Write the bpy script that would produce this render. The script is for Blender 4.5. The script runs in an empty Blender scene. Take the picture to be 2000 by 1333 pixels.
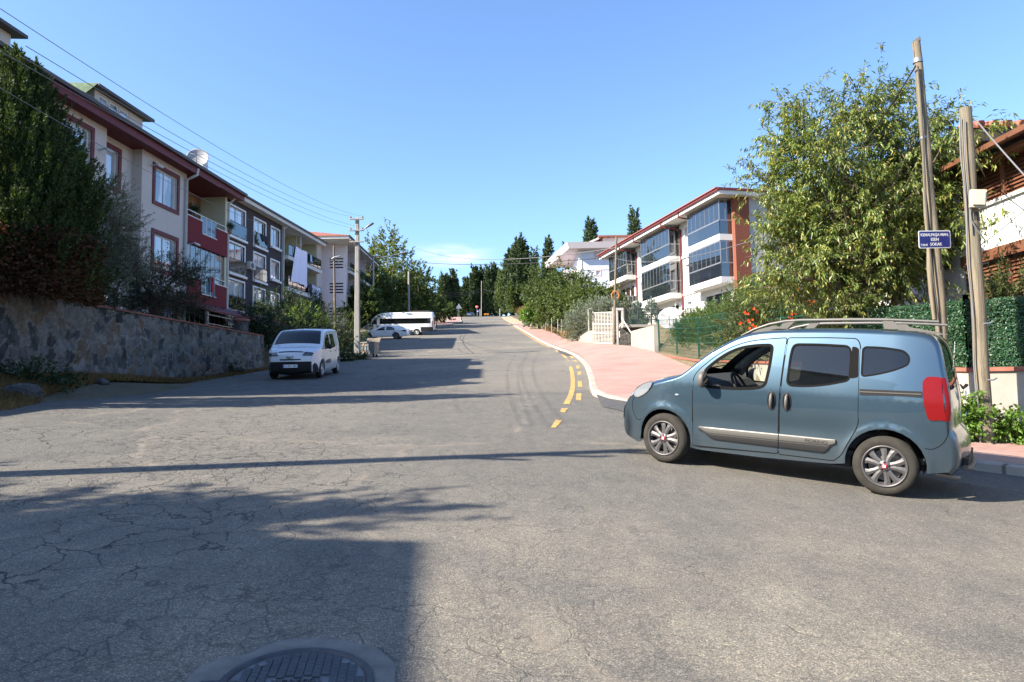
import bpy, bmesh, math, random
import numpy as np
from mathutils import Vector, Matrix
from mathutils.geometry import delaunay_2d_cdt
S = bpy.context.scene
R_ = math.radians
# ------------------------------------------------------------ camera
F = 1333.0; CAMZ = 1.6; PITCH = .0733; ROLL = .0158
fw = Vector((0, math.cos(PITCH), math.sin(PITCH)))
_u0 = Vector((0, -math.sin(PITCH), math.cos(PITCH))); _r0 = Vector((1, 0, 0))
rt = _r0*math.cos(ROLL)-_u0*math.sin(ROLL); up = _u0*math.cos(ROLL)+_r0*math.sin(ROLL)
CAM = Vector((0, 0, CAMZ))
cd = bpy.data.cameras.new('camera'); cam = bpy.data.objects.new('camera', cd); S.collection.objects.link(cam)
cd.sensor_width = 36; cd.lens = 36*F/2000; cd.clip_end = 3000; cd.clip_start = .05
M = Matrix((rt, up, -fw)).transposed().to_4x4(); M.translation = CAM
cam.matrix_world = M; S.camera = cam
# ------------------------------------------------------------ light
SUN_AZ = R_(22); SUN_EL = R_(35)      # light travels towards +x and slightly away
W = bpy.data.worlds.new('World'); S.world = W; W.use_nodes = True
nt = W.node_tree; bg = nt.nodes['Background']
SKYROT = R_(-112)
sky = nt.nodes.new('ShaderNodeTexSky'); sky.sky_type = 'NISHITA'; sky.sun_disc = False
to_sun = Vector((-math.cos(SUN_AZ)*math.cos(SUN_EL), -math.sin(SUN_AZ)*math.cos(SUN_EL), math.sin(SUN_EL)))
sky.sun_elevation = SUN_EL; sky.sun_rotation = SKYROT
sky.altitude = 100; sky.air_density = 1.0; sky.dust_density = 1.1; sky.ozone_density = 2.2
bg.inputs[1].default_value = .088
def wcloud():
    N = nt.nodes.new; L = nt.links.new
    tc = N('ShaderNodeTexCoord'); sep = N('ShaderNodeSeparateXYZ'); L(tc.outputs['Generated'], sep.inputs[0])
    mp = N('ShaderNodeMapping'); mp.inputs['Scale'].default_value = (9, 9, 38); L(tc.outputs['Generated'], mp.inputs[0])
    nz = N('ShaderNodeTexNoise'); nz.inputs['Scale'].default_value = 1.6; nz.inputs['Detail'].default_value = 8; nz.inputs['Roughness'].default_value = .6
    L(mp.outputs[0], nz.inputs[0])
    def band(sock, c, w):
        a = N('ShaderNodeMath'); a.operation = 'SUBTRACT'; L(sock, a.inputs[0]); a.inputs[1].default_value = c
        b = N('ShaderNodeMath'); b.operation = 'ABSOLUTE'; L(a.outputs[0], b.inputs[0])
        m = N('ShaderNodeMapRange'); m.interpolation_type = 'SMOOTHSTEP'; L(b.outputs[0], m.inputs[0])
        m.inputs[1].default_value = 0; m.inputs[2].default_value = w; m.inputs[3].default_value = 1; m.inputs[4].default_value = 0
        return m.outputs[0]
    bx = band(sep.outputs[0], -.085, .075); bz = band(sep.outputs[2], .197, .022)
    g = N('ShaderNodeMath'); g.operation = 'GREATER_THAN'; L(sep.outputs[1], g.inputs[0]); g.inputs[1].default_value = 0
    p = N('ShaderNodeMath'); p.operation = 'MULTIPLY'; L(bx, p.inputs[0]); L(bz, p.inputs[1])
    p2 = N('ShaderNodeMath'); p2.operation = 'MULTIPLY'; L(p.outputs[0], p2.inputs[0]); L(g.outputs[0], p2.inputs[1])
    mr = N('ShaderNodeMapRange'); L(nz.outputs[0], mr.inputs[0]); mr.inputs[1].default_value = .36; mr.inputs[2].default_value = .62
    p3 = N('ShaderNodeMath'); p3.operation = 'MULTIPLY'; L(p2.outputs[0], p3.inputs[0]); L(mr.outputs[0], p3.inputs[1])
    p4 = N('ShaderNodeMath'); p4.operation = 'MULTIPLY'; L(p3.outputs[0], p4.inputs[0]); p4.inputs[1].default_value = .85; p4.use_clamp = True
    mx = N('ShaderNodeMixRGB'); L(p4.outputs[0], mx.inputs[0]); L(sky.outputs[0], mx.inputs[1]); mx.inputs[2].default_value = (4.6, 4.6, 5.0, 1)
    gr = N('ShaderNodeMixRGB'); gr.blend_type = 'MULTIPLY'; gr.inputs[0].default_value = 1; gr.inputs[2].default_value = (.82, .955, 1.13, 1); L(sky.outputs[0], gr.inputs[1]); L(gr.outputs[0], mx.inputs[1]); L(mx.outputs[0], bg.inputs[0])
wcloud()
sl = bpy.data.lights.new('sun', 'SUN'); sl.energy = 5.0; sl.angle = R_(.5); sl.color = (1, .90, .745)
so = bpy.data.objects.new('sun', sl); S.collection.objects.link(so)
so.rotation_euler = (-to_sun).to_track_quat('-Z', 'Y').to_euler(); so.location = (0, 0, 40)
S.view_settings.view_transform = 'Standard'; S.view_settings.look = 'None'
S.view_settings.exposure = 1.78; S.view_settings.gamma = 1.0
S.render.engine = 'CYCLES'; S.cycles.max_bounces = 8; S.cycles.transparent_max_bounces = 12

# ------------------------------------------------------------ terrain functions
GYv = [-60,-20,0,10,20,26,35,42,50,60,73,100,150,195,215,240,300,600]
GZv = [-4,-1.7,0,.85,1.72,2.25,3.05,3.7,4.6,5.85,7.5,10.9,17.3,23.1,25.1,26.2,26.5,27]
def ss(t): t = min(max(t, 0), 1); return t*t*(3-2*t)
def G(Y):
    Y = min(max(Y, GYv[0]), GYv[-1]-1e-6)
    for i in range(len(GYv)-1):
        if Y <= GYv[i+1]: break
    def m(k):
        if k <= 0: return (GZv[1]-GZv[0])/(GYv[1]-GYv[0])
        if k >= len(GYv)-1: return (GZv[k]-GZv[k-1])/(GYv[k]-GYv[k-1])
        return ((GZv[k]-GZv[k-1])/(GYv[k]-GYv[k-1])+(GZv[k+1]-GZv[k])/(GYv[k+1]-GYv[k]))/2
    h = GYv[i+1]-GYv[i]; t = (Y-GYv[i])/h
    return (2*t**3-3*t*t+1)*GZv[i]+(t**3-2*t*t+t)*h*m(i)+(-2*t**3+3*t*t)*GZv[i+1]+(t**3-t*t)*h*m(i+1)
def H(x, Y):
    xc = min(max(x, -9), 9)
    return G(Y)-.05*(1-ss((Y-9)/13))*xc+.5*ss((x-1.5)/5)*ss((Y-22)/12)*(1-ss((Y-50)/15))
def ray(px, py): return fw+rt*((px-1000)/F)-up*((py-666.5)/F)
def at(px, py, Y):
    d = ray(px, py); return CAM+d*(Y/d.y)
def gx(px, Y):
    "world x seen at photo column px, depth Y"
    return at(px, 640, Y).x
def gh(px, py):
    d = ray(px, py); t = 1.
    for _ in range(40000):
        P = CAM+d*t
        if P.z < H(P.x, P.y): return P
        t += max(.01, t*.001)
    return P
# ------------------------------------------------------------ helpers
def coll(o): S.collection.objects.link(o); return o
def tag(o, label=None, cat=None, group=None, kind=None):
    if label: o['label'] = label
    if cat: o['category'] = cat
    if group: o['group'] = group
    if kind: o['kind'] = kind
    return o
def empty(name, loc, rz=0, label=None, cat=None, group=None):
    o = coll(bpy.data.objects.new(name, None)); o.location = loc; o.rotation_euler = (0, 0, rz)
    o.empty_display_size = .2
    return tag(o, label, cat, group)
class MB:
    def __init__(s): s.v = []; s.f = []; s.m = []; s.sm = []
    def add(s, vs, fs, mi=0, smooth=False):
        b = len(s.v); s.v += [tuple(v) for v in vs]
        for f in fs: s.f.append([b+i for i in f]); s.m.append(mi); s.sm.append(smooth)
        return s
    def box(s, x0, x1, y0, y1, z0, z1, mi=0):
        v = [(x0,y0,z0),(x1,y0,z0),(x1,y1,z0),(x0,y1,z0),(x0,y0,z1),(x1,y0,z1),(x1,y1,z1),(x0,y1,z1)]
        return s.add(v, [(0,3,2,1),(4,5,6,7),(0,1,5,4),(1,2,6,5),(2,3,7,6),(3,0,4,7)], mi)
    def bar(s, a, b, w, h=None, mi=0, upv=(0,0,1)):
        "box beam from a to b"
        a = Vector(a); b = Vector(b); h = h or w; d = (b-a).normalized(); u = Vector(upv)
        if abs(d.dot(u)) > .98: u = Vector((1, 0, 0))
        r = d.cross(u).normalized(); u = r.cross(d)
        v = []
        for p in (a, b):
            for sx, sy in ((-1,-1),(1,-1),(1,1),(-1,1)): v.append(p+r*sx*w/2+u*sy*h/2)
        return s.add(v, [(0,1,2,3),(7,6,5,4),(0,4,5,1),(1,5,6,2),(2,6,7,3),(3,7,4,0)], mi)
    def tube(s, pts, r, n=8, mi=0, cap=True, smooth=True):
        pts = [Vector(p) for p in pts]; rs = r if isinstance(r, (list, tuple)) else [r]*len(pts)
        v = []; fs = []; prev = None
        for i, p in enumerate(pts):
            d = (pts[min(i+1, len(pts)-1)]-pts[max(i-1, 0)]).normalized()
            if prev is None: a = Vector((1,0,0)) if abs(d.x) < .8 else Vector((0,1,0))
            else: a = prev
            e = (a-d*a.dot(d)).normalized(); prev = e; g = d.cross(e)
            for k in range(n):
                t = 2*math.pi*k/n; v.append(p+(e*math.cos(t)+g*math.sin(t))*rs[i])
        for i in range(len(pts)-1):
            for k in range(n):
                fs.append((i*n+k, i*n+(k+1)%n, (i+1)*n+(k+1)%n, (i+1)*n+k))
        s.add(v, fs, mi, smooth)
        if cap: s.add(v[:n], [tuple(range(n))[::-1]], mi); s.add(v[-n:], [tuple(range(n))], mi)
        return s
    def prism(s, poly, z0, z1, mi=0, T=None):
        "extrude a 2d polygon; T maps (u,v,w)->xyz"
        T = T or (lambda u, v, w: (u, v, w)); n = len(poly)
        v = [T(p[0], p[1], z0) for p in poly]+[T(p[0], p[1], z1) for p in poly]
        fs = [tuple(range(n))[::-1], tuple(range(n, 2*n))]+[(i, (i+1) % n, n+(i+1) % n, n+i) for i in range(n)]
        return s.add(v, fs, mi)
    def lathe(s, prof, n=24, mi=0, T=None, smooth=True, a0=0, a1=2*math.pi):
        "prof: (r,h) ; T maps (x,y,h)"
        T = T or (lambda x, y, h: (x, y, h)); full = abs(a1-a0-2*math.pi) < 1e-6
        m = n if full else n+1
        v = [T(r*math.cos(a0+(a1-a0)*k/n), r*math.sin(a0+(a1-a0)*k/n), h) for r, h in prof for k in range(m)]
        fs = []
        for i in range(len(prof)-1):
            for k in range(n):
                k2 = (k+1) % m; fs.append((i*m+k, i*m+k2, (i+1)*m+k2, (i+1)*m+k))
        return s.add(v, fs, mi, smooth)
    def build(s, name, mats, parent=None, bevel=0, **tg):
        me = bpy.data.meshes.new(name); me.from_pydata(s.v, [], s.f)
        mats = mats if isinstance(mats, (list, tuple)) else [mats]
        for m in mats: me.materials.append(m)
        me.polygons.foreach_set('material_index', s.m); me.polygons.foreach_set('use_smooth', s.sm)
        me.update(); o = coll(bpy.data.objects.new(name, me))
        if parent: o.parent = parent
        if bevel:
            b = o.modifiers.new('b', 'BEVEL'); b.width = bevel; b.segments = 2; b.limit_method = 'ANGLE'; b.angle_limit = R_(40)
        return tag(o, **tg)
def copy_tree(o, parent=None):
    c = o.copy(); coll(c)
    if parent: c.parent = parent
    for ch in list(o.children): copy_tree(ch, c)
    return c
# ------------------------------------------------------------ materials
MATS = {}
class NT:
    def __init__(s, m): s.t = m.node_tree; s.b = s.t.nodes['Principled BSDF']; s.out = s.t.nodes['Material Output']
    def n(s, typ, **kw):
        nd = s.t.nodes.new('ShaderNode'+typ)
        for k, v in kw.items():
            if k[0] == '_': setattr(nd, k[1:], v)
            else:
                nd.inputs[k.replace('_', ' ') if not k.isdigit() else int(k)].default_value = v
        return nd
    def l(s, a, b): s.t.links.new(a, b)
    def co(s, scale=(1,1,1), src='Object'):
        tc = s.n('TexCoord'); mp = s.n('Mapping'); mp.inputs['Scale'].default_value = scale
        s.l(tc.outputs[src], mp.inputs[0]); return mp.outputs[0]
    def noise(s, v, scale, detail=4, rough=.55, dist=0):
        n = s.n('TexNoise', Scale=scale, Detail=detail, Roughness=rough, Distortion=dist); s.l(v, n.inputs[0]); return n.outputs[0]
    def ramp(s, f, stops):
        r = s.n('ValToRGB'); s.l(f, r.inputs[0]); e = r.color_ramp.elements
        while len(e) < len(stops): e.new(.5)
        for i, (p, c) in enumerate(stops):
            e[i].position = p; e[i].color = (*c, 1) if not isinstance(c, (int, float)) else (c, c, c, 1)
        return r.outputs[0]
    def mix(s, f, a, b, mode='MIX'):
        m = s.n('MixRGB', _blend_type=mode)
        for i, x in enumerate((f, a, b)):
            if hasattr(x, 'is_output'): s.l(x, m.inputs[i])
            elif isinstance(x, (int, float)): m.inputs[i].default_value = x if i == 0 else (x, x, x, 1)
            else: m.inputs[i].default_value = (*x, 1)
        return m.outputs[0]
    def bump(s, h, st=.3, d=.01):
        b = s.n('Bump', Strength=st, Distance=d); s.l(h, b.inputs['Height']); s.l(b.outputs[0], s.b.inputs['Normal']); return b
    def col(s, c): s.l(c, s.b.inputs['Base Color'])
def mat(name, c=(.5,.5,.5), rough=.7, metal=0, var=0, vscale=3, bump=0, bscale=40, spec=.5, dirt=0, coat=0, **kw):
    m = bpy.data.materials.new(name); m.use_nodes = True; n = NT(m); b = n.b
    b.inputs['Base Color'].default_value = (*c, 1); b.inputs['Roughness'].default_value = rough; b.inputs['Metallic'].default_value = metal
    b.inputs['Specular IOR Level'].default_value = spec
    if coat: b.inputs['Coat Weight'].default_value = coat; b.inputs['Coat Roughness'].default_value = .03
    if var or dirt:
        v = n.co(); f = n.noise(v, vscale, 6, .6)
        out = n.mix(n.ramp(f, [(.3, 0), (.7, 1)]), [x*(1-var) for x in c], [min(1, x*(1+var)) for x in c])
        if dirt:
            g = n.noise(n.co((1.3, 1.3, .35)), 2.2, 8, .7)
            out = n.mix(n.ramp(g, [(.5, 0), (.75, dirt)]), out, [x*.45 for x in c])
        n.col(out)
    if bump:
        n.bump(n.noise(n.co(), bscale, 4), bump, .01)
    MATS[name] = m; return m
# ------------------------------------------------------------ ground materials
def asphalt():
    m = mat('asphalt', rough=.88); n = NT(m); v = n.co()
    agg = n.noise(v, 95, 3, .7); agg2 = n.noise(v, 300, 2, .6); big = n.noise(v, .22, 5, .6, .5); mid = n.noise(v, 1.7, 6, .65)
    base = n.ramp(big, [(.35, (.118,.113,.104)), (.65, (.155,.147,.130))])
    base = n.mix(n.ramp(mid, [(.35, 0), (.7, .5)]), base, (.15,.14,.125))
    # pale worn band in the near foreground and pale stones in the aggregate
    sp = n.n('SeparateXYZ'); n.l(v, sp.inputs[0])
    mr = n.n('MapRange'); n.l(sp.outputs[1], mr.inputs[0]); mr.inputs[1].default_value = 7.5; mr.inputs[2].default_value = 3.0; mr.inputs[3].default_value = 0; mr.inputs[4].default_value = .75
    wn = n.n('Math', _operation='MULTIPLY'); n.l(mr.outputs[0], wn.inputs[0]); n.l(n.ramp(n.noise(v, .9, 6, .6, .3), [(.38, 0), (.62, 1)]), wn.inputs[1])
    base = n.mix(wn.outputs[0], base, (.26,.235,.19))
    st = n.ramp(agg, [(.32, (.30,.30,.32)), (.44, (.80,.80,.80)), (.54, (1,1,1)), (.66, (2.2,2.1,1.95))])
    base = n.mix(1, base, n.ramp(n.noise(v, 28, 4, .75), [(.3, (.72,.72,.74)), (.7, (1.3,1.28,1.22))]), 'MULTIPLY'); base = n.mix(1, base, n.ramp(n.noise(n.co((1,.45,1)), 5, 5, .7), [(.3, (.82,.82,.83)), (.7, (1.16,1.15,1.12))]), 'MULTIPLY')
    base = n.mix(1, base, st, 'MULTIPLY')
    base = n.mix(n.ramp(agg2, [(.35, .5), (.5, 0)]), base, (.035,.035,.037))
    # crack network
    wv = n.n('VectorMath', _operation='ADD'); nz = n.n('TexNoise', Scale=1.4, Detail=5); n.l(v, nz.inputs[0]); n.l(v, wv.inputs[0])
    scl = n.n('VectorMath', _operation='SCALE'); scl.inputs['Scale'].default_value = 1.0; n.l(nz.outputs['Color'], scl.inputs[0]); n.l(scl.outputs[0], wv.inputs[1])
    vo = n.n('TexVoronoi', _feature='DISTANCE_TO_EDGE', Scale=2.0); n.l(wv.outputs[0], vo.inputs[0])
    vo2 = n.n('TexVoronoi', _feature='DISTANCE_TO_EDGE', Scale=.38); n.l(wv.outputs[0], vo2.inputs[0])
    ck = n.ramp(vo.outputs[0], [(.006, 1), (.02, 0)])
    # cracked (alligator) areas mostly left of the centre line
    xr = n.n('MapRange'); n.l(sp.outputs[0], xr.inputs[0]); xr.inputs[1].default_value = 3.0; xr.inputs[2].default_value = -3.5; xr.inputs[3].default_value = .0; xr.inputs[4].default_value = 1
    nm = n.ramp(n.noise(v, .45, 4, .7), [(.40, 0), (.55, 1)])
    k1 = n.mix(1, n.mix(1, ck, xr.outputs[0], 'MULTIPLY'), nm, 'MULTIPLY')
    ck2 = n.mix(1, n.ramp(vo2.outputs[0], [(.0008, .7), (.0035, 0)]), n.ramp(n.noise(v, .7, 3), [(.5, 0), (.6, 1)]), 'MULTIPLY')
    kk = n.mix(1, k1, ck2, 'LIGHTEN')
    vf = n.n('TexVoronoi', _feature='DISTANCE_TO_EDGE', Scale=4.6); n.l(wv.outputs[0], vf.inputs[0])
    fk = n.mix(1, n.mix(1, n.ramp(vf.outputs[0], [(.008, .8), (.05, 0)]), xr.outputs[0], 'MULTIPLY'), n.ramp(n.noise(v, .33, 4, .7), [(.47, 0), (.58, 1)]), 'MULTIPLY')
    kk = n.mix(1, kk, fk, 'LIGHTEN')
    # old repair patches in slightly different tones
    vc = n.n('TexVoronoi', Scale=.16); n.l(wv.outputs[0], vc.inputs[0]); bw = n.n('RGBToBW'); n.l(vc.outputs['Color'], bw.inputs[0]); base = n.mix(1, base, n.ramp(bw.outputs[0], [(.25, (.84,.85,.87)), (.75, (1.12,1.10,1.06))]), 'MULTIPLY')
    base = n.mix(kk, base, (.012,.012,.013))
    # pale sandy repairs and oil stains
    vo3 = n.n('TexVoronoi', _feature='DISTANCE_TO_EDGE', Scale=.17); n.l(wv.outputs[0], vo3.inputs[0])
    base = n.mix(n.mix(1, n.ramp(vo3.outputs[0], [(.003, .45), (.014, 0)]), n.ramp(mid, [(.45, 0), (.6, 1)]), 'MULTIPLY'), base, (.24,.20,.155))
    oil = n.ramp(n.noise(n.co((1, .35, 1)), 1.1, 5, .6), [(.64, 0), (.75, .55)])
    base = n.mix(oil, base, (.035,.034,.034))
    n.col(base)
    hh = n.mix(kk, n.mix(.5, agg, agg2), 0.0)
    n.bump(hh, .75, .02)
    return m
def slabs():
    "pink interlocking concrete paving"
    m = mat('pink_paving', rough=.85); n = NT(m); v = n.co()
    br = n.n('TexBrick', Scale=1.0); br.offset = .5; n.l(v, br.inputs[0])
    br.inputs['Color1'].default_value = (.275,.148,.125,1); br.inputs['Color2'].default_value = (.33,.185,.158,1); br.inputs['Mortar'].default_value = (.12,.07,.055,1)
    br.inputs['Brick Width'].default_value = .30; br.inputs['Row Height'].default_value = .15; br.inputs['Mortar Size'].default_value = .009
    f = n.noise(v, .8, 6, .65); c = n.mix(n.ramp(f, [(.35, 0), (.7, .6)]), br.outputs[0], (.32,.25,.22))
    g = n.noise(v, 30, 3); c = n.mix(.35, c, n.ramp(g, [(.3, .6), (.7, 1.25)]), 'MULTIPLY')
    n.col(c); n.bump(n.mix(.3, br.outputs['Fac'], g), .25, -.01); return m
M_asph = asphalt(); M_pave = slabs()
M_kerb = mat('kerb_concrete', (.30,.265,.23), .9, var=.25, vscale=2.5, bump=.5, bscale=60, dirt=.5)
_n = NT(M_kerb); _w = _n.n('TexWave', Scale=.39, Distortion=.0); _w.bands_direction = 'Y'; _n.l(_n.co(), _w.inputs[0]); _l = M_kerb.node_tree.nodes['Principled BSDF'].inputs['Base Color'].links[0].from_socket; _n.col(_n.mix(_n.ramp(_w.outputs[0], [(.0, .8), (.006, 0)]), _l, (.05,.045,.04)))
M_conc = mat('concrete', (.27,.25,.22), .9, var=.18, vscale=1.2, bump=.3, bscale=30, dirt=.5)
M_patch = mat('mortar_patch', (.155,.148,.132), .92, var=.3, vscale=7, bump=.8, bscale=120)
M_fresh = mat('fresh_asphalt', (.045,.045,.047), .9, var=.25, vscale=5, bump=.8, bscale=90)
def earth(name, a, b, c, sc=.6):
    m = mat(name, rough=.95); n = NT(m); v = n.co(); f = n.noise(v, sc, 8, .7); g = n.noise(v, sc*14, 5, .7)
    x = n.mix(n.ramp(f, [(.35, 0), (.6, 1)]), a, b); x = n.mix(n.ramp(g, [(.45, 0), (.65, .8)]), x, c); n.col(x); n.bump(g, .8, .05); return m
M_earth = earth('dry_earth', (.10,.08,.048), (.15,.115,.07), (.06,.06,.028))
M_sand = earth('pale_dirt', (.30,.225,.155), (.34,.265,.19), (.23,.17,.115), .5)
def yellow():
    m = mat('road_yellow', rough=.8); n = NT(m); v = n.co(); f = n.noise(v, 6, 8, .75)
    c = n.mix(n.ramp(f, [(.40, .8), (.56, .08)]), (.50,.29,.06), (.12,.11,.09)); n.col(c); n.bump(n.noise(v, 90), .5, .01); return m
M_yel = yellow()
# ------------------------------------------------------------ ground meshes
def inpoly(x, y, P):
    c = False; j = len(P)-1
    for i in range(len(P)):
        if (P[i][1] > y) != (P[j][1] > y) and x < (P[j][0]-P[i][0])*(y-P[i][1])/(P[j][1]-P[i][1])+P[i][0]: c = not c
        j = i
    return c
def densify(P, st, closed=True):
    out = []
    for i in range(len(P) if closed else len(P)-1):
        a = Vector(P[i]); b = Vector(P[(i+1) % len(P)]); n = max(1, int((b-a).length/st(a)))
        for k in range(n): out.append(tuple(a+(b-a)*k/n))
    if not closed: out.append(tuple(P[-1]))
    return out
def smooth(P, it=2, closed=False):
    for _ in range(it):
        Q = [] if closed else [P[0]]
        for i in range(len(P) if closed else len(P)-1):
            a = P[i]; b = P[(i+1) % len(P)]
            Q += [tuple(a[k]*.75+b[k]*.25 for k in range(2)), tuple(a[k]*.25+b[k]*.75 for k in range(2))]
        P = Q if closed else Q+[P[-1]]
    return P
def sheet(name, P, mt, off, zf=H, st=lambda p: max(.35, abs(p[1])*.045), skirt=0, parent=None, kind='structure', **tg):
    B = densify(P, st); pts = [Vector(p) for p in B]; n = len(B)
    xs = [p[0] for p in B]; ys = [p[1] for p in B]; y = min(ys)
    while y < max(ys):
        s = st((0, y)); x = min(xs)+random.random()*s
        while x < max(xs):
            q = (x+random.uniform(-.1, .1)*s, y+random.uniform(-.1, .1)*s)
            if inpoly(q[0], q[1], B): pts.append(Vector(q))
            x += s
        y += s
    r = delaunay_2d_cdt(pts, [(i, (i+1) % n) for i in range(n)], [], 0, 1e-4)
    V, E, Fc = r[0], r[1], r[2]; mb = MB()
    keep = [f for f in Fc if inpoly(sum(V[i][0] for i in f)/3, sum(V[i][1] for i in f)/3, B)]
    mb.add([(p[0], p[1], zf(p[0], p[1])+off) for p in V], keep, 0, True)
    if skirt:
        for i in range(n):
            a, b = B[i], B[(i+1) % n]; za, zb = zf(*a)+off, zf(*b)+off
            mb.add([(*a, za), (*b, zb), (*b, zb-skirt), (*a, za-skirt)], [(0, 1, 2, 3)])
    return mb.build(name, mt, parent, kind=kind, **tg)
def HT(x, Y):
    "terrain height outside the paved areas"
    z = H(x, Y)-.10
    if x < -12.55 and Y < 44: z = max(z, 4.05*(1-ss((10-Y)/5)))
    if x < -9 and x > -12.6 and 10 < Y < 34: z += .55*ss((-9.5-x)/2.5)*(1-ss((Y-18)/8))*ss((Y-10)/3)
    if x < -14 and 44 <= Y < 76: z = max(z, H(x, Y)+.9*ss((-14-x)/2))
    if x < -17 and Y >= 76: z += min(1.8, .3*(-17-x))
    k = wall_x(Y)
    if x > k and Y < 31: z = H(x, Y)+.9
    if x > 8 and 35 < Y < 72: z = max(z, 5.2+.5*ss((Y-45)/12))
    if x > 3 and Y > 100: z += 2.6*ss((x-4)/9)*ss((Y-104)/14)
    if x < -20 and Y > 108: z += 1.5*ss((-20-x)/6)
    return z
WALLP = [(6.55, 31.0), (6.75, 25.), (7.05, 18.), (7.25, 14.2), (7.75, 11.55), (8.7, 10.85), (11.2, 9.05), (14.5, 6.7), (20, 2.7)]
def wall_x(Y):
    for (x0, y0), (x1, y1) in zip(WALLP, WALLP[1:]):
        if y1 <= Y <= y0: return x0+(x1-x0)*(Y-y0)/(y1-y0)+.25
    return 6.9 if Y > 31 else 99
def terrain():
    def grid(a, b, lo, hi):
        out = [a]; x = a
        while x < b: x += max(lo, min(hi, abs(x)*.08)); out.append(x)
        return out
    xs = sorted(set([round(-x, 3) for x in grid(0, 260, .8, 14)]+[round(x, 3) for x in grid(0, 260, .8, 14)]+[-12.56, -12.5, 8.0, 8.02]))
    ys = [-60, -30, -15, -5]+[round(y, 3) for y in grid(-1, 420, .8, 12)]+[30.99, 31.01, 34.98, 35.02]; ys = sorted(set(ys))
    mb = MB(); nx = len(xs)
    mb.add([(x, y, HT(x, y)) for y in ys for x in xs], [(j*nx+i, j*nx+i+1, (j+1)*nx+i+1, (j+1)*nx+i) for j in range(len(ys)-1) for i in range(nx-1)], 0, True)
    mb.build('ground', M_earth, kind='structure')
    w = MB(); w.add([(-1500,-60,-8), (1500,-60,-8), (1500,420,24), (1500,2600,20), (-1500,2600,20), (-1500,420,24)], [(0,1,2,5), (5,2,3,4)]); w.build('far_ground', M_earth, kind='structure')
terrain()
KERB = [(-3.2, 185), (-1.8, 150), (-.23, 121.4), (1.1, 92), (1.75, 78), (2.25, 66), (2.75, 56), (3.1, 49), (3.45, 43), (3.42, 37), (3.16, 30.2), (2.78, 25.4), (2.42, 21.6), (2.1, 18.6), (2.0, 16.9), (2.48, 15.2), (3.3, 12.9), (4.3, 10.9), (5.1, 9.85), (5.88, 9.2), (6.45, 8.72), (9.0, 6.9), (13, 4.0), (20, -1)]
KS = smooth(KERB, 1)
LEFTE = [(-16, -25), (-16, 4), (-11.5, 9), (-9.1, 12.2), (-10.4, 15), (-11.3, 19), (-11.35, 30), (-11.6, 36), (-12.2, 44), (-15.5, 52), (-19, 62), (-21.5, 80), (-22, 98), (-19, 103), (-15, 104), (-12.6, 107.3), (-10.2, 122), (-9.65, 134), (-11.2, 150), (-13.5, 180), (-14.5, 200), (-24, 208), (-40, 212)]
far_r = [(-40, 236), (40, 236), (40, 216), (6, 214), (-2, 205)]
ROAD = LEFTE+far_r+KS+[(20, -25)]
sheet('road', ROAD, M_asph, 0)
# side streets' ground behind the camera is the same sheet; pink pavement on the right
INNER = [(3.0, 115), (4.0, 89), (4.7, 76), (4.95, 62), (5.1, 50), (6.2, 44), (7.0, 40.5), (6.75, 34), (6.55, 31.0), (6.75, 25), (7.05, 18), (7.25, 14.2), (7.75, 11.55), (8.7, 10.85), (11.2, 9.05), (14.5, 6.7), (20, 2.7)]
kk = [p for p in KS if p[1] < 117]
def offs(P, d):
    out = []
    for i in range(len(P)):
        a = Vector(P[max(i-1, 0)]); b = Vector(P[min(i+1, len(P)-1)]); t = (b-a).normalized(); out.append((P[i][0]-t.y*d, P[i][1]+t.x*d))
    return out
kin = offs(kk, .17)          # kerb inner edge (to the left of the travel direction = away from road)
sheet('pavement_right', kin+INNER[::-1], M_pave, .13)
def kerbmesh(name, A, B, top=.135, bot=.1, **tg):
    mb = MB(); v = []; n = len(A)
    for a, b in zip(A, B):
        m_ = (a[0]*.85+b[0]*.15, a[1]*.85+b[1]*.15)
        v += [(a[0], a[1], H(*a)-bot), (a[0], a[1], H(*a)+top-.03), (m_[0], m_[1], H(*a)+top), (b[0], b[1], H(*a)+top), (b[0], b[1], H(*a)-bot)]
    fs = [(i*5+k, i*5+k+1, (i+1)*5+k+1, (i+1)*5+k) for i in range(n-1) for k in range(4)]
    mb.add(v, fs); return mb.build(name, M_kerb, kind='structure', **tg)
kd = densify(kk, lambda p: max(.5, abs(p[1])*.03), False)
kerbmesh('kerb_right', kd, offs(kd, .17))
# far left pavement
LP = [(-22, 103), (-19, 103), (-15, 104), (-12.6, 107.3), (-10.2, 122), (-9.65, 134), (-11.2, 150), (-13.5, 180)]
LPd = densify(smooth(LP, 1), lambda p: 3, False)
kerbmesh('kerb_left', LPd, offs(LPd, .3), .2)
sheet('pavement_left', offs(LPd, .3)+[(-19, 180), (-16.5, 150), (-16.2, 130), (-17.5, 112), (-22, 110)], M_pave, .19)
# dirt apron on the right at the top of the hill and earth verge on the left
sheet('dirt_apron', [(-2.9, 180), (-1.7, 150), (-.3, 122), (.6, 112), (3.0, 116), (9, 122), (14, 134), (6, 140), (1.5, 150), (0, 180)], M_sand, .03)
sheet('far_pavement_right', [(-2.6, 190), (0, 181), (9, 181), (9, 190)], M_pave, .1)
VG = [(-9.1, 12.2), (-10.4, 15), (-11.3, 19), (-11.35, 30), (-11.6, 36), (-12.45, 36), (-12.45, 12)]
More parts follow.
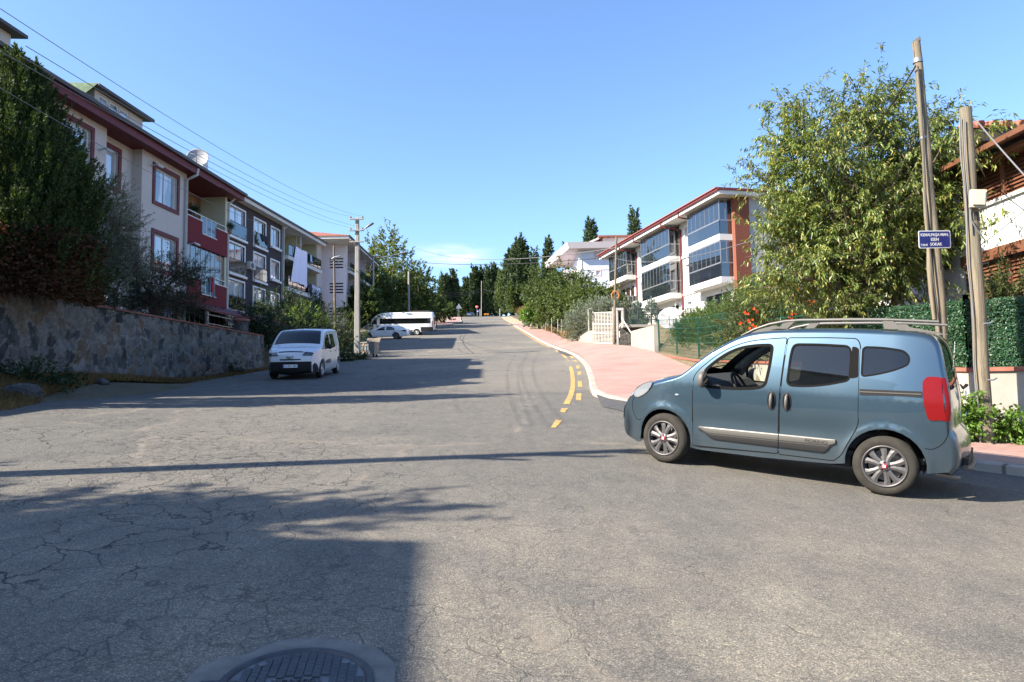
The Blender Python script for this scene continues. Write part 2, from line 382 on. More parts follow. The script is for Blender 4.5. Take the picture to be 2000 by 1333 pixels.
# yellow markings: one continuous line and broken blocks near the kerb
def ribbon(P, w0, w1, name, mt, off=.006):
    P = densify(P, lambda p: .4+abs(p[1])*.02, False); n = len(P); mb = MB(); v = []
    for i in range(n):
        a = Vector(P[max(i-1, 0)]); b = Vector(P[min(i+1, n-1)]); t = (b-a).normalized(); w = (w0+(w1-w0)*i/max(1, n-1))/2
        for s in (-1, 1):
            x, y = P[i][0]-t.y*w*s, P[i][1]+t.x*w*s; v.append((x, y, H(x, y)+off))
    mb.add(v, [(2*i, 2*i+1, 2*i+3, 2*i+2) for i in range(n-1)], 0, True); return mb.build(name, mt, kind='structure')
YL = smooth([(-.55, 121), (.85, 92), (2.0, 66), (2.55, 56), (3.0, 48.2), (3.12, 40.6), (2.6, 30.4), (1.95, 21.9), (1.52, 17.7), (1.2, 15.4)], 2)
ribbon(YL, .13, .14, 'road_marking', M_yel)
ribbon([(1.1, 14.6), (1.0, 13.9)], .14, .1, 'road_marking', M_yel); ribbon([(.85, 12.7), (.68, 11.7)], .13, .08, 'road_marking', M_yel)
for a, b in (((3.3, 38.5), (3.2, 36)), ((3.08, 34), (2.98, 32)), ((2.86, 30), (2.72, 28.3)), ((2.6, 26.5), (2.42, 24.8)), ((2.14, 21.9), (1.95, 19.7)), ((1.72, 17.8), (1.55, 16.2))):
    ribbon([a, b], .13, .13, 'road_marking', M_yel)
# asphalt ramps laid against the kerb
def blob(cx, cy, rx, ry, rot, n=22, j=.12):
    out = []
    for k in range(n):
        t = 2*math.pi*k/n; r = 1+random.uniform(-j, j); x, y = rx*r*math.cos(t), ry*r*math.sin(t)
        out.append((cx+x*math.cos(rot)-y*math.sin(rot), cy+x*math.sin(rot)+y*math.cos(rot)))
    return out
random.seed(3)
sheet('asphalt_ramp', [(2.02, 16.6), (2.2, 15.75), (2.5, 15.15), (2.9, 14.1), (3.25, 13.0), (3.1, 12.6), (2.5, 13.6), (1.95, 15.0)], M_fresh, .012, zf=lambda x, y: H(x, y)+.10*ss((x+.40*y-8.05)/.55))
sheet('asphalt_ramp', [(3.12, 47.5), (3.42, 43), (3.45, 38), (3.1, 40), (3.0, 44)], M_fresh, .02)
# manhole with mortar collar
MC = (-.98, 3.12)
sheet('mortar_patch', smooth(blob(MC[0]+.0, MC[1]+.02, .45, .41, 0, 26, .13), 2, True), M_patch, .005, st=lambda p: .2)
# ------------------------------------------------------------ building materials
def plaster(name, c, dirt=.25, rough=.9):
    m = mat(name, c, rough); n = NT(m); f = n.noise(n.co(), .35, 6, .6); g = n.noise(n.co((1.6, 1.6, .18)), 1.8, 8, .7)
    x = n.mix(n.ramp(f, [(.3, 0), (.7, 1)]), [k*.92 for k in c], c); x = n.mix(n.ramp(g, [(.5, 0), (.8, dirt)]), x, [k*.6 for k in c]); n.col(x)
    n.bump(n.noise(n.co(), 60, 3), .15, .005); return m
B_cream = plaster('cream_plaster', (.52,.465,.43)); B_white = plaster('white_plaster', (.60,.59,.57), .15); B_red = plaster('red_plaster', (.15,.013,.02))
B_redtrim = mat('red_trim', (.11,.010,.014), .6, var=.2); B_dark = plaster('brown_cladding', (.045,.035,.042), .3)
B_pale = plaster('pale_yellow_plaster', (.52,.50,.36)); B_pink = plaster('pinkish_plaster', (.58,.52,.54)); B_grey = plaster('grey_plaster', (.33,.34,.36))
B_brown = plaster('rust_cladding', (.17,.05,.028)); B_upvc = mat('white_upvc', (.62,.62,.63), .35); B_alu = mat('grey_aluminium', (.30,.30,.31), .35, .7)
B_black = mat('dark_metal', (.03,.03,.032), .45); B_wood = mat('brown_board', (.23,.12,.06), .7, var=.3, vscale=2)
B_darkroof = mat('dark_gutter', (.05,.035,.03), .55); B_green = mat('green_shingle', (.06,.10,.055), .9, var=.35, vscale=6); B_louvre = mat('brown_louvre', (.12,.05,.028), .5, var=.15)
B_redpipe = mat('red_metal', (.115,.014,.014), .45); B_pipe = mat('grey_pipe', (.50,.51,.52), .5); B_shadeblue = plaster('shade_tinted_plaster', (.50,.54,.64))  # the blue plaster is a white wall with shade painted into its colour
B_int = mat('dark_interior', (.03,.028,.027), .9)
def tiles():
    m = mat('clay_tiles', rough=.8); n = NT(m); v = n.co(); w = n.n('TexWave', Scale=2.0, Distortion=.4); w.bands_direction = 'X'; n.l(v, w.inputs[0])
    w2 = n.n('TexWave', Scale=1.1, Distortion=.6); w2.bands_direction = 'Y'; n.l(v, w2.inputs[0])
    c = n.mix(n.noise(v, 4, 6, .7), (.26,.075,.045), (.36,.14,.085)); c = n.mix(n.ramp(w.outputs[0], [(.05, .7), (.3, 0)]), c, (.09,.03,.02)); c = n.mix(n.ramp(w2.outputs[0], [(.0, .6), (.15, 0)]), c, (.09,.03,.02)); n.col(c)
    n.bump(w.outputs[0], .8, .06); return m
B_tile = tiles()
def glass(name, c, alpha=.0, rough=.02, spec=.8):
    m = bpy.data.materials.new(name); m.use_nodes = True; n = NT(m); n.b.inputs['Base Color'].default_value = (*c, 1); n.b.inputs['Roughness'].default_value = rough
    n.b.inputs['Specular IOR Level'].default_value = spec; n.b.inputs['IOR'].default_value = 1.5
    if alpha:
        tr = n.n('BsdfTransparent'); tr.inputs[0].default_value = (.45,.5,.5, 1) if c[0] < .1 else (.7,.8,.8,1); mx = n.n('MixShader'); mx.inputs[0].default_value = 1-alpha
        n.l(tr.outputs[0], mx.inputs[1]); n.l(n.b.outputs[0], mx.inputs[2]); n.l(mx.outputs[0], n.out.inputs[0])
    return m
def windowpane():
    "house window: bright curtains behind reflecting glass, different in each window"
    m = glass('window_glass', (.1,.1,.1), 0, .02, 1.0); n = NT(m); g = n.n('NewGeometry'); v = n.co((.6, .6, .12)); f = n.noise(v, 2.2, 3, .5)
    c = n.ramp(f, [(.40, (.025,.03,.035)), (.47, (.30,.33,.37)), (.6, (.42,.45,.5))]); n.col(c); n.b.inputs['Coat Weight'].default_value = 1; n.b.inputs['Coat Roughness'].default_value = .01; n.b.inputs['Coat IOR'].default_value = 1.9; return m
G_win = windowpane(); G_dark = glass('smoked_glass', (.012,.017,.025), .22, .015, 1.0); G_blue = glass('blue_balcony_glass', (.10,.17,.23), .2, .03, 1.0)
for g_ in (G_dark,):
    g_.node_tree.nodes['Principled BSDF'].inputs['IOR'].default_value = 1.95
# ------------------------------------------------------------ building helpers
def wall_holes(mb, x0, x1, z0, z1, y, holes, depth=.22, mi=0):
    "front face in plane y (facing -y) with reveals"
    X = sorted(set([x0, x1]+[h[0] for h in holes]+[h[1] for h in holes])); Z = sorted(set([z0, z1]+[h[2] for h in holes]+[h[3] for h in holes]))
    X = [x for x in X if x0 <= x <= x1]; Z = [z for z in Z if z0 <= z <= z1]
    for a, b in zip(X, X[1:]):
        for c, d in zip(Z, Z[1:]):
            mx, mz = (a+b)/2, (c+d)/2
            if any(h[0] < mx < h[1] and h[2] < mz < h[3] for h in holes): continue
            mb.add([(a, y, c), (b, y, c), (b, y, d), (a, y, d)], [(0, 1, 2, 3)], mi)
    for h in holes:
        a, b, c, d = h[:4]; e = y+depth
        mb.add([(a,y,c),(b,y,c),(b,y,d),(a,y,d),(a,e,c),(b,e,c),(b,e,d),(a,e,d)], [(0,4,5,1),(1,5,6,2),(2,6,7,3),(3,7,4,0)], mi)
def window(par, x0, x1, z0, z1, y, split=2, trim=None, trimw=.1, tm=None, fm=None, sill=0, depth=.1, gm=None, name='window'):
    fm = fm or B_upvc; mb = MB(); t = .065; yf = y+depth
    mats = [fm]+([tm] if tm else [])
    for a, b, c, d in ((x0, x0+t, z0, z1), (x1-t, x1, z0, z1), (x0+t, x1-t, z0, z0+t), (x0+t, x1-t, z1-t, z1)): mb.box(a, b, yf, yf+.07, c, d)
    for k in range(1, split):
        xm = x0+(x1-x0)*k/split; mb.box(xm-.04, xm+.04, yf-.012, yf+.07, z0+t, z1-t)
    if trim:
        w = trimw; p = trim; mi = 1 if tm else 0
        for a, b, c, d in ((x0-w, x0, z0-w, z1+w), (x1, x1+w, z0-w, z1+w), (x0, x1, z1, z1+w), (x0, x1, z0-w, z0)): mb.box(a, b, y-p, y-.002, c, d, mi)
    o = mb.build(name, mats, par)
    if sill: MB().box(x0-.15, x1+.15, y-sill, y-.003, z0-.17-(trimw if trim else 0), z0-.005-(trimw if trim else 0)).build('sill', fm, o)
    MB().box(x0+t, x1-t, yf+.02, yf+.04, z0+t, z1-t).build('pane', gm or G_win, o)
    return o
def hip_roof(name, x0, x1, y0, y1, z, h, ov, par, mt, thick=.12, run=None):
    a, b, c, d = x0-ov, x1+ov, y0-ov, y1+ov; r = run or min(b-a, d-c)/2; mb = MB()
    if b-a > d-c: p, q = (a+r, (c+d)/2), (b-r, (c+d)/2)
    else: p, q = ((a+b)/2, c+r), ((a+b)/2, d-r)
    V = [(a,c,z),(b,c,z),(b,d,z),(a,d,z),(p[0],p[1],z+h),(q[0],q[1],z+h)]
    if b-a > d-c: fs = [(0,1,5,4),(1,2,5),(2,3,4,5),(3,0,4)]
    else: fs = [(0,1,4),(1,2,5,4),(2,3,5),(3,0,4,5)]
    mb.add(V, fs); mb.add([(a,c,z-thick),(b,c,z-thick),(b,d,z-thick),(a,d,z-thick)]+V[:4], [(3,2,1,0),(0,1,5,4),(1,2,6,5),(2,3,7,6),(3,0,4,7)], 0)
    return mb.build(name, mt, par)
def pipe(par, pts, mt, r=.055, name='downpipe'): return MB().tube(pts, r, 8).build(name, mt, par)
def dish(par_or_none, loc, r, facing, label=None, mt=None, **kw):
    t = empty('satellite_dish', loc, 0, label, 'satellite dish', kw.get('group')) if label else None
    par = t or par_or_none; q = Vector(facing).to_track_quat('Z', 'Y'); off = Vector((0,0,0)) if label else Vector(loc)
    T = lambda x, y, h: tuple(off+q @ Vector((x, y, h)))
    prof = [(0.001, -.16*r)]+[(r*k/8, -.16*r+.22*r*(k/8)**2) for k in range(1, 9)]; prof += [(r*1.02, .05*r), (r, .02*r)]+[(r*k/8, -.2*r+.22*r*(k/8)**2) for k in range(7, 0, -1)]
    mb = MB().lathe(prof, 32, 0, T); a = mb.build('reflector', mt or M_dish, par)
    m2 = MB(); tip = Vector(T(0, -.25*r, .85*r)); m2.tube([T(0, -.98*r, .05*r), tip], .018*max(1, r), 6); m2.tube([T(.7*r, .4*r, .0), tip], .01, 6); m2.tube([T(-.7*r, .4*r, .0), tip], .01, 6)
    m2.tube([tip, tip+(q @ Vector((0, .02, -.14)))], .035, 8); m2.build('feed_arm', B_alu, par)
    m3 = MB(); bk = Vector(T(0, 0, -.2*r)); m3.tube([bk, bk+Vector((0, 0, -kw.get('mast', r*1.1)))], .035*max(1, r), 8); m3.build('mast', B_alu, par)
    return par
M_dish = mat('dish_paint', (.34,.34,.35), .5, var=.08)
def aircon(par, x, y, z, sx=.8, name='air_conditioner'):
    mb = MB(); mb.box(x, x+sx, y-.32, y, z, z+.58); o = mb.build(name, M_ac, par, bevel=.02)
    g = MB(); g.lathe([(.02,0),(.21,0),(.21,.02),(.19,.025),(.02,.02)], 20, 0, lambda a, b, h: (x+.3+a, y-.325-h, z+.29+b)); g.build('fan_grille', B_black, o)
    return o
M_ac = mat('ac_casing', (.45,.44,.41), .5)
# ------------------------------------------------------------ RED TRIMMED BUILDING (left, near)
A1 = empty('apartment_building', (-17.46, 0, 0), R_(85.82), 'cream apartment house with dark red eaves, window frames and stepped red balcony parapets', 'building')
# local x = world Y ; local y = inward ; z absolute
def redb():
    Y0, Y1 = 17.3, 35.4; zb = 3.2; ze = 12.0; wh = MB(); rows = [(10.05, 11.55), (7.15, 8.65), (4.3, 5.8)]
    bays = [(17.3, 25.85, 0), (25.85, 28.1, .45), (28.1, 31.5, 0)]
    wins = {0: [(18.6, 20.4), (23.1, 24.95)], 1: [(26.15, 27.2)], 2: [(29.0, 30.7)]}
    for bi, (a, b, y) in enumerate(bays):
        holes = [(w0, w1, r0, r1) for w0, w1 in wins[bi] for r0, r1 in rows]
        wall_holes(wh, a, b, zb, ze, y, holes, .2)
        for w0, w1 in wins[bi]:
            for r0, r1 in rows: window(A1, w0, w1, r0, r1, y, 2 if w1-w0 > 1.5 else 1, .05, .17, B_redtrim)
    for x in (25.85, 28.1): wh.add([(x,0,zb),(x,.45,zb),(x,.45,ze),(x,0,ze)], [(0,1,2,3)])
    wh.box(31.46, 31.5, .01, 1.4, zb, ze); wh.box(17.3, 17.34, .01, 10, zb, ze); wh.box(17.34, Y1, 9.9, 10, zb, ze)
    wh.build('wall', B_cream, A1)
    # balcony stack x 31.5..36.2 recessed 1.35 m
    bk = MB(); bk.box(31.5, 35.2, 1.35, 1.45, zb, ze); bk.build('balcony_back_wall', B_wood, A1)
    sw = MB(); sw.box(35.2, 35.4, .0, 10, zb, ze); sw.build('side_wall', B_pale, A1)
    MB().box(32.1, 32.9, .8, 1.34, 9.15, 11.4).box(33.05, 33.45, .6, 1.34, 9.15, 11.1).build('balcony_cupboard', B_wood, A1)
    for z0, zt, op in ((9.05, 10.08, True), (6.1, 7.2, False), (3.2, 4.3, False)):
        p = MB(); p.box(31.5, 35.35, -.02, 1.34, z0, z0+.18); p.box(31.5, 32.85, -.06, .06, z0-.25, zt); p.box(34.25, 35.35, -.06, .06, z0-.25, zt); p.box(32.85, 34.25, -.06, .06, z0-.25, z0+.42)
        o = p.build('balcony_parapet', B_red, A1)
        c = MB(); c.box(31.5, 32.85, -.09, .09, zt, zt+.04); c.box(34.25, 35.35, -.09, .09, zt, zt+.04); c.box(32.85, 34.25, -.09, .09, z0+.42, z0+.46)
        c.tube([(31.5, 0, zt+.3), (35.35, 0, zt+.3)], .03, 6)
        for x in (31.55, 32.85, 33.32, 33.8, 34.25, 35.3): c.box(x-.02, x+.02, -.02, .02, (zt if x < 32.8 or x > 34.3 else z0+.46), zt+.3)
        c.build('railing', B_upvc, o); MB().box(32.9, 34.22, -.01, .01, z0+.5, zt+.25).build('glass_panel', G_blue, o)
        if not op:
            zt2 = z0+2.82; f = MB(); n = 8
            f.box(31.52, 35.32, .02, .1, zt2-.1, zt2); f.box(31.52, 31.6, .02, .1, zt+.04, zt2-.1); f.box(35.24, 35.32, .02, .1, zt+.04, zt2-.1)
            for k in range(1, n): x = 31.56+3.7*k/n; f.box(x-.010, x+.010, .03, .09, zt+.04, zt2-.1)
            fo = f.build('balcony_glazing', B_upvc, A1); MB().box(31.6, 35.24, .05, .065, zt+.04, zt2-.1).build('pane', G_dark, fo)
    MB().box(33.75, 33.9, -.14, -.07, 6.75, 7.5).build('red_towel', mat('red_cloth', (.45,.02,.03), .9), A1)
    # plant pots on the upper balcony
    # eaves: soffit, fascia, gutter
    s = MB(); s.box(16.9, 36.05, -.55, .0, ze, ze+.06); s.box(25.85, 28.1, 0, .45, ze, ze+.06); s.box(31.5, 35.4, .001, 1.35, ze, ze+.06); s.build('soffit', B_redtrim, A1)
    f = MB(); f.box(16.9, 33.5, -.60, -.55, ze-.06, ze+.30); f.box(33.5, 36.1, -.60, -.55, ze-.02, ze+.30); f.box(36.05, 36.1, -.55, 4, ze, ze+.3); f.build('fascia', B_redtrim, A1)
    g = MB(); g.box(16.9, 36.15, -.75, -.60, ze+.24, ze+.38); g.build('gutter', B_darkroof, A1)
    r = MB(); r.add([(16.9,-.72,ze+.38),(36.15,-.72,ze+.38),(36.15,5,ze+2.3),(16.9,5,ze+2.3),(16.9,10.6,ze+.38),(36.15,10.6,ze+.38)], [(0,1,2,3),(3,2,5,4),(1,5,2),(0,3,4)]); r.build('roof', B_green, A1)
    pipe(A1, [(31.35, -.62, ze+.2), (31.35, -.6, ze-.08), (31.35, -.3, ze-.22), (31.35, -.1, ze-.3), (31.35, -.1, 3.5)], B_pipe, .065)
    pipe(A1, [(35.6, -.4, ze+.1), (35.6, .02, ze-.3), (35.6, .02, 4)], B_pipe, .06)
    # dormers
    for a, b in ((17.6, 23.15), (27.5, 30.75)):
        d = MB(); yd = 1.75; z0, z1 = ze+1.15, 14.42; n = 3 if b-a < 5 else 4; ww = (b-a-1.2)/n
        wins_ = [(a+.25+k*ww, a+.25+k*ww+ww*.86, z0+.32, z1-.12) for k in range(n)]
        wall_holes(d, a, b, z0-.5, z1, yd, wins_, .1); d.box(a, a+.05, yd+.01, 4.4, z0-.5, z1); d.box(b-.05, b, yd+.01, 4.4, z0-.5, z1)
        do = d.build('dormer', B_cream, A1)
        q = MB(); q.add([(a-.3,yd-.4,z1-.02),(b+.3,yd-.4,z1-.02),(b+.3,5,z1+.25),(a-.3,5,z1+.25),(a-.3,yd-.4,z1+.10),(b+.3,yd-.4,z1+.10),(b+.3,5,z1+.37),(a-.3,5,z1+.37)], [(3,2,1,0),(4,5,6,7),(0,1,5,4),(1,2,6,5),(3,0,4,7)]); q.build('dormer_roof', B_darkroof, do)
        sg = MB(); sg.add([(a-.3,yd-.35,z1+.09),(a-1.3,yd+.2,z1-1.3),(a-1.3,4.5,z1-.9),(a-.3,4.5,z1+.33)], [(0,1,2,3)]); sg.build('dormer_cheek', B_green, do)
        for w in wins_:
            fr = MB()
            for p, q_, c, e in ((w[0], w[0]+.06, w[2], w[3]), (w[1]-.06, w[1], w[2], w[3]), (w[0]+.06, w[1]-.06, w[2], w[2]+.06), (w[0]+.06, w[1]-.06, w[3]-.06, w[3])): fr.box(p, q_, yd+.02, yd+.08, c, e)
            wo = fr.build('dormer_window', B_upvc, do); MB().box(w[0]+.06, w[1]-.06, yd+.04, yd+.05, w[2]+.06, w[3]-.06).build('pane', G_win, wo)
    c = MB(); c.box(33.9, 34.4, .55, 1.05, ze+.3, 13.75); c.build('chimney', B_pipe, A1)
    dish(A1, (32.6, .1, 13.2), .5, (-1, -.35, .35), mast=.6)
    # wall lamps, porch canopy under the balcony
    for x, z in ((25.4, 11.0), (28.7, 11.5), (31.8, 8.75)):
        l = MB(); l.tube([(x, 0, z), (x, -.25, z+.03), (x-.25, -.42, z)], .03, 6); l.tube([(x, -.3, z+.02), (x+.32, -.34, z)], .055, 8); l.build('wall_lamp', B_pipe, A1)
    w = MB(); w.add([(30.0,-1.9,5.35),(42.2,-1.9,5.35),(42.2,.3,6.1),(30.0,.3,6.1),(30.0,-1.9,5.45),(42.2,-1.9,5.45),(42.2,.3,6.22),(30.0,.3,6.22)], [(0,3,2,1),(4,5,6,7),(0,1,5,4),(1,2,6,5),(3,0,4,7)])
    w.build('porch_canopy', B_redtrim, A1)
    w = MB()
    for x in (30.3, 33.2, 36.2, 39.0, 42.0): w.box(x-.05, x+.05, -1.8, -1.7, 3.9, 5.4)
    for z in (4.4, 4.8, 5.2): w.box(30.3, 42.0, -1.77, -1.73, z, z+.04)
    w.build('porch_posts', B_alu, A1)
redb()
# ------------------------------------------------------------ DARK + PALE BUILDING (left, middle)
A2 = empty('apartment_building', (-20.4, 48.5, 0), math.atan2(.995, .098), 'dark brown clad block with white framed windows joined to a pale yellow balcony wing', 'building')
def darkb():
    zb, ze = 4.3, 16.0; L = 16.8
    cols = [(.12, 2.55, 13.35, 15.45), (4.05, 6.1, 13.5, 15.4), (7.15, 8.9-.15, 13.95, 15.4)]; cols = [(.12, 2.5, 13.35, 15.45), (4.0, 5.9, 13.4, 15.4), (6.95, 8.45, 13.95, 15.4)]
    w = MB(); holes = []
    for a, b, c, d in cols:
        for k in range(4): holes.append((a, b, c-2.72*k, d-2.72*k))
    holes = [(a, b, max(c, zb+.1), d) for a, b, c, d in holes if d > zb+.6]
    X1 = 9.15
    wall_holes(w, -1.0, X1, zb, ze, 0, holes, .2); w.box(-1.0, -.95, .01, 10, zb, ze); w.box(X1, X1+.12, -.0, 1.6, zb, ze); w.build('brown_wall', B_dark, A2)
    for i, (a, b, c, d) in enumerate(holes):
        o = window(A2, a, b, c, d, 0, 2, .05, .13, sill=.22)
        if b-a > 1.8 and c > zb+.3:
            MB().box(a-.05, b+.05, -.17, -.15, c-.02, c+.88).build('glass_panel', G_blue if i == 0 else G_dark, o); MB().tube([(a-.08, -.16, c+.92), (b+.08, -.16, c+.92)], .025, 6).build('railing', B_black, o)
    dk = mat('dark_cloth', (.02,.02,.025), .95); MB().add([(4.6,-.2,14.35),(6.0,-.2,14.3),(5.9,-.22,13.5),(5.5,-.22,13.9),(5.1,-.22,13.75)], [(0,1,2,3,4)]).build('dark_cloth', dk, A2)
    # pale wing with loggias
    xs = [9.3, 13.0, L]; pw = MB(); pw.box(9.27, L, 1.6, 1.75, zb, ze); pw.box(L-.12, L, 0, 1.6, zb, ze); pw.box(12.94, 13.06, .4, 1.6, zb, ze); pw.box(9.27, L, 9.8, 10, zb, ze); pw.box(L-.12, L, 1.75, 9.8, zb, ze); pw.build('pale_wall', B_pale, A2)
    pc = MB(); pc.box(12.93, 13.05, -.02, .1, zb, ze); pc.box(9.16, 9.3, -.06, .1, zb, ze); pc.build('pillar', B_white, A2)
    for zs in (13.2, 10.48, 7.76, 5.04):
        s = MB(); s.box(9.3, L+.25, -.45, 1.6, zs, zs+.33); s.build('balcony_slab', B_white, A2)
        r = MB(); r.tube([(9.4, -.4, zs+1.32), (L+.15, -.4, zs+1.32)], .03, 6); r.tube([(9.4, -.4, zs+.42), (L+.15, -.4, zs+.42)], .02, 6)
        for k in range(9): x = 9.45+(L-9.35)*k/8; r.tube([(x, -.4, zs+.33), (x, -.4, zs+1.32)], .02, 5)
        ro = r.build('railing', B_black, A2); MB().box(9.45, L+.1, -.39, -.38, zs+.42, zs+1.28).build('glass_panel', G_dark, ro)
        MB().box(L+.11, L+.13, -.38, 1.4, zs+.42, zs+1.28).build('glass_panel', G_dark, ro)
        for a, b in ((10.2, 11.3), (13.6, 14.8)): window(A2, a, b, zs+.6, zs+2.3, 1.6, 2, .03, .08, depth=-.04)
        MB().box(15.2, 16.3, 1.1, 1.58, zs+.35, zs+1.7).build('cupboard', B_wood, A2)
    MB().box(9.0, 9.25, -.14, -.0, zb, ze).build('corner_strip', B_white, A2)
    s = MB(); s.box(-1.3, L+.5, -.65, 1.6, ze, ze+.06); s.build('soffit', B_white, A2)
    f = MB(); f.box(-1.3, L+.55, -.72, -.65, ze-.05, ze+.28); f.box(L+.5, L+.55, -.65, 10, ze, ze+.28); f.build('fascia', B_white, A2)
    g = MB(); g.box(-1.3, L+.6, -.86, -.72, ze+.22, ze+.36); g.build('gutter', B_darkroof, A2)
    r = MB(); r.add([(-1.3,-.8,ze+.36),(L+.55,-.8,ze+.36),(L-4,5,ze+2),(3,5,ze+2),(-1.3,10.8,ze+.36),(L+.55,10.8,ze+.36)], [(0,1,2,3),(3,2,5,4),(1,5,2),(0,3,4)]); r.build('roof', B_darkroof, A2)
    for x in (-.5, 9.0): pipe(A2, [(x, -.7, ze+.2), (x, -.2, ze-.3), (x, -.12, 5)], B_pipe, .06)
    aircon(A2, 2.9, 0, 11.2); aircon(A2, 6.05, 0, 8.6)
    for x, z in ((13.3, 15.3), (13.3, 12.6)): MB().tube([(x, .4, z), (x+.1, .0, z)], .05, 6).build('wall_lamp', B_pipe, A2)
darkb()
def cloth(name, x0, x1, z0, z1, y, mt, label, par=None, seed=0, sag=.06, slant=0, group=None):
    rnd = random.Random(seed); mb = MB(); nx, nz = 24, 16; v = []
    ph = rnd.random()*6
    for j in range(nz+1):
        t = j/nz
        for i in range(nx+1):
            s = i/nx; v.append((x0+(x1-x0)*s+slant*(1-t)*(1-s), y+sag*(1-t)*math.sin(s*14+ph)+sag*.6*math.sin(s*23+ph*2)-.03*(1-t), z0+(z1-z0)*t+.12*(1-t)*math.sin(s*3.3)+(-.06*math.sin(s*math.pi) if j == nz else 0)))
    fs = [(j*(nx+1)+i, j*(nx+1)+i+1, (j+1)*(nx+1)+i+1, (j+1)*(nx+1)+i) for j in range(nz) for i in range(nx)]
    mb.add(v, fs, 0, True); o = mb.build(name, mt, None); o.matrix_world = A2.matrix_world if par is None else par.matrix_world
    return tag(o, label, 'laundry', group)
bpy.context.view_layer.update()
M_cloth = mat('white_cloth', (.74,.72,.86), .9)
cloth('hanging_sheet', 10.85, 13.25, 11.3, 14.6, -.5, M_cloth, 'big white sheet hung over the top balcony rail of the pale yellow wing', seed=1, slant=-1.0)
M_cl2 = mat('mauve_cloth', (.55,.50,.68), .9); M_cl3 = mat('navy_cloth', (.03,.04,.09), .9); M_cl4 = mat('pale_blue_cloth', (.45,.6,.75), .9)
lr = [(13.6, 14.3, 10.75, 11.75, M_cl3, 'navy towel hung first from the left on the middle balcony rail'), (14.4, 15.0, 10.2, 11.8, M_cl2, 'long white shirt hung on the middle balcony rail beside a navy towel'), (15.05, 15.5, 10.45, 11.75, M_cl2, 'short white shirt hung second from the right on the middle balcony rail'), (15.6, 16.1, 10.4, 11.75, M_cloth, 'pale patterned shirt at the far right of the middle balcony rail'), (13.9, 14.3, 13.75, 14.5, M_cl4, 'pale blue cloth on the top balcony rail right of the big sheet')]
for i, (a, b, c, d, m_, lb) in enumerate(lr): cloth('hung_garment', a, b, c, d, -.52, m_, lb, seed=i+5, sag=.03, group='washing hung on the balcony rails')
# ------------------------------------------------------------ PINKISH BUILDING WITH TILED ROOF (left, far)
A3 = empty('apartment_building', (-19.0, 78, 0), 0, 'pinkish white block with an orange tiled hip roof and slotted stair tower wall', 'building')
def pinkb():
    # local x east, local y north ; corner at origin
    zb, ze = 6.5, 18.9; w = MB(); vents = []
    for zc in (17.1, 14.2, 11.3):
        for k in range(4): vents.append((-1.95, -.35, zc+.0+k*-.34, zc+.17+k*-.34))
    wall_holes(w, -2.75, 0, zb, ze, 0, vents, .25); w.box(-2.8, -2.75, -2.2, 0, zb, ze); w.add([(-12,-2.2,zb),(-2.75,-2.2,zb),(-2.75,-2.2,ze),(-12,-2.2,ze)], [(0,1,2,3)]); w.add([(-12,-2.2,zb),(-12,14,zb),(-12,14,ze),(-12,-2.2,ze)], [(0,1,2,3)])
    w.box(-12, -1.6, 13.9, 14, zb, ze); w.box(-.12, 0, .01, .6, zb, ze); w.box(-1.7, -1.6, .6, 13.9, zb, ze); w.build('wall', B_pink, A3)
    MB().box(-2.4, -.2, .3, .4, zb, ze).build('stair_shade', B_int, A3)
    for zs in (15.6, 12.85, 10.1, 7.35):
        s = MB().box(-1.6, .35, .6, 13.9, zs, zs+.33).build('balcony_slab', B_white, A3)
        r = MB(); r.tube([(.3, .6, zs+1.3), (.3, 13.9, zs+1.3)], .03, 6)
        for k in range(9): y = .65+13.2*k/8; r.tube([(.3, y, zs+.33), (.3, y, zs+1.3)], .02, 5)
        ro = r.build('railing', B_black, A3); MB().box(.28, .29, .65, 13.8, zs+.4, zs+1.25).build('glass_panel', G_dark, ro)
        for y in (1.5, 5.5, 9.5):
            f = MB(); f.box(-1.6, -1.52, y, y+1.5, zs+.4, zs+2.3); wo = f.build('window', B_upvc, A3); MB().box(-1.53, -1.5, y+.1, y+1.4, zs+.5, zs+2.2).build('pane', G_win, wo)
    for y in (4.6, 9.2): MB().box(-1.6, .2, y, y+.12, zb, ze).build('divider_wall', B_pink, A3)
    MB().box(-12.7, .9, -2.9, 14.5, ze, ze+.05).build('soffit', B_white, A3); MB().box(-12.7, .9, -2.98, -2.9, ze-.02, ze+.25).box(.9, .98, -2.98, 14.5, ze-.02, ze+.25).build('fascia', B_white, A3)
    hip_roof('roof', -12.2, .4, -2.4, 14, ze+.32, 2.0, .7, A3, B_tile, .07, run=6)
    MB().box(.98, 1.1, -3.05, 14.5, ze+.2, ze+.36).build('gutter', B_darkroof, A3)
    for x in (-3.7, -3.0): pipe(A3, [(x, -2.85, ze), (x, -2.3, ze-.3), (x, -2.27, zb)], B_pipe if x == -3.7 else B_upvc, .08)
pinkb()
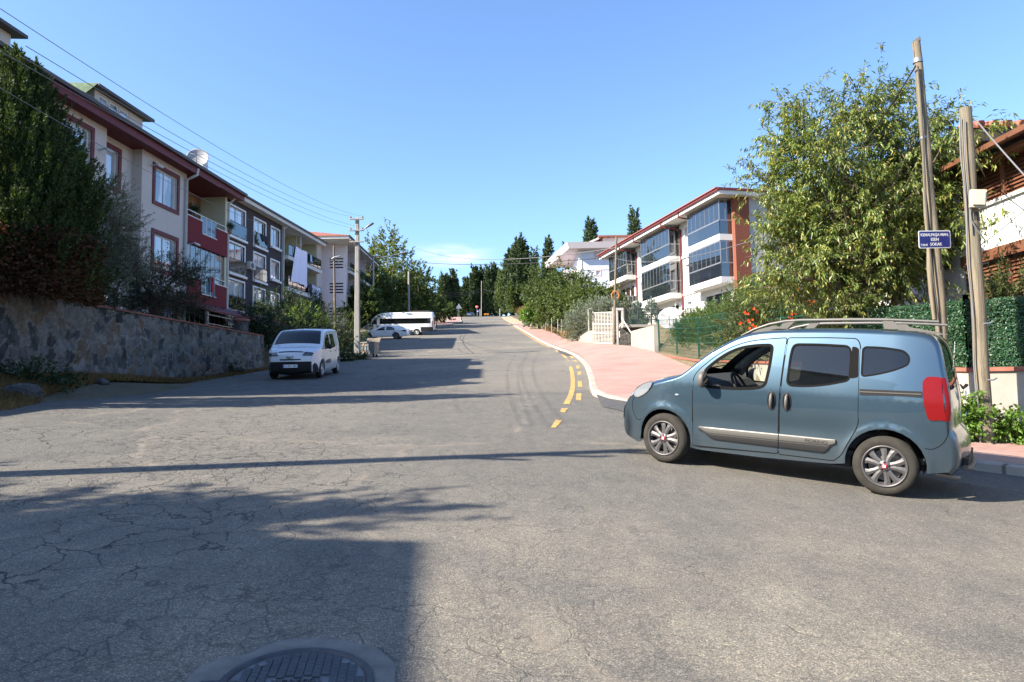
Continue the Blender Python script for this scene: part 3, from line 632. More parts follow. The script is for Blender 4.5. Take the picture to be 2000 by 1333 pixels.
# ------------------------------------------------------------ RIGHT APARTMENT WITH GLAZED BALCONIES
dA = Vector((.2230, -.9748))
O4 = Vector((14.1, 45.3))-dA*21.2
A4 = empty('apartment_building', (O4.x, O4.y, 0), math.atan2(dA.y, dA.x), 'white apartment house with smoked glass balconies, red gutters and rust coloured corner', 'building')
def rightb():
    L = 21.2; zb, ze = 4.9, 14.42; yw = .95     # wall plane inset
    bays = [(.5, 4.9), (8.1, 13.6), (16.6, 21.2)]; gaps = [(-.3, .5), (4.9, 8.1), (13.6, 16.6)]
    lev = [11.53, 8.63, 5.73]; w = MB()
    holes = []
    for a, b in gaps[1:]:
        c = a+.9
        for z in lev: holes.append((c, c+.75, z+.95, z+2.45))
    allh = list(holes)
    for a, b in bays:
        for z in lev: allh.append((a+.5, b-.6, z+.45, z+2.55))
    wall_holes(w, -.3, L+.3, zb, ze, yw, allh, .15); w.box(-.3, -.25, yw, 11, zb, ze); w.build('wall', B_white, A4)
    for a, b, c, d in holes: window(A4, a, b, c, d, yw, 1, .06, .14)
    for a, b, c, d in allh[len(holes):]: window(A4, a, b, c, d, yw, 3, name='balcony_door', fm=B_upvc, gm=G_dark)
    for a, b in gaps[1:]:
        for z in lev: MB().box(a+.02, b-.02, yw-.1, yw-.003, z+.1, z+.3).box(a+.02, b-.02, yw-.06, yw-.003, z+.42, z+.5).build('cornice', B_white, A4)
    # near end: side of bay, rust element, grey wall
    e = MB(); e.box(L+.3, L+.36, 1.9, 10.8, zb, ze); e.build('end_wall', B_grey, A4)
    e = MB(); e.box(L+.05, L+.42, .9, 2.0, zb, ze); e.build('rust_cladding', B_brown, A4)
    e = MB(); e.box(-.35, L+.36, 10.8, 11, zb, ze); e.build('back_wall', B_grey, A4)
    for i, (a, b) in enumerate(bays):
        for j, z in enumerate(lev):
            open_ = (i == 0 and j >= 1)
            s = MB(); ch = .0
            s.box(a, b, -.02, yw, z, z+.42); s.build('balcony_slab', B_white, A4)
            if j == 2: continue
            f = MB(); t = .05; z0 = z+.42; zr = z0+.95; z1 = z+2.9 if j else ze-.03
            f.box(a+.05, b-.03, 0, t, zr-.04, zr+.05); f.box(b-.06, b-.02, .06, yw-.02, zr-.04, zr+.05)
            if not open_:
                f.box(a+.05, b-.03, 0, t, z1-.1, z1-.005); f.box(b-.06, b-.02, .06, yw-.02, z1-.1, z1-.005)
                n = 9 if b-a > 5 else 7
                for k in range(n+1): x = a+.05+(b-a-.11)*k/n; f.box(x, x+(.03 if 0 < k < n else .06), .0, .045, zr+.05, z1-.1)
                f.box(b-.05, b-.01, yw/2-.02, yw/2+.02, zr+.05, z1-.1)
            else: f.box(a+.06, a+.2, 0, .14, z0, z1)
            fo = f.build('balcony_glazing', B_alu, A4)
            if not open_: MB().box(a+.1, b-.07, .015, .03, zr+.05, z1-.1).box(b-.045, b-.03, .05, yw-.05, zr+.05, z1-.1).build('upper_pane', G_dark, fo)
            MB().box(a+.06, b-.07, .015, .03, z0, zr-.04).box(b-.045, b-.03, .05, yw-.05, z0, zr-.04).build('lower_pane', G_dark, fo)
            r = MB(); r.tube([(a+.1, .12, z0+.8), (b-.1, .12, z0+.8)], .02, 5)
            for k in range(7): x = a+.15+(b-a-.3)*k/6; r.tube([(x, .12, z0), (x, .12, z0+.8)], .012, 4)
            r.build('railing', B_black, A4)
    MB().box(1.0, 1.3, .05, .7, 9.1, 11.5).build('orange_pillar', mat('orange_paint', (.55,.14,.03), .7), A4)
    # soffit, fascia, gutter, roof
    MB().box(-.7, L+.9, -.42, 11.2, ze, ze+.05).build('soffit', B_white, A4)
    MB().box(-.7, L+.95, -.5, -.42, ze-.03, ze+.26).box(L+.9, L+.96, -.42, 11.2, ze-.03, ze+.26).build('fascia', B_white, A4)
    MB().box(-.75, L+1.0, -.66, -.5, ze+.2, ze+.36).box(L+.96, L+1.08, -.6, 11.2, ze+.24, ze+.38).build('gutter', B_redpipe, A4)
    hip_roof('roof', 0, L+.2, 0, 11, ze+.42, 2.1, .75, A4, B_tile, .06, run=6.3)
    for x, yy in ((4.98, 0), (13.68, 0)):
        pipe(A4, [(x-1.2+.9, -.55, ze+.22), (x-.3, -.55, ze-.15), (x+.1, .3, ze-.35), (x+.2, yw-.12, ze-.45), (x+.2, yw-.12, 5)], B_redpipe, .07)
    pipe(A4, [(16.35, -.55, ze+.22), (16.35, -.5, ze-.15), (16.5, .3, ze-.3), (16.5, yw-.1, ze-.35)], B_redpipe, .06); pipe(A4, [(7.9, -.55, ze+.22), (7.9, -.5, ze-.15), (8.0, .3, ze-.3), (8.0, yw-.1, ze-.35)], B_redpipe, .06)
    c = MB(); c.box(9.6, 10.4, 2.4, 3.1, ze+.7, 16.2); co = c.build('chimney', B_white, A4); MB().box(9.45, 10.55, 2.25, 3.25, 16.42, 16.52).box(9.6, 9.7, 2.4, 3.1, 16.2, 16.42).box(10.3, 10.4, 2.4, 3.1, 16.2, 16.42).build('chimney_cap', B_white, co)
    aircon(A4, 4.95, .8, 8.9)
    MB().tube([(12.2, .5, 6.6+.9), (15.2, .5, 6.6+.9)], .06, 8).tube([(13.3, .5, 7.5), (13.3, .5, 8.6)], .02, 5).build('awning_roller', B_upvc, A4)
    for z in (13.4, 10.5): MB().tube([(13.0, .7, z-.1), (12.9, .4, z+.1)], .07, 8).build('wall_lamp', B_upvc, A4)
rightb()
# ------------------------------------------------------------ WHITE HOUSE BEHIND
A5 = empty('white_house', (10.4, 103, 0), 0, 'white house behind the trees, walls coloured with the blue of shade, with deep flat eave and small orange attic roof', 'building')
def backh():
    zb, ze = 9, 22.95; w = MB(); holes = [(2.45, 3.1, 21.8, 22.45), (2.6, 3.25, 19.05, 19.7)]
    wall_holes(w, 0, 16, zb, ze, 0, holes, .2); w.box(-.0, .05, .01, 14, zb, ze); w.box(15.9, 16, .01, 14, zb, ze); w.box(0, 16, 13.9, 14, zb, ze); w.build('wall', B_shadeblue, A5)
    for h in holes: window(A5, *h, 0, 1, .05, .14, mat('pink_trim', (.55,.38,.34), .8))
    MB().box(-.02, 16, -.06, -.003, 21.5, 21.58).box(-.02, 16, -.06, -.003, 19.85, 19.93).build('string_course', B_pink, A5)
    MB().box(-.08, .45, -.07, -.004, zb, ze).build('corner_strip', B_white, A5)
    MB().add([(-1.6,-1.3,ze),(16.5,-1.3,ze),(16.5,15,ze),(-4.2,15,ze),(-1.9,-1.6,ze+.9),(16.5,-1.6,ze+.9),(16.5,15,ze+.9),(-4.5,15,ze+.9)], [(3,2,1,0),(4,5,6,7),(0,1,5,4),(1,2,6,5),(3,0,4,7),(2,3,7,6)]).build('flat_eave', B_pink, A5)
    for z in (19.6, 16.3): MB().box(-2.4, -.02, 3, 12, z, z+.9).build('balcony', B_pink, A5)
    w = MB(); w.box(4.2, 8.6, 3, 10, ze+.9, 25.6); w.build('attic_wall', B_white, A5); hip_roof('attic_roof', 4.1, 8.7, 3, 10, 25.7, .55, .7, A5, B_tile, .25)
    MB().add([(1.6,.5,ze+.92),(6.4,.5,ze+.92),(4.8,4,ze+1.9),(3.9,4,ze+1.9)], [(0,1,2,3)]).add([(6.4,.5,ze+.92),(6.4,6,ze+.92),(4.8,4,ze+1.9)], [(0,1,2)]).build('lower_roof', B_tile, A5)
    MB().add([(-.4,3.4,23.9),(4.2,3.0,25.85),(4.2,3.0,25.55),(-.4,3.4,23.7),(-.4,9,23.9),(4.2,9,25.85)], [(0,1,2,3),(0,4,5,1)]).build('lean_to_roof', B_pink, A5)
    dish(A5, (8.7, 2.3, 24.7), .55, (-.3, -1, .35), mast=1.0)
backh()
# ------------------------------------------------------------ HOUSE AT THE RIGHT EDGE
A6 = empty('white_house', (9.6, 19, 0), R_(-90), 'white house at the right edge with brown louvred shutters and clay tiled eaves', 'building')
def nearh():
    # local x = 19 - worldY, y = worldX - 9.6
    w = MB(); zb, zt = 1.0, 5.15
    wall_holes(w, 0, 4.7, zb, 6.2, 0, [(2.4, 2.95, 4.0, 5.6)], .2)
    w.box(4.7, 9.5, 0, .15, 4.27, zt); w.box(9.4, 9.5, .16, 8, zb, 6.2); w.box(0, .05, .01, 8, zb, 6.2); w.box(4.7, 9.39, .5, .6, zb, 6.2); w.build('wall', B_white, A6)
    MB().box(4.7, 9.5, -.08, -.003, 4.05, 4.27).box(4.6, 9.6, -.3, .0, 5.92, 6.0).build('brown_band', B_louvre, A6)
    MB().box(4.66, 9.55, -.06, .2, 5.15, 5.22).build('parapet_coping', B_conc_l, A6)
    for z0, z1 in ((1.9, 4.03), (5.24, 5.95)):
        l = MB(); z = z0
        while z < z1-.04: l.add([(4.75, .02, z), (9.4, .02, z), (9.4, .07, z+.07), (4.75, .07, z+.07)], [(0,1,2,3)]); z += .075
        for x in (4.72, 5.9, 7.1, 8.3, 9.35): l.box(x, x+.1, -.0, .1, z0, z1)
        l.box(4.72, 9.45, .08, .1, z0, z1); l.build('louvred_shutter', B_louvre, A6)
    r = MB(); r.add([(-.4,-.6,6.02),(9.8,-.6,6.02),(9.8,2.0,6.7),(-.4,2.0,6.7),(-.4,-.6,6.12),(9.8,-.6,6.12),(9.8,2.0,6.8),(-.4,2.0,6.8)], [(3,2,1,0),(4,5,6,7),(0,1,5,4),(1,2,6,5),(3,0,4,7)])
    r.build('lower_roof', B_louvre, A6)
    # upper storey set back, its gable end faces the viewer
    w = MB(); w.box(-3, 3.2, 1.6, 11, 5.5, 7.35); w.build('upper_wall', B_cream, A6)
    MB().box(-3.5, 3.9, 1.0, 11.5, 7.10, 7.17).build('soffit', B_darkroof, A6); MB().box(3.9, 4.0, .9, 11.6, 7.05, 7.35).box(-3.6, 3.9, .9, 1.0, 7.05, 7.35).build('fascia', B_darkroof, A6)
    hip_roof('roof', -3.2, 3.6, 1.3, 11.2, 7.39, .45, .45, A6, B_tile, .05)
    m = MB(); m.lathe([(.0, .12), (.07, .1), (.1, 0)], 8, 0)
    t = MB()
    for k in range(34): y = 1.0+k*.31; t.tube([(4.1, y, 7.41), (3.4, y, 7.6)], .085, 6)
    t.build('eave_tiles', B_tile, A6)
    pipe(A6, [(2.1, -.08, 6.1), (2.1, -.08, 1.0)], B_redpipe, .06)
B_conc_l = mat('pale_concrete', (.5,.5,.48), .9)
nearh()
# ------------------------------------------------------------ WALLS
def stonewall():
    m = mat('rubble_stone', rough=.92); n = NT(m); v = n.co()
    wv = n.n('VectorMath', _operation='ADD'); nz = n.n('TexNoise', Scale=2.6, Detail=7, Roughness=.7); n.l(v, nz.inputs[0]); sc = n.n('VectorMath', _operation='SCALE'); sc.inputs['Scale'].default_value = .85
    n.l(nz.outputs['Color'], sc.inputs[0]); n.l(v, wv.inputs[0]); n.l(sc.outputs[0], wv.inputs[1])
    e = n.n('TexVoronoi', _feature='DISTANCE_TO_EDGE', Scale=2.3); c = n.n('TexVoronoi', Scale=2.3); n.l(wv.outputs[0], e.inputs[0]); n.l(wv.outputs[0], c.inputs[0])
    bw = n.n('RGBToBW'); n.l(c.outputs['Color'], bw.inputs[0])
    st = n.ramp(bw.outputs[0], [(.2, (.045,.042,.04)), (.45, (.085,.08,.074)), (.6, (.115,.095,.07)), (.8, (.065,.062,.06))])
    st = n.mix(.6, st, n.ramp(n.noise(v, 9, 6, .7), [(.3, .5), (.7, 1.5)]), 'MULTIPLY')
    mo = n.mix(n.ramp(n.noise(n.co((1, 1, .5)), 1.2, 5, .7), [(.4, 0), (.62, 1)]), (.17,.16,.15), (.07,.068,.066))
    x = n.mix(n.mix(1, n.ramp(e.outputs[0], [(.0, 1), (.13, 0)]), n.ramp(n.noise(n.co((1.5,1.5,.6)), 3, 6, .75), [(.4, .1), (.62, 1)]), 'MULTIPLY'), st, mo); x = n.mix(n.ramp(n.noise(n.co((4,4,.7)), 1.5, 7, .75), [(.5, 0), (.68, .55)]), x, (.17,.165,.16)); n.col(x)
    n.bump(n.mix(.35, n.ramp(e.outputs[0], [(0, 0), (.14, 1)]), n.noise(v, 18, 5)), .9, .08); return m
M_stone = stonewall(); M_brickcap = mat('red_coping', (.22,.075,.05), .85, var=.3, vscale=6)
def poly_wall(par, name, P, zb, zt, th, mt, bump_=0, seed=1, cap=None):
    "wall along polyline P, zb/zt functions of (x,y)"
    rnd = random.Random(seed); Q = densify(P, lambda p: .5, False); n = len(Q); O = offs(Q, th); mb = MB(); nz = 8
    v = []
    for i, (a, b) in enumerate(zip(Q, O)):
        z0 = min(zb(*a), zb(*b)); z1 = zt(*a)
        for j in range(nz+1):
            z = z0+(z1-z0)*j/nz; d = rnd.uniform(-bump_, bump_); v.append((a[0]+(a[0]-b[0])/th*d, a[1]+(a[1]-b[1])/th*d, z))
        v += [(b[0], b[1], z1), (b[0], b[1], z0)]
    m = nz+3; fs = [(i*m+k, i*m+k+1, (i+1)*m+k+1, (i+1)*m+k) for i in range(n-1) for k in range(m-1)]
    mb.add(v, fs); mb.add(v[:m], [tuple(range(m))]); mb.add(v[-m:], [tuple(range(m))[::-1]])
    o = mb.build(name, mt, par)
    if cap:
        c = MB(); A = offs(Q, -.05); Bq = offs(Q, th+.05); vv = []
        for (ax, ay), (bx, by), q in zip(A, Bq, Q): z = zt(*q); vv += [(ax, ay, z+.003), (ax, ay, z+.07), (bx, by, z+.07), (bx, by, z+.003)]
        c.add(vv, [(i*4+k, i*4+(k+1) % 4, (i+1)*4+(k+1) % 4, (i+1)*4+k) for i in range(n-1) for k in range(4)]); c.add(vv[:4], [(0,1,2,3)]); c.add(vv[-4:], [(3,2,1,0)])
        c.build('coping', cap, par)
    return o
w1 = empty('retaining_wall', (0, 0, 0), 0, 'tall rubble stone retaining wall with thin red coping along the left of the road', 'wall')
def stone2():
    m = mat('coursed_rubble', rough=.95, spec=.2); n = NT(m); v = n.co(); a = n.n('VertexColor', _layer_name='stone'); sp = n.n('SeparateColor'); n.l(a.outputs[0], sp.inputs[0])
    st = n.ramp(sp.outputs[0], [(.0, (.035,.033,.032)), (.25, (.10,.094,.088)), (.5, (.15,.138,.12)), (.7, (.13,.088,.055)), (.85, (.19,.18,.17)), (1, (.055,.053,.053))])
    st = n.mix(1, st, n.ramp(n.noise(v, 7, 8, .75), [(.3, .45), (.7, 1.7)]), 'MULTIPLY')
    e = n.mix(1, n.ramp(sp.outputs[1], [(.05, 1), (.55, 0)]), n.ramp(n.noise(n.co((1, 1, .6)), 2.3, 7, .75), [(.38, .15), (.60, 1)]), 'MULTIPLY')
    x = n.mix(e, st, (.27,.26,.24)); x = n.mix(n.ramp(n.noise(n.co((2.6, 2.6, .5)), 1.3, 8, .8), [(.50, 0), (.66, .6)]), x, (.17,.165,.16)); x = n.mix(n.ramp(n.noise(n.co((.5,.5,1.2)), .9, 5), [(.5, 0), (.75, .35)]), x, (.045,.046,.044)); n.col(x)
    n.bump(n.noise(v, 22, 6, .7), .9, .03); return m
def rubble_wall(par, P, zb, zt, th, seed=1):
    rg = np.random.default_rng(seed); Q = densify(P, lambda p: .075, False); n = len(Q); nz = 40; A = np.array(Q); seg = np.r_[0, np.cumsum(np.linalg.norm(np.diff(A, axis=0), axis=1))]
    cw, chh = .36, .27; nu = int(seg[-1]/cw)+4; nv = 16; J = rg.uniform(-.36, .36, (nu, nv, 2)); RN = rg.random((nu, nv)); OFS = rg.uniform(-.02, .035, (nu, nv))
    nr = np.array(offs(Q, 1.0))-A; zz0 = np.array([zb(*q) for q in Q]); zz1 = np.array([zt(*q) for q in Q]); V = np.zeros((n, nz+1, 3)); COL = np.ones((n, nz+1, 4))
    for j in range(nz+1):
        z = zz0+(zz1-zz0)*j/nz; u = seg/cw+1+.15*np.sin(z*5+seg*3); w = (z-zz0.min())/chh*.85+1+.12*np.sin(seg*4.3); iu = np.floor(u).astype(int); iw = np.floor(w).astype(int); D = []; K = []
        for a in (-1, 0, 1):
            for b in (-1, 0, 1):
                cu = np.clip(iu+a, 0, nu-1); cv = (iw+b) % nv; du = (u-(iu+a+.5+J[cu, cv, 0]))*cw; dv = (w-(iw+b+.5+J[cu, cv, 1]))*chh; D.append(np.hypot(du, dv)); K.append(RN[cu, cv]+1j*OFS[cu, cv])
        D = np.array(D); K = np.array(K); o_ = np.argsort(D, axis=0); f1 = np.take_along_axis(D, o_[:1], 0)[0]; f2 = np.take_along_axis(D, o_[1:2], 0)[0]; kk_ = np.take_along_axis(K, o_[:1], 0)[0]; e = np.clip((f2-f1)/.075, 0, 1); h = (.045*(1-(1-e)**2)+kk_.imag*e+rg.normal(0, .003, n))
        V[:, j, :2] = A-nr*h[:, None]; V[:, j, 2] = z; COL[:, j, 0] = kk_.real; COL[:, j, 1] = e
    mb = MB(); m = nz+1; mb.add(V.reshape(-1, 3).tolist(), [(i*m+k, i*m+k+1, (i+1)*m+k+1, (i+1)*m+k) for i in range(n-1) for k in range(nz)], 0, True)
    o = mb.build('masonry', stone2(), par); ca = o.data.color_attributes.new('stone', 'FLOAT_COLOR', 'POINT'); ca.data.foreach_set('color', COL.astype(np.float32).ravel())
    B = [p for p in offs(Q, th)][::8]; T0 = Q[::8]; mb = MB(); v = []
    for a, b in zip(T0, B): v += [(a[0], a[1], zt(*a)), (b[0], b[1], zt(*a)), (b[0], b[1], zb(*a))]
    mb.add(v, [(3*i+k, 3*i+3+k, 3*i+4+k, 3*i+1+k) for i in range(len(B)-1) for k in (0, 1)]); mb.build('wall_core', M_stone, par)
    c = MB(); A_ = offs(T0, -.09); B_ = offs(T0, th+.05); vv = []
    for (ax, ay), (bx, by), q in zip(A_, B_, T0): z = zt(*q)+random.uniform(-.006, .006); vv += [(ax, ay, z+.003), (ax, ay, z+.06), (bx, by, z+.06), (bx, by, z+.003)]
    c.add(vv, [(i*4+k, i*4+(k+1) % 4, (i+1)*4+(k+1) % 4, (i+1)*4+k) for i in range(len(T0)-1) for k in range(4)]); c.add(vv[:4], [(0,1,2,3)]); c.add(vv[-4:], [(3,2,1,0)]); c.build('coping', M_brickcap, par)
rubble_wall(w1, [(-12.05, 9.5), (-12.2, 14), (-12.1, 24), (-11.95, 32.6), (-12.4, 33.8), (-14.5, 34.6)], lambda x, y: H(x, y)-.3, lambda x, y: 4.2+.012*(y-16), .42)
gp = empty('gate_pillar', (-12.35, 31.0, 4.35), 0, 'round topped rubble pillar standing on the left stone wall', 'pillar'); MB().tube([(0,0,0), (0,0,.62)], [.33, .31], 14).build('shaft', M_stone, gp); MB().tube([(0,0,.62), (0,0,.72), (0,0,.76)], [.38, .36, .2], 14).build('cap', M_brickcap, gp)
w2 = empty('low_stone_wall', (0, 0, 0), 0, 'low rubble wall under the bushes between the white van and concrete pole', 'wall')
poly_wall(w2, 'masonry', [(-12.0, 35.6), (-12.6, 41), (-15.6, 50), (-19.5, 61)], lambda x, y: H(x, y)-.3, lambda x, y: H(x, y)+1.0+.35*math.sin(y*.4), .35, M_stone, .04)
# right low wall with red coping
w3 = empty('garden_wall', (0, 0, 0), 0, 'low plastered garden wall with reddish coping running behind the blue car', 'wall')
def zc(x, y):
    T = [(31, 3.12), (25, 2.58), (18, 2.2), (14.2, 1.95), (11.5, 1.80), (0, 1.78)]
    for (y0, a), (y1, b) in zip(T, T[1:]):
        if y1 <= y <= y0: return a+(b-a)*(y0-y)/(y0-y1)
    return 1.78 if y < 0 else 3.12
poly_wall(w3, 'masonry', WALLP, lambda x, y: H(x, y)-.2, zc, .2, M_conc, .0, cap=M_brickcap)
# concrete retaining wall, dark stone terrace and stepped ramp wall by the gate
w4 = empty('concrete_wall', (0, 0, 0), 0, 'pale stained concrete wall between the white gate and the green fence', 'wall')
poly_wall(w4, 'panel', [(7.05, 40.3), (6.75, 36), (6.6, 31.6)], lambda x, y: H(x, y)-.3, lambda x, y: 5.0-.055*(40-y), .25, M_conc)
w5 = empty('terrace_wall', (0, 0, 0), 0, 'dark rough terrace wall with a thin slab edge behind the wooden pole', 'wall')
poly_wall(w5, 'masonry', [(6.9, 43.4), (12.5, 43.0)], lambda x, y: H(x, y)-.3, lambda x, y: 5.45, .3, M_stone, .03, seed=5); MB().box(7.0, 12.6, 42.75, 45.6, 5.5, 5.66).build('terrace_slab', M_conc, w5)
w6 = empty('garden_wall', (0, 0, 0), 0, 'low pale wall stepping up the slope left of the white gate', 'wall')
poly_wall(w6, 'masonry', [(5.05, 58), (5.1, 52), (5.6, 47.2)], lambda x, y: H(x, y)-.3, lambda x, y: H(x, y)+.25+.75*ss((54-y)/7), .2, M_conc)
# ------------------------------------------------------------ VEHICLES
def paint(name, c, metal=0, rough=.25, dirt=.15, dc=(.13,.115,.095)):
    m = mat(name, c, rough, metal, coat=1.0); n = NT(m); v = n.co(); sp = n.n('SeparateXYZ'); n.l(v, sp.inputs[0])
    mr = n.n('MapRange'); n.l(sp.outputs[2], mr.inputs[0]); mr.inputs[1].default_value = .75; mr.inputs[2].default_value = .15; mr.inputs[3].default_value = 0; mr.inputs[4].default_value = 1
    f = n.noise(v, 5, 6, .7); k = n.mix(1, mr.outputs[0], n.ramp(f, [(.3, .2), (.7, dirt*3)]), 'MULTIPLY'); k2 = n.mix(1, k, n.ramp(n.noise(v, 1.3, 5), [(.45, 0), (.75, dirt*.6)]), 'ADD')
    n.col(n.mix(k2, c, dc)); rr = n.n('MapRange'); n.l(k2, rr.inputs[0]); rr.inputs[3].default_value = rough; rr.inputs[4].default_value = .8; n.l(rr.outputs[0], n.b.inputs['Roughness'])
    cw = n.n('MapRange'); n.l(k2, cw.inputs[0]); cw.inputs[3].default_value = 1; cw.inputs[4].default_value = .0; cw.inputs[2].default_value = .6; n.l(cw.outputs[0], n.b.inputs['Coat Weight']); return m
P_blue = paint('blue_car_paint', (.050,.090,.128), .78, .33, .14); P_white = paint('white_car_paint', (.62,.63,.65), 0, .3, .10); P_silver = paint('silver_car_paint', (.3,.31,.33), .5, .3)
C_tyre = mat('tyre_rubber', (.022,.021,.02), .85, var=.25, vscale=8, dirt=.2); C_tyre2 = mat('dusty_tyre', (.027,.025,.022), .9, var=.3, vscale=7, spec=.2)
C_rim = mat('alloy_rim', (.085,.082,.085), .45, .5); C_black = mat('black_plastic', (.012,.012,.013), .6, spec=.3); C_grey = mat('grey_trim', (.075,.07,.065), .55, var=.2); C_trim2 = mat('silver_trim', (.10,.096,.09), .45, .35)
C_rub = mat('rubber_seal', (.006,.006,.006), .9, spec=.12); C_int = mat('car_interior', (.03,.03,.032), .8); C_seat = mat('seat_fabric', (.06,.06,.065), .9); C_lining = mat('door_lining', (.035,.035,.037), .7)
C_red = mat('red_lens', (.13,.003,.004), .3, spec=.25); C_redl = mat('bright_red_lens', (.7,.05,.04), .1, coat=1); C_clear = mat('clear_lens', (.30,.33,.37), .08, .5, coat=1); C_chrome = mat('chrome', (.8,.8,.8), .08, 1); C_amber = mat('amber_lens', (.7,.25,.03), .2)
C_white = mat('plain_white', (.8,.8,.8), .5); C_brake = mat('brake_disc', (.2,.18,.17), .5, .6)
G_tint = glass('tinted_car_glass', (.003,.004,.005), .10, .01, .6); G_tint.node_tree.nodes['Principled BSDF'].inputs['IOR'].default_value = 1.5
def clearglass():
    m = bpy.data.materials.new('clear_car_glass'); m.use_nodes = True; n = NT(m); tr = n.n('BsdfTransparent'); tr.inputs[0].default_value = (.80,.87,.85,1); gl = n.n('BsdfGlossy'); gl.inputs['Roughness'].default_value = .01
    fr = n.n('Fresnel'); fr.inputs[0].default_value = 1.55; ge = n.n('NewGeometry'); mi = n.n('MapRange'); n.l(ge.outputs['Backfacing'], mi.inputs[0]); mi.inputs[3].default_value = 1.45; mi.inputs[4].default_value = 1/1.45; n.l(mi.outputs[0], fr.inputs[0]); mx = n.n('MixShader'); n.l(fr.outputs[0], mx.inputs[0]); n.l(tr.outputs[0], mx.inputs[1]); n.l(gl.outputs[0], mx.inputs[2]); n.l(mx.outputs[0], n.out.inputs[0]); return m
G_clear = clearglass()
def cat(P, sub=3, closed=False):
    "Catmull-Rom through tuples of any length"
    out = []; n = len(P)
    for i in range(n if closed else n-1):
        p0, p1, p2, p3 = (P[(i-1) % n] if closed or i > 0 else P[0]), P[i], P[(i+1) % n], (P[(i+2) % n] if closed or i+2 < n else P[-1])
        for k in range(sub):
            t = k/sub
            out.append(tuple(.5*(2*b+(c-a)*t+(2*a-5*b+4*c-d)*t*t+(3*b-a-3*c+d)*t**3) for a, b, c, d in zip(p0, p1, p2, p3)))
    if not closed: out.append(tuple(P[-1]))
    return out
def roundpoly(P, r=.04, k=4):
    out = []; n = len(P)
    for i in range(n):
        p = Vector(P[i][:2]); a = Vector(P[i-1][:2]); b = Vector(P[(i+1) % n][:2]); rr = P[i][2] if len(P[i]) > 2 else r
        da = a-p; db = b-p; t = min(rr, da.length*.48, db.length*.48); A = p+da.normalized()*t; B = p+db.normalized()*t
        for j in range(k+1): s = j/k; out.append(tuple(A*(1-s)**2+p*2*s*(1-s)+B*s*s))
    return out
def area(P): return sum(P[i-1][0]*P[i][1]-P[i][0]*P[i-1][1] for i in range(len(P)))/2
def inset(P, d):
    "shrink closed polygon by d"
    s = 1 if area(P) > 0 else -1; n = len(P); out = []
    for i in range(n):
        a, p, b = Vector(P[i-1][:2]), Vector(P[i][:2]), Vector(P[(i+1) % n][:2]); t = (p-a).normalized()+(b-p).normalized()
        if t.length < 1e-6: out.append(tuple(p)); continue
        t.normalize(); out.append((p.x-t.y*d*s, p.y+t.x*d*s))
    return out
def region(loops, inside, step):
    pts = []; ed = []
    for L in loops:
        b = len(pts); L = densify(L, lambda p: step*.9); pts += [Vector(p) for p in L]; ed += [(b+i, b+(i+1) % len(L)) for i in range(len(L))]
    xs = [p.x for p in pts]; ys = [p.y for p in pts]; x = min(xs)
    j = 0
    while x < max(xs):
        y = min(ys)+(step/2 if j % 2 else 0); j += 1
        while y < max(ys):
            if inside(x, y): pts.append(Vector((x, y)))
            y += step
        x += step*.87
    r = delaunay_2d_cdt(pts, ed, [], 0, 1e-4); V, Fc = r[0], r[2]
    return [tuple(v) for v in V], [tuple(f) for f in Fc if inside(sum(V[i][0] for i in f)/3, sum(V[i][1] for i in f)/3)]
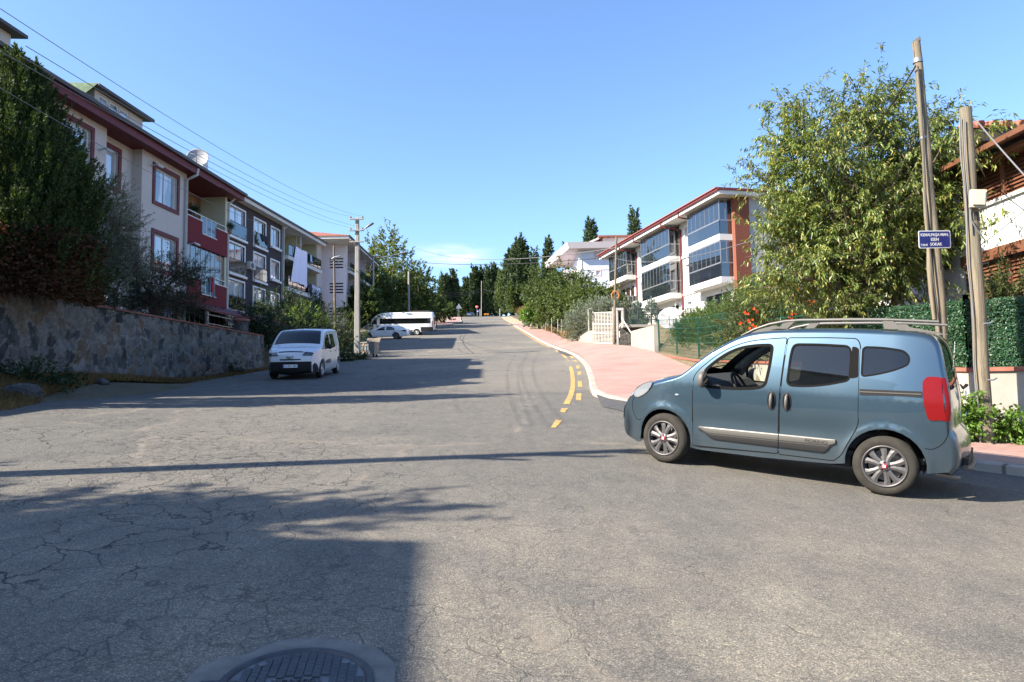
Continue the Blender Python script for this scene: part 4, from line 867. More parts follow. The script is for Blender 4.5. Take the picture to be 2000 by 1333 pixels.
class Car:
    def __init__(s, root, top, bottom, Wf, wheels, R, mt, nsub=3):
        s.root = root; s.Wf = Wf; s.wheels = wheels; s.R = R; s.mt = mt
        T = cat(top, nsub); s.T = T; n = len(T); s.ins = []; s.nrm = []
        for i in range(n):
            a, b = T[max(i-1, 0)], T[min(i+1, n-1)]; d = Vector((b[0]-a[0], b[1]-a[1])).normalized(); nn = Vector((-d.y, d.x))   # outward when going front->rear over the top
            if nn.y < 0 and abs(d.x) > .5 and 0: nn = -nn
            s.nrm.append(nn)
        # top goes from front bottom (x large) over the roof to the rear: outward normal is to the right of travel
        for i in range(n): s.nrm[i] = -s.nrm[i] if s.nrm[i].dot(Vector((T[i][0]-1.3, T[i][1]-.8))) < 0 else s.nrm[i]
        for i in range(n): s.ins.append((T[i][0]-s.nrm[i].x*T[i][2], T[i][1]-s.nrm[i].y*T[i][2]))
        s.side = s.ins+bottom; s.bottom = bottom
    def W(s, x, z, fl=True):
        w = s.Wf(x, z)
        if fl:
            for c in s.wheels:
                d = math.hypot(x-c, z-s.R*.98)-(s.R+.05)
                if -.02 < d < .25 and z > .25: w += .016*math.exp(-((d-.035)/.05)**2)
        return w
    def map(s, sd, off=0): return lambda x, z: (x, sd*(s.W(x, z)+off), z)
    def panel(s, name, loops, inside, mt, off=0, step=.06, sides=(1, -1), parent=None, smooth=True, **tg):
        V, Fc = region(loops, inside, step); out = []
        for sd in sides:
            f = s.map(sd, off); mb = MB(); mb.add([f(*v) for v in V], [q if sd < 0 else q[::-1] for q in Fc], 0, smooth)
            o = mb.build(name, mt, parent or s.root, **tg); e = .012
            if smooth: o.data.normals_split_custom_set_from_vertices([s.nv(v[0], v[1], sd) for v in V])
            out.append(o)
        return out
    def nv(s, x, z, sd, e=.015):
        return Vector((-(s.W(x+e, z)-s.W(x-e, z))/(2*e), sd, -(s.W(x, z+e)-s.W(x, z-e))/(2*e))).normalized()
    def ring(s, name, P, w, mt, off, sides=(1, -1), parents=None, hgt=0):
        A, B = inset(P, -w/2), inset(P, w/2); n = len(P); out = []
        for k, sd in enumerate(sides):
            f = s.map(sd, off); mb = MB(); v = [f(*p) for p in A]+[f(*p) for p in B]
            g = s.map(sd, off-hgt); v += [g(*p) for p in B]
            mb.add(v, [(i, (i+1) % n, n+(i+1) % n, n+i) for i in range(n)]+[(n+i, n+(i+1) % n, 2*n+(i+1) % n, 2*n+i) for i in range(n)], 0, False)
            out.append(mb.build(name, mt, parents[k] if parents else s.root))
        return out
    def shell(s, segs, K=5, Mm=10):
        """segs: list (name, t0, t1, material, lateral fraction or None). sweeps the silhouette across the car"""
        T = s.T; n = len(T); rows = []
        for i in range(n):
            rin, ry, crown = T[i][2], T[i][3], T[i][4] if len(T[i]) > 4 else .02; nn = s.nrm[i]; ix, iz = s.ins[i]; w = s.W(ix, iz, True); row = []
            half = []
            for k in range(K+1):
                a = k/K*math.pi/2; half.append((ix+nn.x*rin*math.sin(a), w-ry*(1-math.cos(a)), iz+nn.y*rin*math.sin(a)))
            yi = w-ry; left = half[:]
            mid = []
            for k in range(1, Mm):
                y = yi*(1-2*k/Mm); c = crown*(1-(y/yi)**2); mid.append((ix+nn.x*(rin+c), y, iz+nn.y*(rin+c)))
            rows.append(left+mid+[(a, -b, c) for a, b, c in left[::-1]])
        m = len(rows[0]); s.rows = rows; glass_cells = []
        mb = MB(); v = [p for r in rows for p in r]; cells = {}
        def rng(t0, t1): return range(int(round(t0)), int(round(t1)))
        own = {}
        for name, t0, t1, mt, l0, l1 in segs:
            for i in range(t0, t1):
                for j in range(m-1):
                    if l0 <= j < m-1-l0 if l1 is None else (l0 <= j < l1): own[(i, j)] = name
        parts = {}
        for i in range(n-1):
            for j in range(m-1): parts.setdefault(own.get((i, j), 'body'), []).append((i*m+j, (i+1)*m+j, (i+1)*m+j+1, i*m+j+1))
        mts = {sg[0]: sg[3] for sg in segs}; objs = {}
        for name, fs in parts.items():
            used = sorted(set(i for f in fs for i in f)); mp = {u: k for k, u in enumerate(used)}
            q = MB(); q.add([v[u] for u in used], [tuple(mp[i] for i in f) for f in fs], 0, True); ob = objs[name] = q.build(name, mts.get(name, s.mt), s.root)
            nn = [vv.normal.copy() for vv in ob.data.vertices]
            for k_, u in enumerate(used):
                ii, jj = u//m, u % m
                if jj in (0, m-1): w_ = s.nv(*s.ins[ii], 1 if jj == 0 else -1); nn[k_] = w_
            d_ = sum((n_.dot(Vector(v[u])-Vector((1.3, 0, .8))) for n_, u in zip(nn, used)))
            if d_ < 0: nn = [-n_ if used[k_] % m not in (0, m-1) else n_ for k_, n_ in enumerate(nn)]; ob.data.flip_normals()
            ob.data.normals_split_custom_set_from_vertices(nn)
        s.m = m; return objs
    def surf(s, i, frac, off=0):
        "point on the swept shell at silhouette sample i, lateral fraction -1..1 of the flat part"
        T = s.T[i]; nn = s.nrm[i]; ix, iz = s.ins[i]; yi = s.W(ix, iz)-T[3]; y = yi*frac; c = (T[4] if len(T) > 4 else .02)*(1-frac*frac)
        return (ix+nn.x*(T[2]+c+off), y, iz+nn.y*(T[2]+c+off))
    def lip(s, mt, depth=.09):
        mb = MB()
        for sd in (1, -1):
            P = [s.ins[-1]]+s.bottom+[s.ins[0]]; v = []
            for p in P: y = s.W(*p); v += [(p[0], sd*y, p[1]), (p[0], sd*(y-depth), p[1]+.0)]
            mb.add(v, [(2*i, 2*i+1, 2*i+3, 2*i+2) for i in range(len(P)-1)])
        mb.build('sill_flange', mt, s.root)
    def under(s, x0, x1, zf=.26, zt=.62):
        w = s.Wf(1.2, .5)-.1; mb = MB(); R = s.R
        xs = sorted(s.wheels); cuts = [x0, xs[0]-R-.03, xs[0]+R+.03, xs[1]-R-.03, xs[1]+R+.03, x1]
        for a, b in ((cuts[0], cuts[1]), (cuts[2], cuts[3]), (cuts[4], cuts[5])):
            e_ = (a == cuts[0] or b == cuts[-1])
            if b > a+.02: mb.box(a+(.12 if a == cuts[0] else 0), b-(.12 if b == cuts[-1] else 0), -w*(.72 if e_ else 1), w*(.72 if e_ else 1), zf+(.03 if e_ else 0), zf+.12)
        for c in xs:
            mb.box(c-R-.03, c+R+.03, -w+.32, w-.32, zf+.02, zf+.16)
            for sd in (1, -1):
                n = 14; v = []
                for k in range(n+1):
                    a = math.pi*k/n; x = c+(R+.03)*math.cos(a); z = zf+.02+(R+.09)*math.sin(a); v += [(x, sd*(w+.04), z), (x, sd*(w-.34), z)]
                mb.add(v, [(2*k, 2*k+1, 2*k+3, 2*k+2) for k in range(n)]); mb.add([v[2*k+1] for k in range(n+1)], [tuple(range(n+1))])
        mb.build('underbody', C_black, s.root)
def wheel(par, x, y, r, w, rr, sd, style, steer=0, tyre=None, zc=None):
    "wheel whose outer face is at |y|; style: number of double spokes or 'steel'"
    o = coll(bpy.data.objects.new('wheel', None)); o.empty_display_size = .1; o.parent = par; o.location = (x, y, r if zc is None else zc); o.rotation_euler = (0, 0, steer)
    T = lambda a, b, h: (a, sd*h, b); mb = MB()
    prof = [(rr-.005, -.01), (rr+.012, .0), (rr+.03, .004), (r-.06, .006), (r-.03, -.002), (r-.012, -.018), (r-.003, -.035)]
    k = 5
    for i in range(k):
        z0 = -.035-(w-.07)*i/k; z1 = -.035-(w-.07)*(i+1)/k; prof += [(r, z0-.003), (r, z1+.008), (r-.009, z1+.007), (r-.009, z1+.001)]
    prof += [(r-.01, -w+.02), (r-.04, -w), (rr, -w)]
    mb.lathe(prof, 56, 0, T); to = mb.build('tyre', tyre or C_tyre2, o)
    # small tread blocks on the shoulder
    rim = MB(); rim.lathe([(rr+.008, .001), (rr+.006, .010), (rr-.006, .010), (rr-.014, -.006), (rr-.03, -.04), (rr-.035, -.13), (rr-.01, -w+.01)], 48, 0, T)
    if style == 'steel':
        rim.lathe([(rr-.012, -.02), (rr-.04, -.03), (rr*.62, -.012), (rr*.45, -.03), (rr*.38, -.0), (rr*.2, .012), (0.001, .015)], 36, 0, T)
        for k in range(10):
            a = 2*math.pi*k/10; c = (math.cos(a)*rr*.75, math.sin(a)*rr*.75); rim.lathe([(.0, .004), (.022, .002)], 8, 1, lambda p, q, h, c=c: (c[0]+p, sd*(h-.014), c[1]+q))
    else:
        n = style; hub = rr*.30
        rim.lathe([(hub, -.03), (hub, -.008), (hub*.85, .002), (.001, .004)], 30, 0, T)
        for k in range(n):
            a0 = 2*math.pi*k/n+math.pi/2+.18
            for sg in (-1, 1):
                ai, ao = a0+sg*.26, a0+sg*.335; P = []
                # petal widening towards the rim
                for rad, wd, an in ((hub*.8, .024, ai), (rr*.5, .023, a0+sg*.225), (rr*.75, .028, a0+sg*.25), (rr*.93, .039, a0+sg*.30), (rr+.0, .048, ao)):
                    c = Vector((math.cos(an), math.sin(an))); t = Vector((-c.y, c.x)); P.append((c*rad-t*wd, c*rad+t*wd, rad))
                v = []; 
                for a_, b_, rad in P:
                    h = -.004-.010*(rad/rr)**2
                    mid = (a_+b_)/2
                    v += [T(a_.x, a_.y, h-.028), T(a_.x, a_.y, h-.004), T(mid.x, mid.y, h+.004), T(b_.x, b_.y, h-.004), T(b_.x, b_.y, h-.028)]
                rim.add(v, [(i*5+j, i*5+j+1, (i+1)*5+j+1, (i+1)*5+j) for i in range(4) for j in range(4)], 0, False)
        for k in range(5):
            a = 2*math.pi*k/5+math.pi/2; c = (math.cos(a)*hub*.66, math.sin(a)*hub*.66); rim.lathe([(.013, .003), (.013, .0055), (.0001, .0055)], 10, 1, lambda p, q, h, c=c: (c[0]+p, sd*(h+.0), c[1]+q))
    rim.build('rim', [C_rim if style != 'steel' else M_hub, C_black], o)
    hb = MB(); hb.lathe([(rr*.14, .003), (rr*.135, .009), (rr*.001, .010)], 24, 0, T); hb.build('hub_cap', C_capred if style == 5 else C_grey, o)
    if style == 5: c = MB(); s_ = rr*.06; c.add([T(-s_, -s_, .0115), T(s_, -s_, .0115), T(s_, s_, .0115), T(-s_, s_, .0115)], [(0,1,2,3)]); c.build('cap_emblem', C_white, o)
    d = MB(); d.lathe([(rr*.78, -.09), (rr*.78, -.11), (.001, -.11)], 32, 0, T); d.lathe([(.001, -.09), (rr*.78, -.09)], 32, 0, T); d.build('brake_disc', C_brake, o)
    b = MB(); b.lathe([(rr-.012, -w+.03), (.001, -w+.03)], 24, 0, T); b.build('inner_shield', C_black, o)
    return o
C_capred = mat('cap_red', (.42,.03,.05), .3, .3); M_hub = mat('steel_hubcap', (.42,.42,.43), .45, .5)
def text_mesh(name, txt, size, mt, par, mtx, ext=.002, align='CENTER', bold=0, sx=1):
    cu = bpy.data.curves.new('txt', 'FONT'); cu.body = txt; cu.size = size; cu.extrude = ext; cu.align_x = align; cu.align_y = 'CENTER'; cu.offset = bold; cu.resolution_u = 3
    t = bpy.data.objects.new('txt', cu); coll(t); dg = bpy.context.evaluated_depsgraph_get(); me = bpy.data.meshes.new_from_object(t.evaluated_get(dg)); bpy.data.objects.remove(t)
    me.materials.clear(); me.materials.append(mt); me.name = name; o = coll(bpy.data.objects.new(name, me)); me.transform(Matrix.Scale(sx, 4, (1, 0, 0))); me.transform(mtx); o.parent = par; return o
def frame(X, Y, Z, loc):
    M = Matrix((Vector(X).normalized(), Vector(Y).normalized(), Vector(Z).normalized())).transposed().to_4x4(); M.translation = Vector(loc); return M
def place(root, P, fwd, yoff=0):
    "root origin at ground below rear wheel, x forward"
    f = Vector((fwd[0], fwd[1], 0)).normalized(); e = .6
    def hz(q): return H(q.x, q.y)
    sl_f = (hz(P+f*2.6)-hz(P))/2.6; l = Vector((-f.y, f.x, 0)); sl_l = (hz(P+l*.8)-hz(P-l*.8))/1.6
    X = Vector((f.x, f.y, sl_f)).normalized(); Yv = Vector((l.x, l.y, sl_l)); Z = X.cross(Yv).normalized(); Yv = Z.cross(X)
    M = Matrix((X, Yv, Z)).transposed().to_4x4(); M.translation = Vector((P.x, P.y, H(P.x, P.y)+.003)); root.matrix_world = M; return M
def arch(c, R, z0, n=12, zc=.3):
    "arc from rear foot to front foot, going up (as seen with x forward), returned rear->front"
    out = []
    a0 = math.asin(max(-1, min(1, (z0-zc)/R)))
    for k in range(n+1):
        a = math.pi-a0-(math.pi-2*a0)*k/n; out.append((c+R*math.cos(a), zc+R*math.sin(a)))
    return out
# ============================================================ BLUE CAR
car = empty('parked_car', (0,0,0), 0, 'steel blue people carrier with roof rails parked at the kerb, front side window open', 'car')
def blue():
    def Wf(x, z):
        w = .855
        if z > 1.02: w -= .135*((z-1.02)/.66)**1.25
        if z < .92: w -= .052*((.92-z)/.66)**1.5
        if x > 2.15: w -= .30*((x-2.15)/1.1)**2.4
        if x < .0: w -= .07*((-x)/.6)**2
        w += -.012*math.exp(-((z-.62)/.11)**2)*ss((2.2-x)/.3)*ss((x-.25)/.3) if .25 < x < 2.2 else 0
        return w
    #        x    z    inset  ry   crown
    top = [(3.02,.20,.03,.30,.06),(3.17,.24,.05,.34,.06),(3.235,.34,.06,.36,.06),(3.25,.48,.07,.36,.06),(3.235,.62,.07,.36,.06),(3.18,.75,.07,.34,.05),(3.08,.85,.07,.30,.05),(2.95,.935,.07,.24,.05),(2.76,1.015,.07,.18,.05),
           (2.55,1.075,.06,.15,.04),(2.38,1.12,.05,.13,.04),(2.27,1.175,.045,.10,.05),(2.14,1.29,.045,.09,.06),(1.98,1.425,.045,.09,.06),(1.80,1.545,.05,.09,.05),(1.62,1.645,.055,.10,.035),(1.45,1.705,.06,.12,.02),(1.25,1.74,.065,.14,.015),(.95,1.76,.07,.15,.012),
           (.5,1.772,.07,.15,.012),(.1,1.768,.07,.15,.012),(-.18,1.755,.07,.14,.012),(-.35,1.725,.07,.13,.012),(-.43,1.66,.065,.12,.02),(-.47,1.54,.055,.11,.03),(-.51,1.35,.055,.11,.035),(-.55,1.17,.055,.11,.035),(-.58,1.0,.055,.12,.035),
           (-.59,.85,.08,.15,.03),(-.60,.76,.08,.16,.03),(-.635,.69,.08,.18,.04),(-.665,.60,.09,.2,.05),(-.675,.48,.09,.22,.05),(-.66,.36,.08,.2,.05),(-.60,.285,.05,.16,.03)]
    RA, FA = arch(0, .385, .29, 16, .325), arch(2.505, .362, .24, 16, .325)
    bottom = [(-.40,.29)]+RA+[(.55,.262),(1.3,.232),(2.0,.225)]+FA+[(2.93,.20)]
    c = Car(car, top, bottom, Wf, (0, 2.505), .315, P_blue)
    ns = 3; ix = lambda k: k*ns
    objs = c.shell([('hood', ix(7), ix(10)+1, P_blue, 4, None), ('windshield', ix(11)+0, ix(15)+1, G_clear, 6, None), ('tailgate', ix(26), ix(30), P_blue, 5, None), ('rear_window', ix(22)+2, ix(26), G_tint, 5, None)])
    Sd = c.side
    fd = roundpoly([(2.112,.268,.03),(2.128,.85,.1),(2.125,1.13,.05),(2.06,1.225,.1),(1.9,1.375,.2),(1.74,1.49,.2),(1.52,1.585,.2),(1.30,1.622,.2),(1.062,1.645,.03),(1.085,1.2,.2),(1.098,.75,.2),(1.098,.30,.02)], .05)
    sd_ = roundpoly([(1.052,1.645,.03),(.62,1.660,.05),(.325,1.660,.07),(.288,1.59,.05),(.262,.72,.12),(.33,.58,.12),(.425,.37,.06),(.50,.30,.03),(1.086,.295,.02),(1.088,.75,.2),(1.075,1.2,.2)], .05)
    fw_ = roundpoly([(1.985,1.015,.05),(1.99,1.215,.05),(1.88,1.325,.15),(1.74,1.435,.15),(1.58,1.512,.15),(1.38,1.548,.15),(1.215,1.556,.05),(1.225,1.3,.15),(1.26,1.07,.06),(1.40,1.035,.1),(1.65,1.015,.1)], .05)
    sw_ = roundpoly([(1.02,1.10,.07),(1.005,1.45,.1),(.985,1.575,.06),(.70,1.582,.1),(.39,1.575,.06),(.372,1.45,.05),(.372,1.20,.05),(.62,1.13,.15),(.85,1.10,.15)], .05)
    qw_ = roundpoly([(.255,1.25,.04),(.262,1.55,.06),(.235,1.572,.05),(.05,1.572,.1),(-.13,1.545,.07),(-.185,1.48,.06),(-.175,1.40,.08),(-.05,1.335,.1),(.10,1.285,.1)], .05)
    ftri = [(2.075,1.10),(2.06,1.19),(2.00,1.235),(2.00,1.05),(2.03,1.05)]
    hd = roundpoly([(3.0,.81,.04),(2.97,.90,.05),(2.84,.985,.08),(2.68,1.03,.03),(2.71,.95,.06),(2.80,.86,.06),(2.92,.80,.04)], .04)
    tl = roundpoly([(-.320,1.235,.05),(-.350,1.285,.03),(-.47,1.285,.02),(-.53,.86,.02),(-.385,.845,.03),(-.345,.98,.08),(-.325,1.12,.1)], .04)
    inS = lambda x, z: inpoly(x, z, Sd)
    fdi, sdi, fwi, swi = inset(fd, .005), inset(sd_, .005), inset(fw_, .0), inset(sw_, .0)
    hl = lambda *Ls: (lambda x, z: not any(inpoly(x, z, L) for L in Ls))
    no = hl(fd, sd_, qw_)
    c.panel('body_side', [Sd, fd, sd_, qw_], lambda x, z: inS(x, z) and no(x, z), P_blue)
    D1 = c.panel('front_door', [fdi, fw_], lambda x, z: inpoly(x, z, fdi) and not inpoly(x, z, fw_), P_blue, .001, .045)
    D2 = c.panel('sliding_door', [sdi, sw_], lambda x, z: inpoly(x, z, sdi) and not inpoly(x, z, sw_), P_blue, .001, .045)
    for D, P in ((D1, fd), (D2, sd_)): c.ring('door_gap', P, .012, C_rub, .0004, parents=D)
    c.ring('window_seal', fw_, .034, C_rub, .003, parents=D1, hgt=.03); c.ring('window_seal', sw_, .022, C_rub, .003, parents=D2, hgt=.02)
    qs = c.panel('quarter_window', [qw_], lambda x, z: inpoly(x, z, qw_), G_tint, -.006, .05); c.ring('window_seal', qw_, .018, C_rub, .002, parents=qs, hgt=.015)
    c.panel('pillar_strip', [roundpoly([(.365,1.22,.02),(.37,1.57,.02),(.335,1.57,.02),(.30,1.55,.02),(.285,1.24,.02)], .02)], lambda x, z: inpoly(x, z, [(.365,1.22),(.37,1.57),(.335,1.57),(.30,1.55),(.285,1.24)]), C_rub, .003, .05)
    for k, d in enumerate(D2): c.panel('side_window', [sw_], lambda x, z: inpoly(x, z, sw_), G_tint, -.010, .06, sides=((1,-1)[k],), parent=d)
    c.panel('side_window', [fw_], lambda x, z: inpoly(x, z, fw_), G_clear, -.012, .06, sides=(-1,), parent=D1[1])
    low = [p for p in fw_]; c.panel('side_window', [fw_], lambda x, z: inpoly(x, z, fw_) and z < 1.045, G_clear, -.014, .03, sides=(1,), parent=D1[0])
    for k, d in enumerate(D1): c.panel('quarterlight', [ftri], lambda x, z: inpoly(x, z, ftri), C_grey, .004, .05, sides=((1,-1)[k],), parent=d)
    # handles: tall oval recess with a grip
    for D, x in ((D1, 1.178), (D2, 1.008)):
        for k, sd in enumerate((1, -1)):
            y = c.W(x, .915); T = lambda a, b, h, x=x, y=y, sd=sd: (x+a*.048, sd*(y+.004+h), .915+b*.108)
            m_ = MB(); m_.lathe([(1, -.004), (1.0, .006), (.9, .010), (.8, .003), (.3, -.004), (.001, -.004)], 28, 0, T); ho = m_.build('handle', C_black, D[k])
            g = MB(); g.tube([(x, sd*(y+.006), .83), (x, sd*(y+.035), .86), (x, sd*(y+.04), .92), (x, sd*(y+.032), .975), (x, sd*(y+.006), .995)], [.011, .017, .02, .017, .011], 8); g.build('grip', C_grey, ho)
    # body moulding (silver upper, black lower)
    def band(nm, top_, bot_, mt, off, parts):
        for k, sd in enumerate((1, -1)):
            for x0, x1, par in parts:
                n = 14; v = []
                for i in range(n+1):
                    x = x0+(x1-x0)*i/n; zt, zb_ = top_(x), bot_(x)
                    for j, t in enumerate((0, 0, .15, .5, .85, 1, 1)):
                        z = zt+(zb_-zt)*t; o_ = (0, off*.8, off, off*1.05, off, off*.8, 0)[j]; v.append((x, sd*(c.W(x, z)+o_+.001), z))
                mb = MB(); mb.add(v, [(i*7+j, i*7+j+1, (i+1)*7+j+1, (i+1)*7+j) for i in range(n) for j in range(6)], 0, False); mb.add(v[:7], [tuple(range(7))]); mb.add(v[-7:], [tuple(range(7))]); mb.build(nm, mt, par[k])
    tp = lambda x: .520+.02*(2.04-x)/1.55; md = lambda x: tp(x)-.075+.055*ss((x-1.92)/.12)+.03*ss((.56-x)/.08); bt = lambda x: .375+.10*ss((x-1.85)/.18)+.12*ss((.60-x)/.1)
    parts = [(1.092, 2.035, D1), (.485, 1.082, D2)]
    band('door_moulding', md, bt, C_black, .020, parts); band('silver_strip', tp, md, C_trim2, .026, parts)
    for x in (.68,): text_mesh('moulding_lettering', 'FIORINO', .052, C_black, D2[0], frame((-1,0,0), (0,0,1), (0,1,0), (x, c.W(x, .5)+.030, .494)), .001, sx=1.15)
    # sliding door rail
    for sd in (1, -1):
        m_ = MB(); m_.bar((.262, sd*(c.W(.26,1.08)+.006), 1.085), (-.315, sd*(c.W(-.31,1.1)+.010), 1.103), .014, .060, upv=(0,0,1)); m_.build('door_rail', C_black, car)
        m_ = MB(); m_.bar((.258, sd*(c.W(.26,1.08)+.013), 1.088), (-.312, sd*(c.W(-.31,1.1)+.017), 1.104), .014, .010); m_.build('rail_lip', C_grey, car)
        # marker lamp, fuel side repeater
        x = 2.33; y = c.W(x, .885); m_ = MB(); m_.lathe([(1, -.002), (1, .005), (.6, .011), (.001, .012)], 16, 0, lambda a, b, h: (x+a*.03, sd*(y+h), .885+b*.013)); mo = m_.build('side_repeater', C_clear, car)
        # crease line on the front bumper joint and wheel arch rims
        for q in ([(2.86,.52),(2.93,.50),(3.0,.58),(3.03,.70),(2.99,.80)], [(-.36,.55),(-.42,.545),(-.50,.60),(-.55,.70),(-.55,.83)]): MB().tube([(a, sd*(c.W(a, b)+.0), b) for a, b in cat(q, 3)], .004, 5).build('bumper_joint', C_rub, car)
    # lamps
    hls = c.panel('headlight', [hd], lambda x, z: inpoly(x, z, hd), C_clear, .012, .04); c.ring('headlight_rim', hd, .012, C_chrome, .012, parents=hls, hgt=.02)
    tls = c.panel('tail_light', [tl], lambda x, z: inpoly(x, z, tl), C_red, .012, .04); c.ring('tail_rim', tl, .010, C_red, .012, parents=tls, hgt=.03)
    # lamps wrap on the swept corner
    def patch(nm, i0, i1, j0, j1, mt, off, par=None, m0=False):
        for mirror in (False, True):
            v = []; q = []
            for i in range(i0, i1+1):
                for j in range(j0, j1+1):
                    jj = c.m-1-j if mirror else j; p = Vector(c.rows[i][jj]); pa = Vector(c.rows[max(i-1,0)][jj]); pb = Vector(c.rows[min(i+1,len(c.rows)-1)][jj]); pc = Vector(c.rows[i][max(jj-1,0)]); pd = Vector(c.rows[i][min(jj+1,c.m-1)])
                    nr = (pb-pa).cross(pd-pc).normalized(); nr = nr if nr.dot(p-Vector((1.3,0,.8))) > 0 else -nr; v.append(p+nr*off)
            w = j1-j0+1; mb = MB(); mb.add(v, [(a*w+b, (a+1)*w+b, (a+1)*w+b+1, a*w+b+1) for a in range(i1-i0) for b in range(w-1)], 0, True); mb.build(nm, mt, (par[1] if mirror else par[0]) if par else car)
    patch('tail_lens', ix(25)+1, ix(28), 0, 2, C_red, .012, tls); patch('reversing_lens', ix(26)+2, ix(27)+1, 2, 3, C_clear, .016, tls); patch('headlight_lens', ix(6), ix(8)-1, 0, 5, C_clear, .012, hls)
    patch('fog_recess', ix(3), ix(4)+1, 1, 5, C_black, .008)
    # bumper number plate, badge, wiper, tailgate lettering
    P = c.surf(ix(30)+1, 0, .01); MB().box(-.615-.03, -.615, -.26, .26, .60, .71).build('number_plate', C_white, car)
    text_mesh('plate_lettering', '41 GD 505', .075, C_rub, car, frame((0,-1,0), (0,0,1), (-1,0,0), (-.647-.001, 0, .655)), .001, sx=1.1)
    text_mesh('tailgate_lettering', 'FIORINO', .07, C_chrome, car, frame((0,-1,0), (0,0,1), (-1,0,0), (-.575-.075, -.38, .83)), .002, sx=1.1)
    m_ = MB(); m_.lathe([(.055, 0), (.05, .012), (.001, .016)], 24, 0, lambda a, b, h: (-.545-.105-h, a, 1.08+b)); m_.build('tailgate_badge', C_chrome, car)
    m_ = MB(); m_.tube([(-.66, .02, 1.19), (-.645, .35, 1.17), (-.63, .6, 1.22)], [.02, .014, .008], 6); m_.build('rear_wiper', C_black, car)
    text_mesh('window_sticker', 'CIHAN BEBE', .06, C_white, objs['rear_window'], frame((0,-.35,.93), (0,.93,.35), (-1,0,0), (-.56, .50, 1.5)), .0008)
    m_ = MB(); m_.tube([(-.70, .55, .36), (-.735, .35, .335), (-.74, 0, .33), (-.735, -.35, .335), (-.70, -.55, .36)], .03, 8); m_.build('rear_bumper_bar', C_grey, car)
    m_ = MB(); m_.box(-.728, -.68, -.52, .52, .36, .45); m_.build('bumper_insert', C_black, car)
    m_ = MB(); m_.tube([(-.45, .60, .27), (-.665, .60, .262)], .024, 10); m_.build('exhaust', C_brake, car)
    # mirrors
    for sd in (1, -1):
        m_ = MB(); y = sd*c.W(1.98, 1.05)
        m_.lathe([(.001, .07), (.055, .062), (.085, .04), (.1, .0), (.095, -.035), (.001, -.035)], 20, 0, lambda a, b, h: (1.955+h*.9, y+sd*.14+a*.85, 1.11+b*1.02)); m_.tube([(1.98, y-sd*.01, 1.04), (1.965, y+sd*.1, 1.045)], .022, 8); mo = m_.build('door_mirror', C_grey, D1[0 if sd > 0 else 1])
        g = MB(); g.lathe([(.001, 0), (.082, 0)], 20, 0, lambda a, b, h: (1.920, y+sd*.14+a*.85, 1.11+b*1.02)); g.build('mirror_glass', C_chrome, mo)
    # roof rails
    for sd in (1, -1):
        r = MB(); yr = .60; zt = lambda x: 1.845+.012*ss((1.1-x)/1.5)
        r.tube([(1.62, sd*.655, 1.655), (1.47, sd*.64, 1.735), (1.30, sd*.625, 1.80), (1.12, sd*.61, 1.84), (.95, sd*yr, 1.855), (.4, sd*yr, 1.872), (.05, sd*yr, 1.876)], [.006, .014, .018, .019, .019, .019, .019], 10)
        r.tube([(.05, sd*yr, 1.876), (-.2, sd*yr, 1.870), (-.42, sd*yr, 1.862)], .016, 10)
        ro = r.build('roof_rail', C_trim2, car)
        for pts in ([(1.20,1.74),(1.10,1.745),(.995,1.86),(1.12,1.855)], [(.10,1.862),(-.00,1.862),(-.06,1.80),(-.12,1.775),(.085,1.775)]):
            f = MB(); f.prism([(p[0], p[1]) for p in pts], -.02, .02, 0, lambda u, v, w, sd=sd: (u, sd*(yr+w), v)); f.build('rail_foot', C_grey, ro)
        f = MB(); f.prism([(1.62,1.655),(1.20,1.75),(1.10,1.75),(1.12,1.765),(1.25,1.785),(1.47,1.72)], -.018, .014, 0, lambda u, v, w, sd=sd: (u, sd*(.625+w), v)); f.build('rail_foot', C_grey, ro); f = MB(); f.prism([(-.1,1.775),(-.38,1.745),(-.44,1.75),(-.15,1.80)], -.02, .02, 0, lambda u, v, w, sd=sd: (u, sd*(yr+w), v))
        f.build('rail_foot', C_grey, ro)
    m_ = MB(); m_.tube([(1.30, 0, 1.775), (1.0, 0, 1.84), (.88, 0, 1.85)], [.012, .006, .004], 6); m_.build('antenna', C_black, car)
    # wipers / cowl
    m_ = MB(); m_.tube([(2.30, .5, 1.20), (2.26, -.1, 1.245)], .009, 5); m_.tube([(2.30, -.1, 1.20), (2.24, -.6, 1.235)], .009, 5); m_.build('windscreen_wiper', C_black, car)
    c.lip(P_blue); c.under(-.58, 3.1, .24)
    # interior
    it = MB(); it.box(-.35, 2.1, -.70, .70, .36, .42); it.build('cabin_floor', C_int, car)
    d = MB(); d.prism([(2.32,.55),(2.32,1.12),(2.15,1.14),(1.90,1.07),(1.78,.98),(1.80,.80),(1.95,.55)], -.72, .72, 0, lambda u, v, w: (u, w, v)); d.build('dashboard', C_int, car, bevel=.03)
    for y in (.36, -.36):
        s_ = MB(); s_.prism([(1.55,.42),(1.55,.66),(1.05,.62),(1.05,.42)], -.24, .24, 0, lambda u, v, w: (u, y+w, v)); s_.prism([(1.12,.60),(.94,1.22),(.80,1.20),(.98,.58)], -.24, .24, 0, lambda u, v, w: (u, y+w, v)); s_.prism([(.93,1.26),(.87,1.42),(.78,1.40),(.84,1.24)], -.13, .13, 0, lambda u, v, w: (u, y+w, v)); s_.build('front_seat', C_seat, car, bevel=.04)
    s_ = MB(); s_.prism([(.55,.42),(.55,.68),(.08,.62),(.08,.42)], -.62, .62, 0, lambda u, v, w: (u, w, v)); s_.prism([(.15,.60),(-.02,1.18),(-.14,1.16),(.02,.58)], -.62, .62, 0, lambda u, v, w: (u, w, v)); s_.build('rear_seat', C_seat, car, bevel=.04)
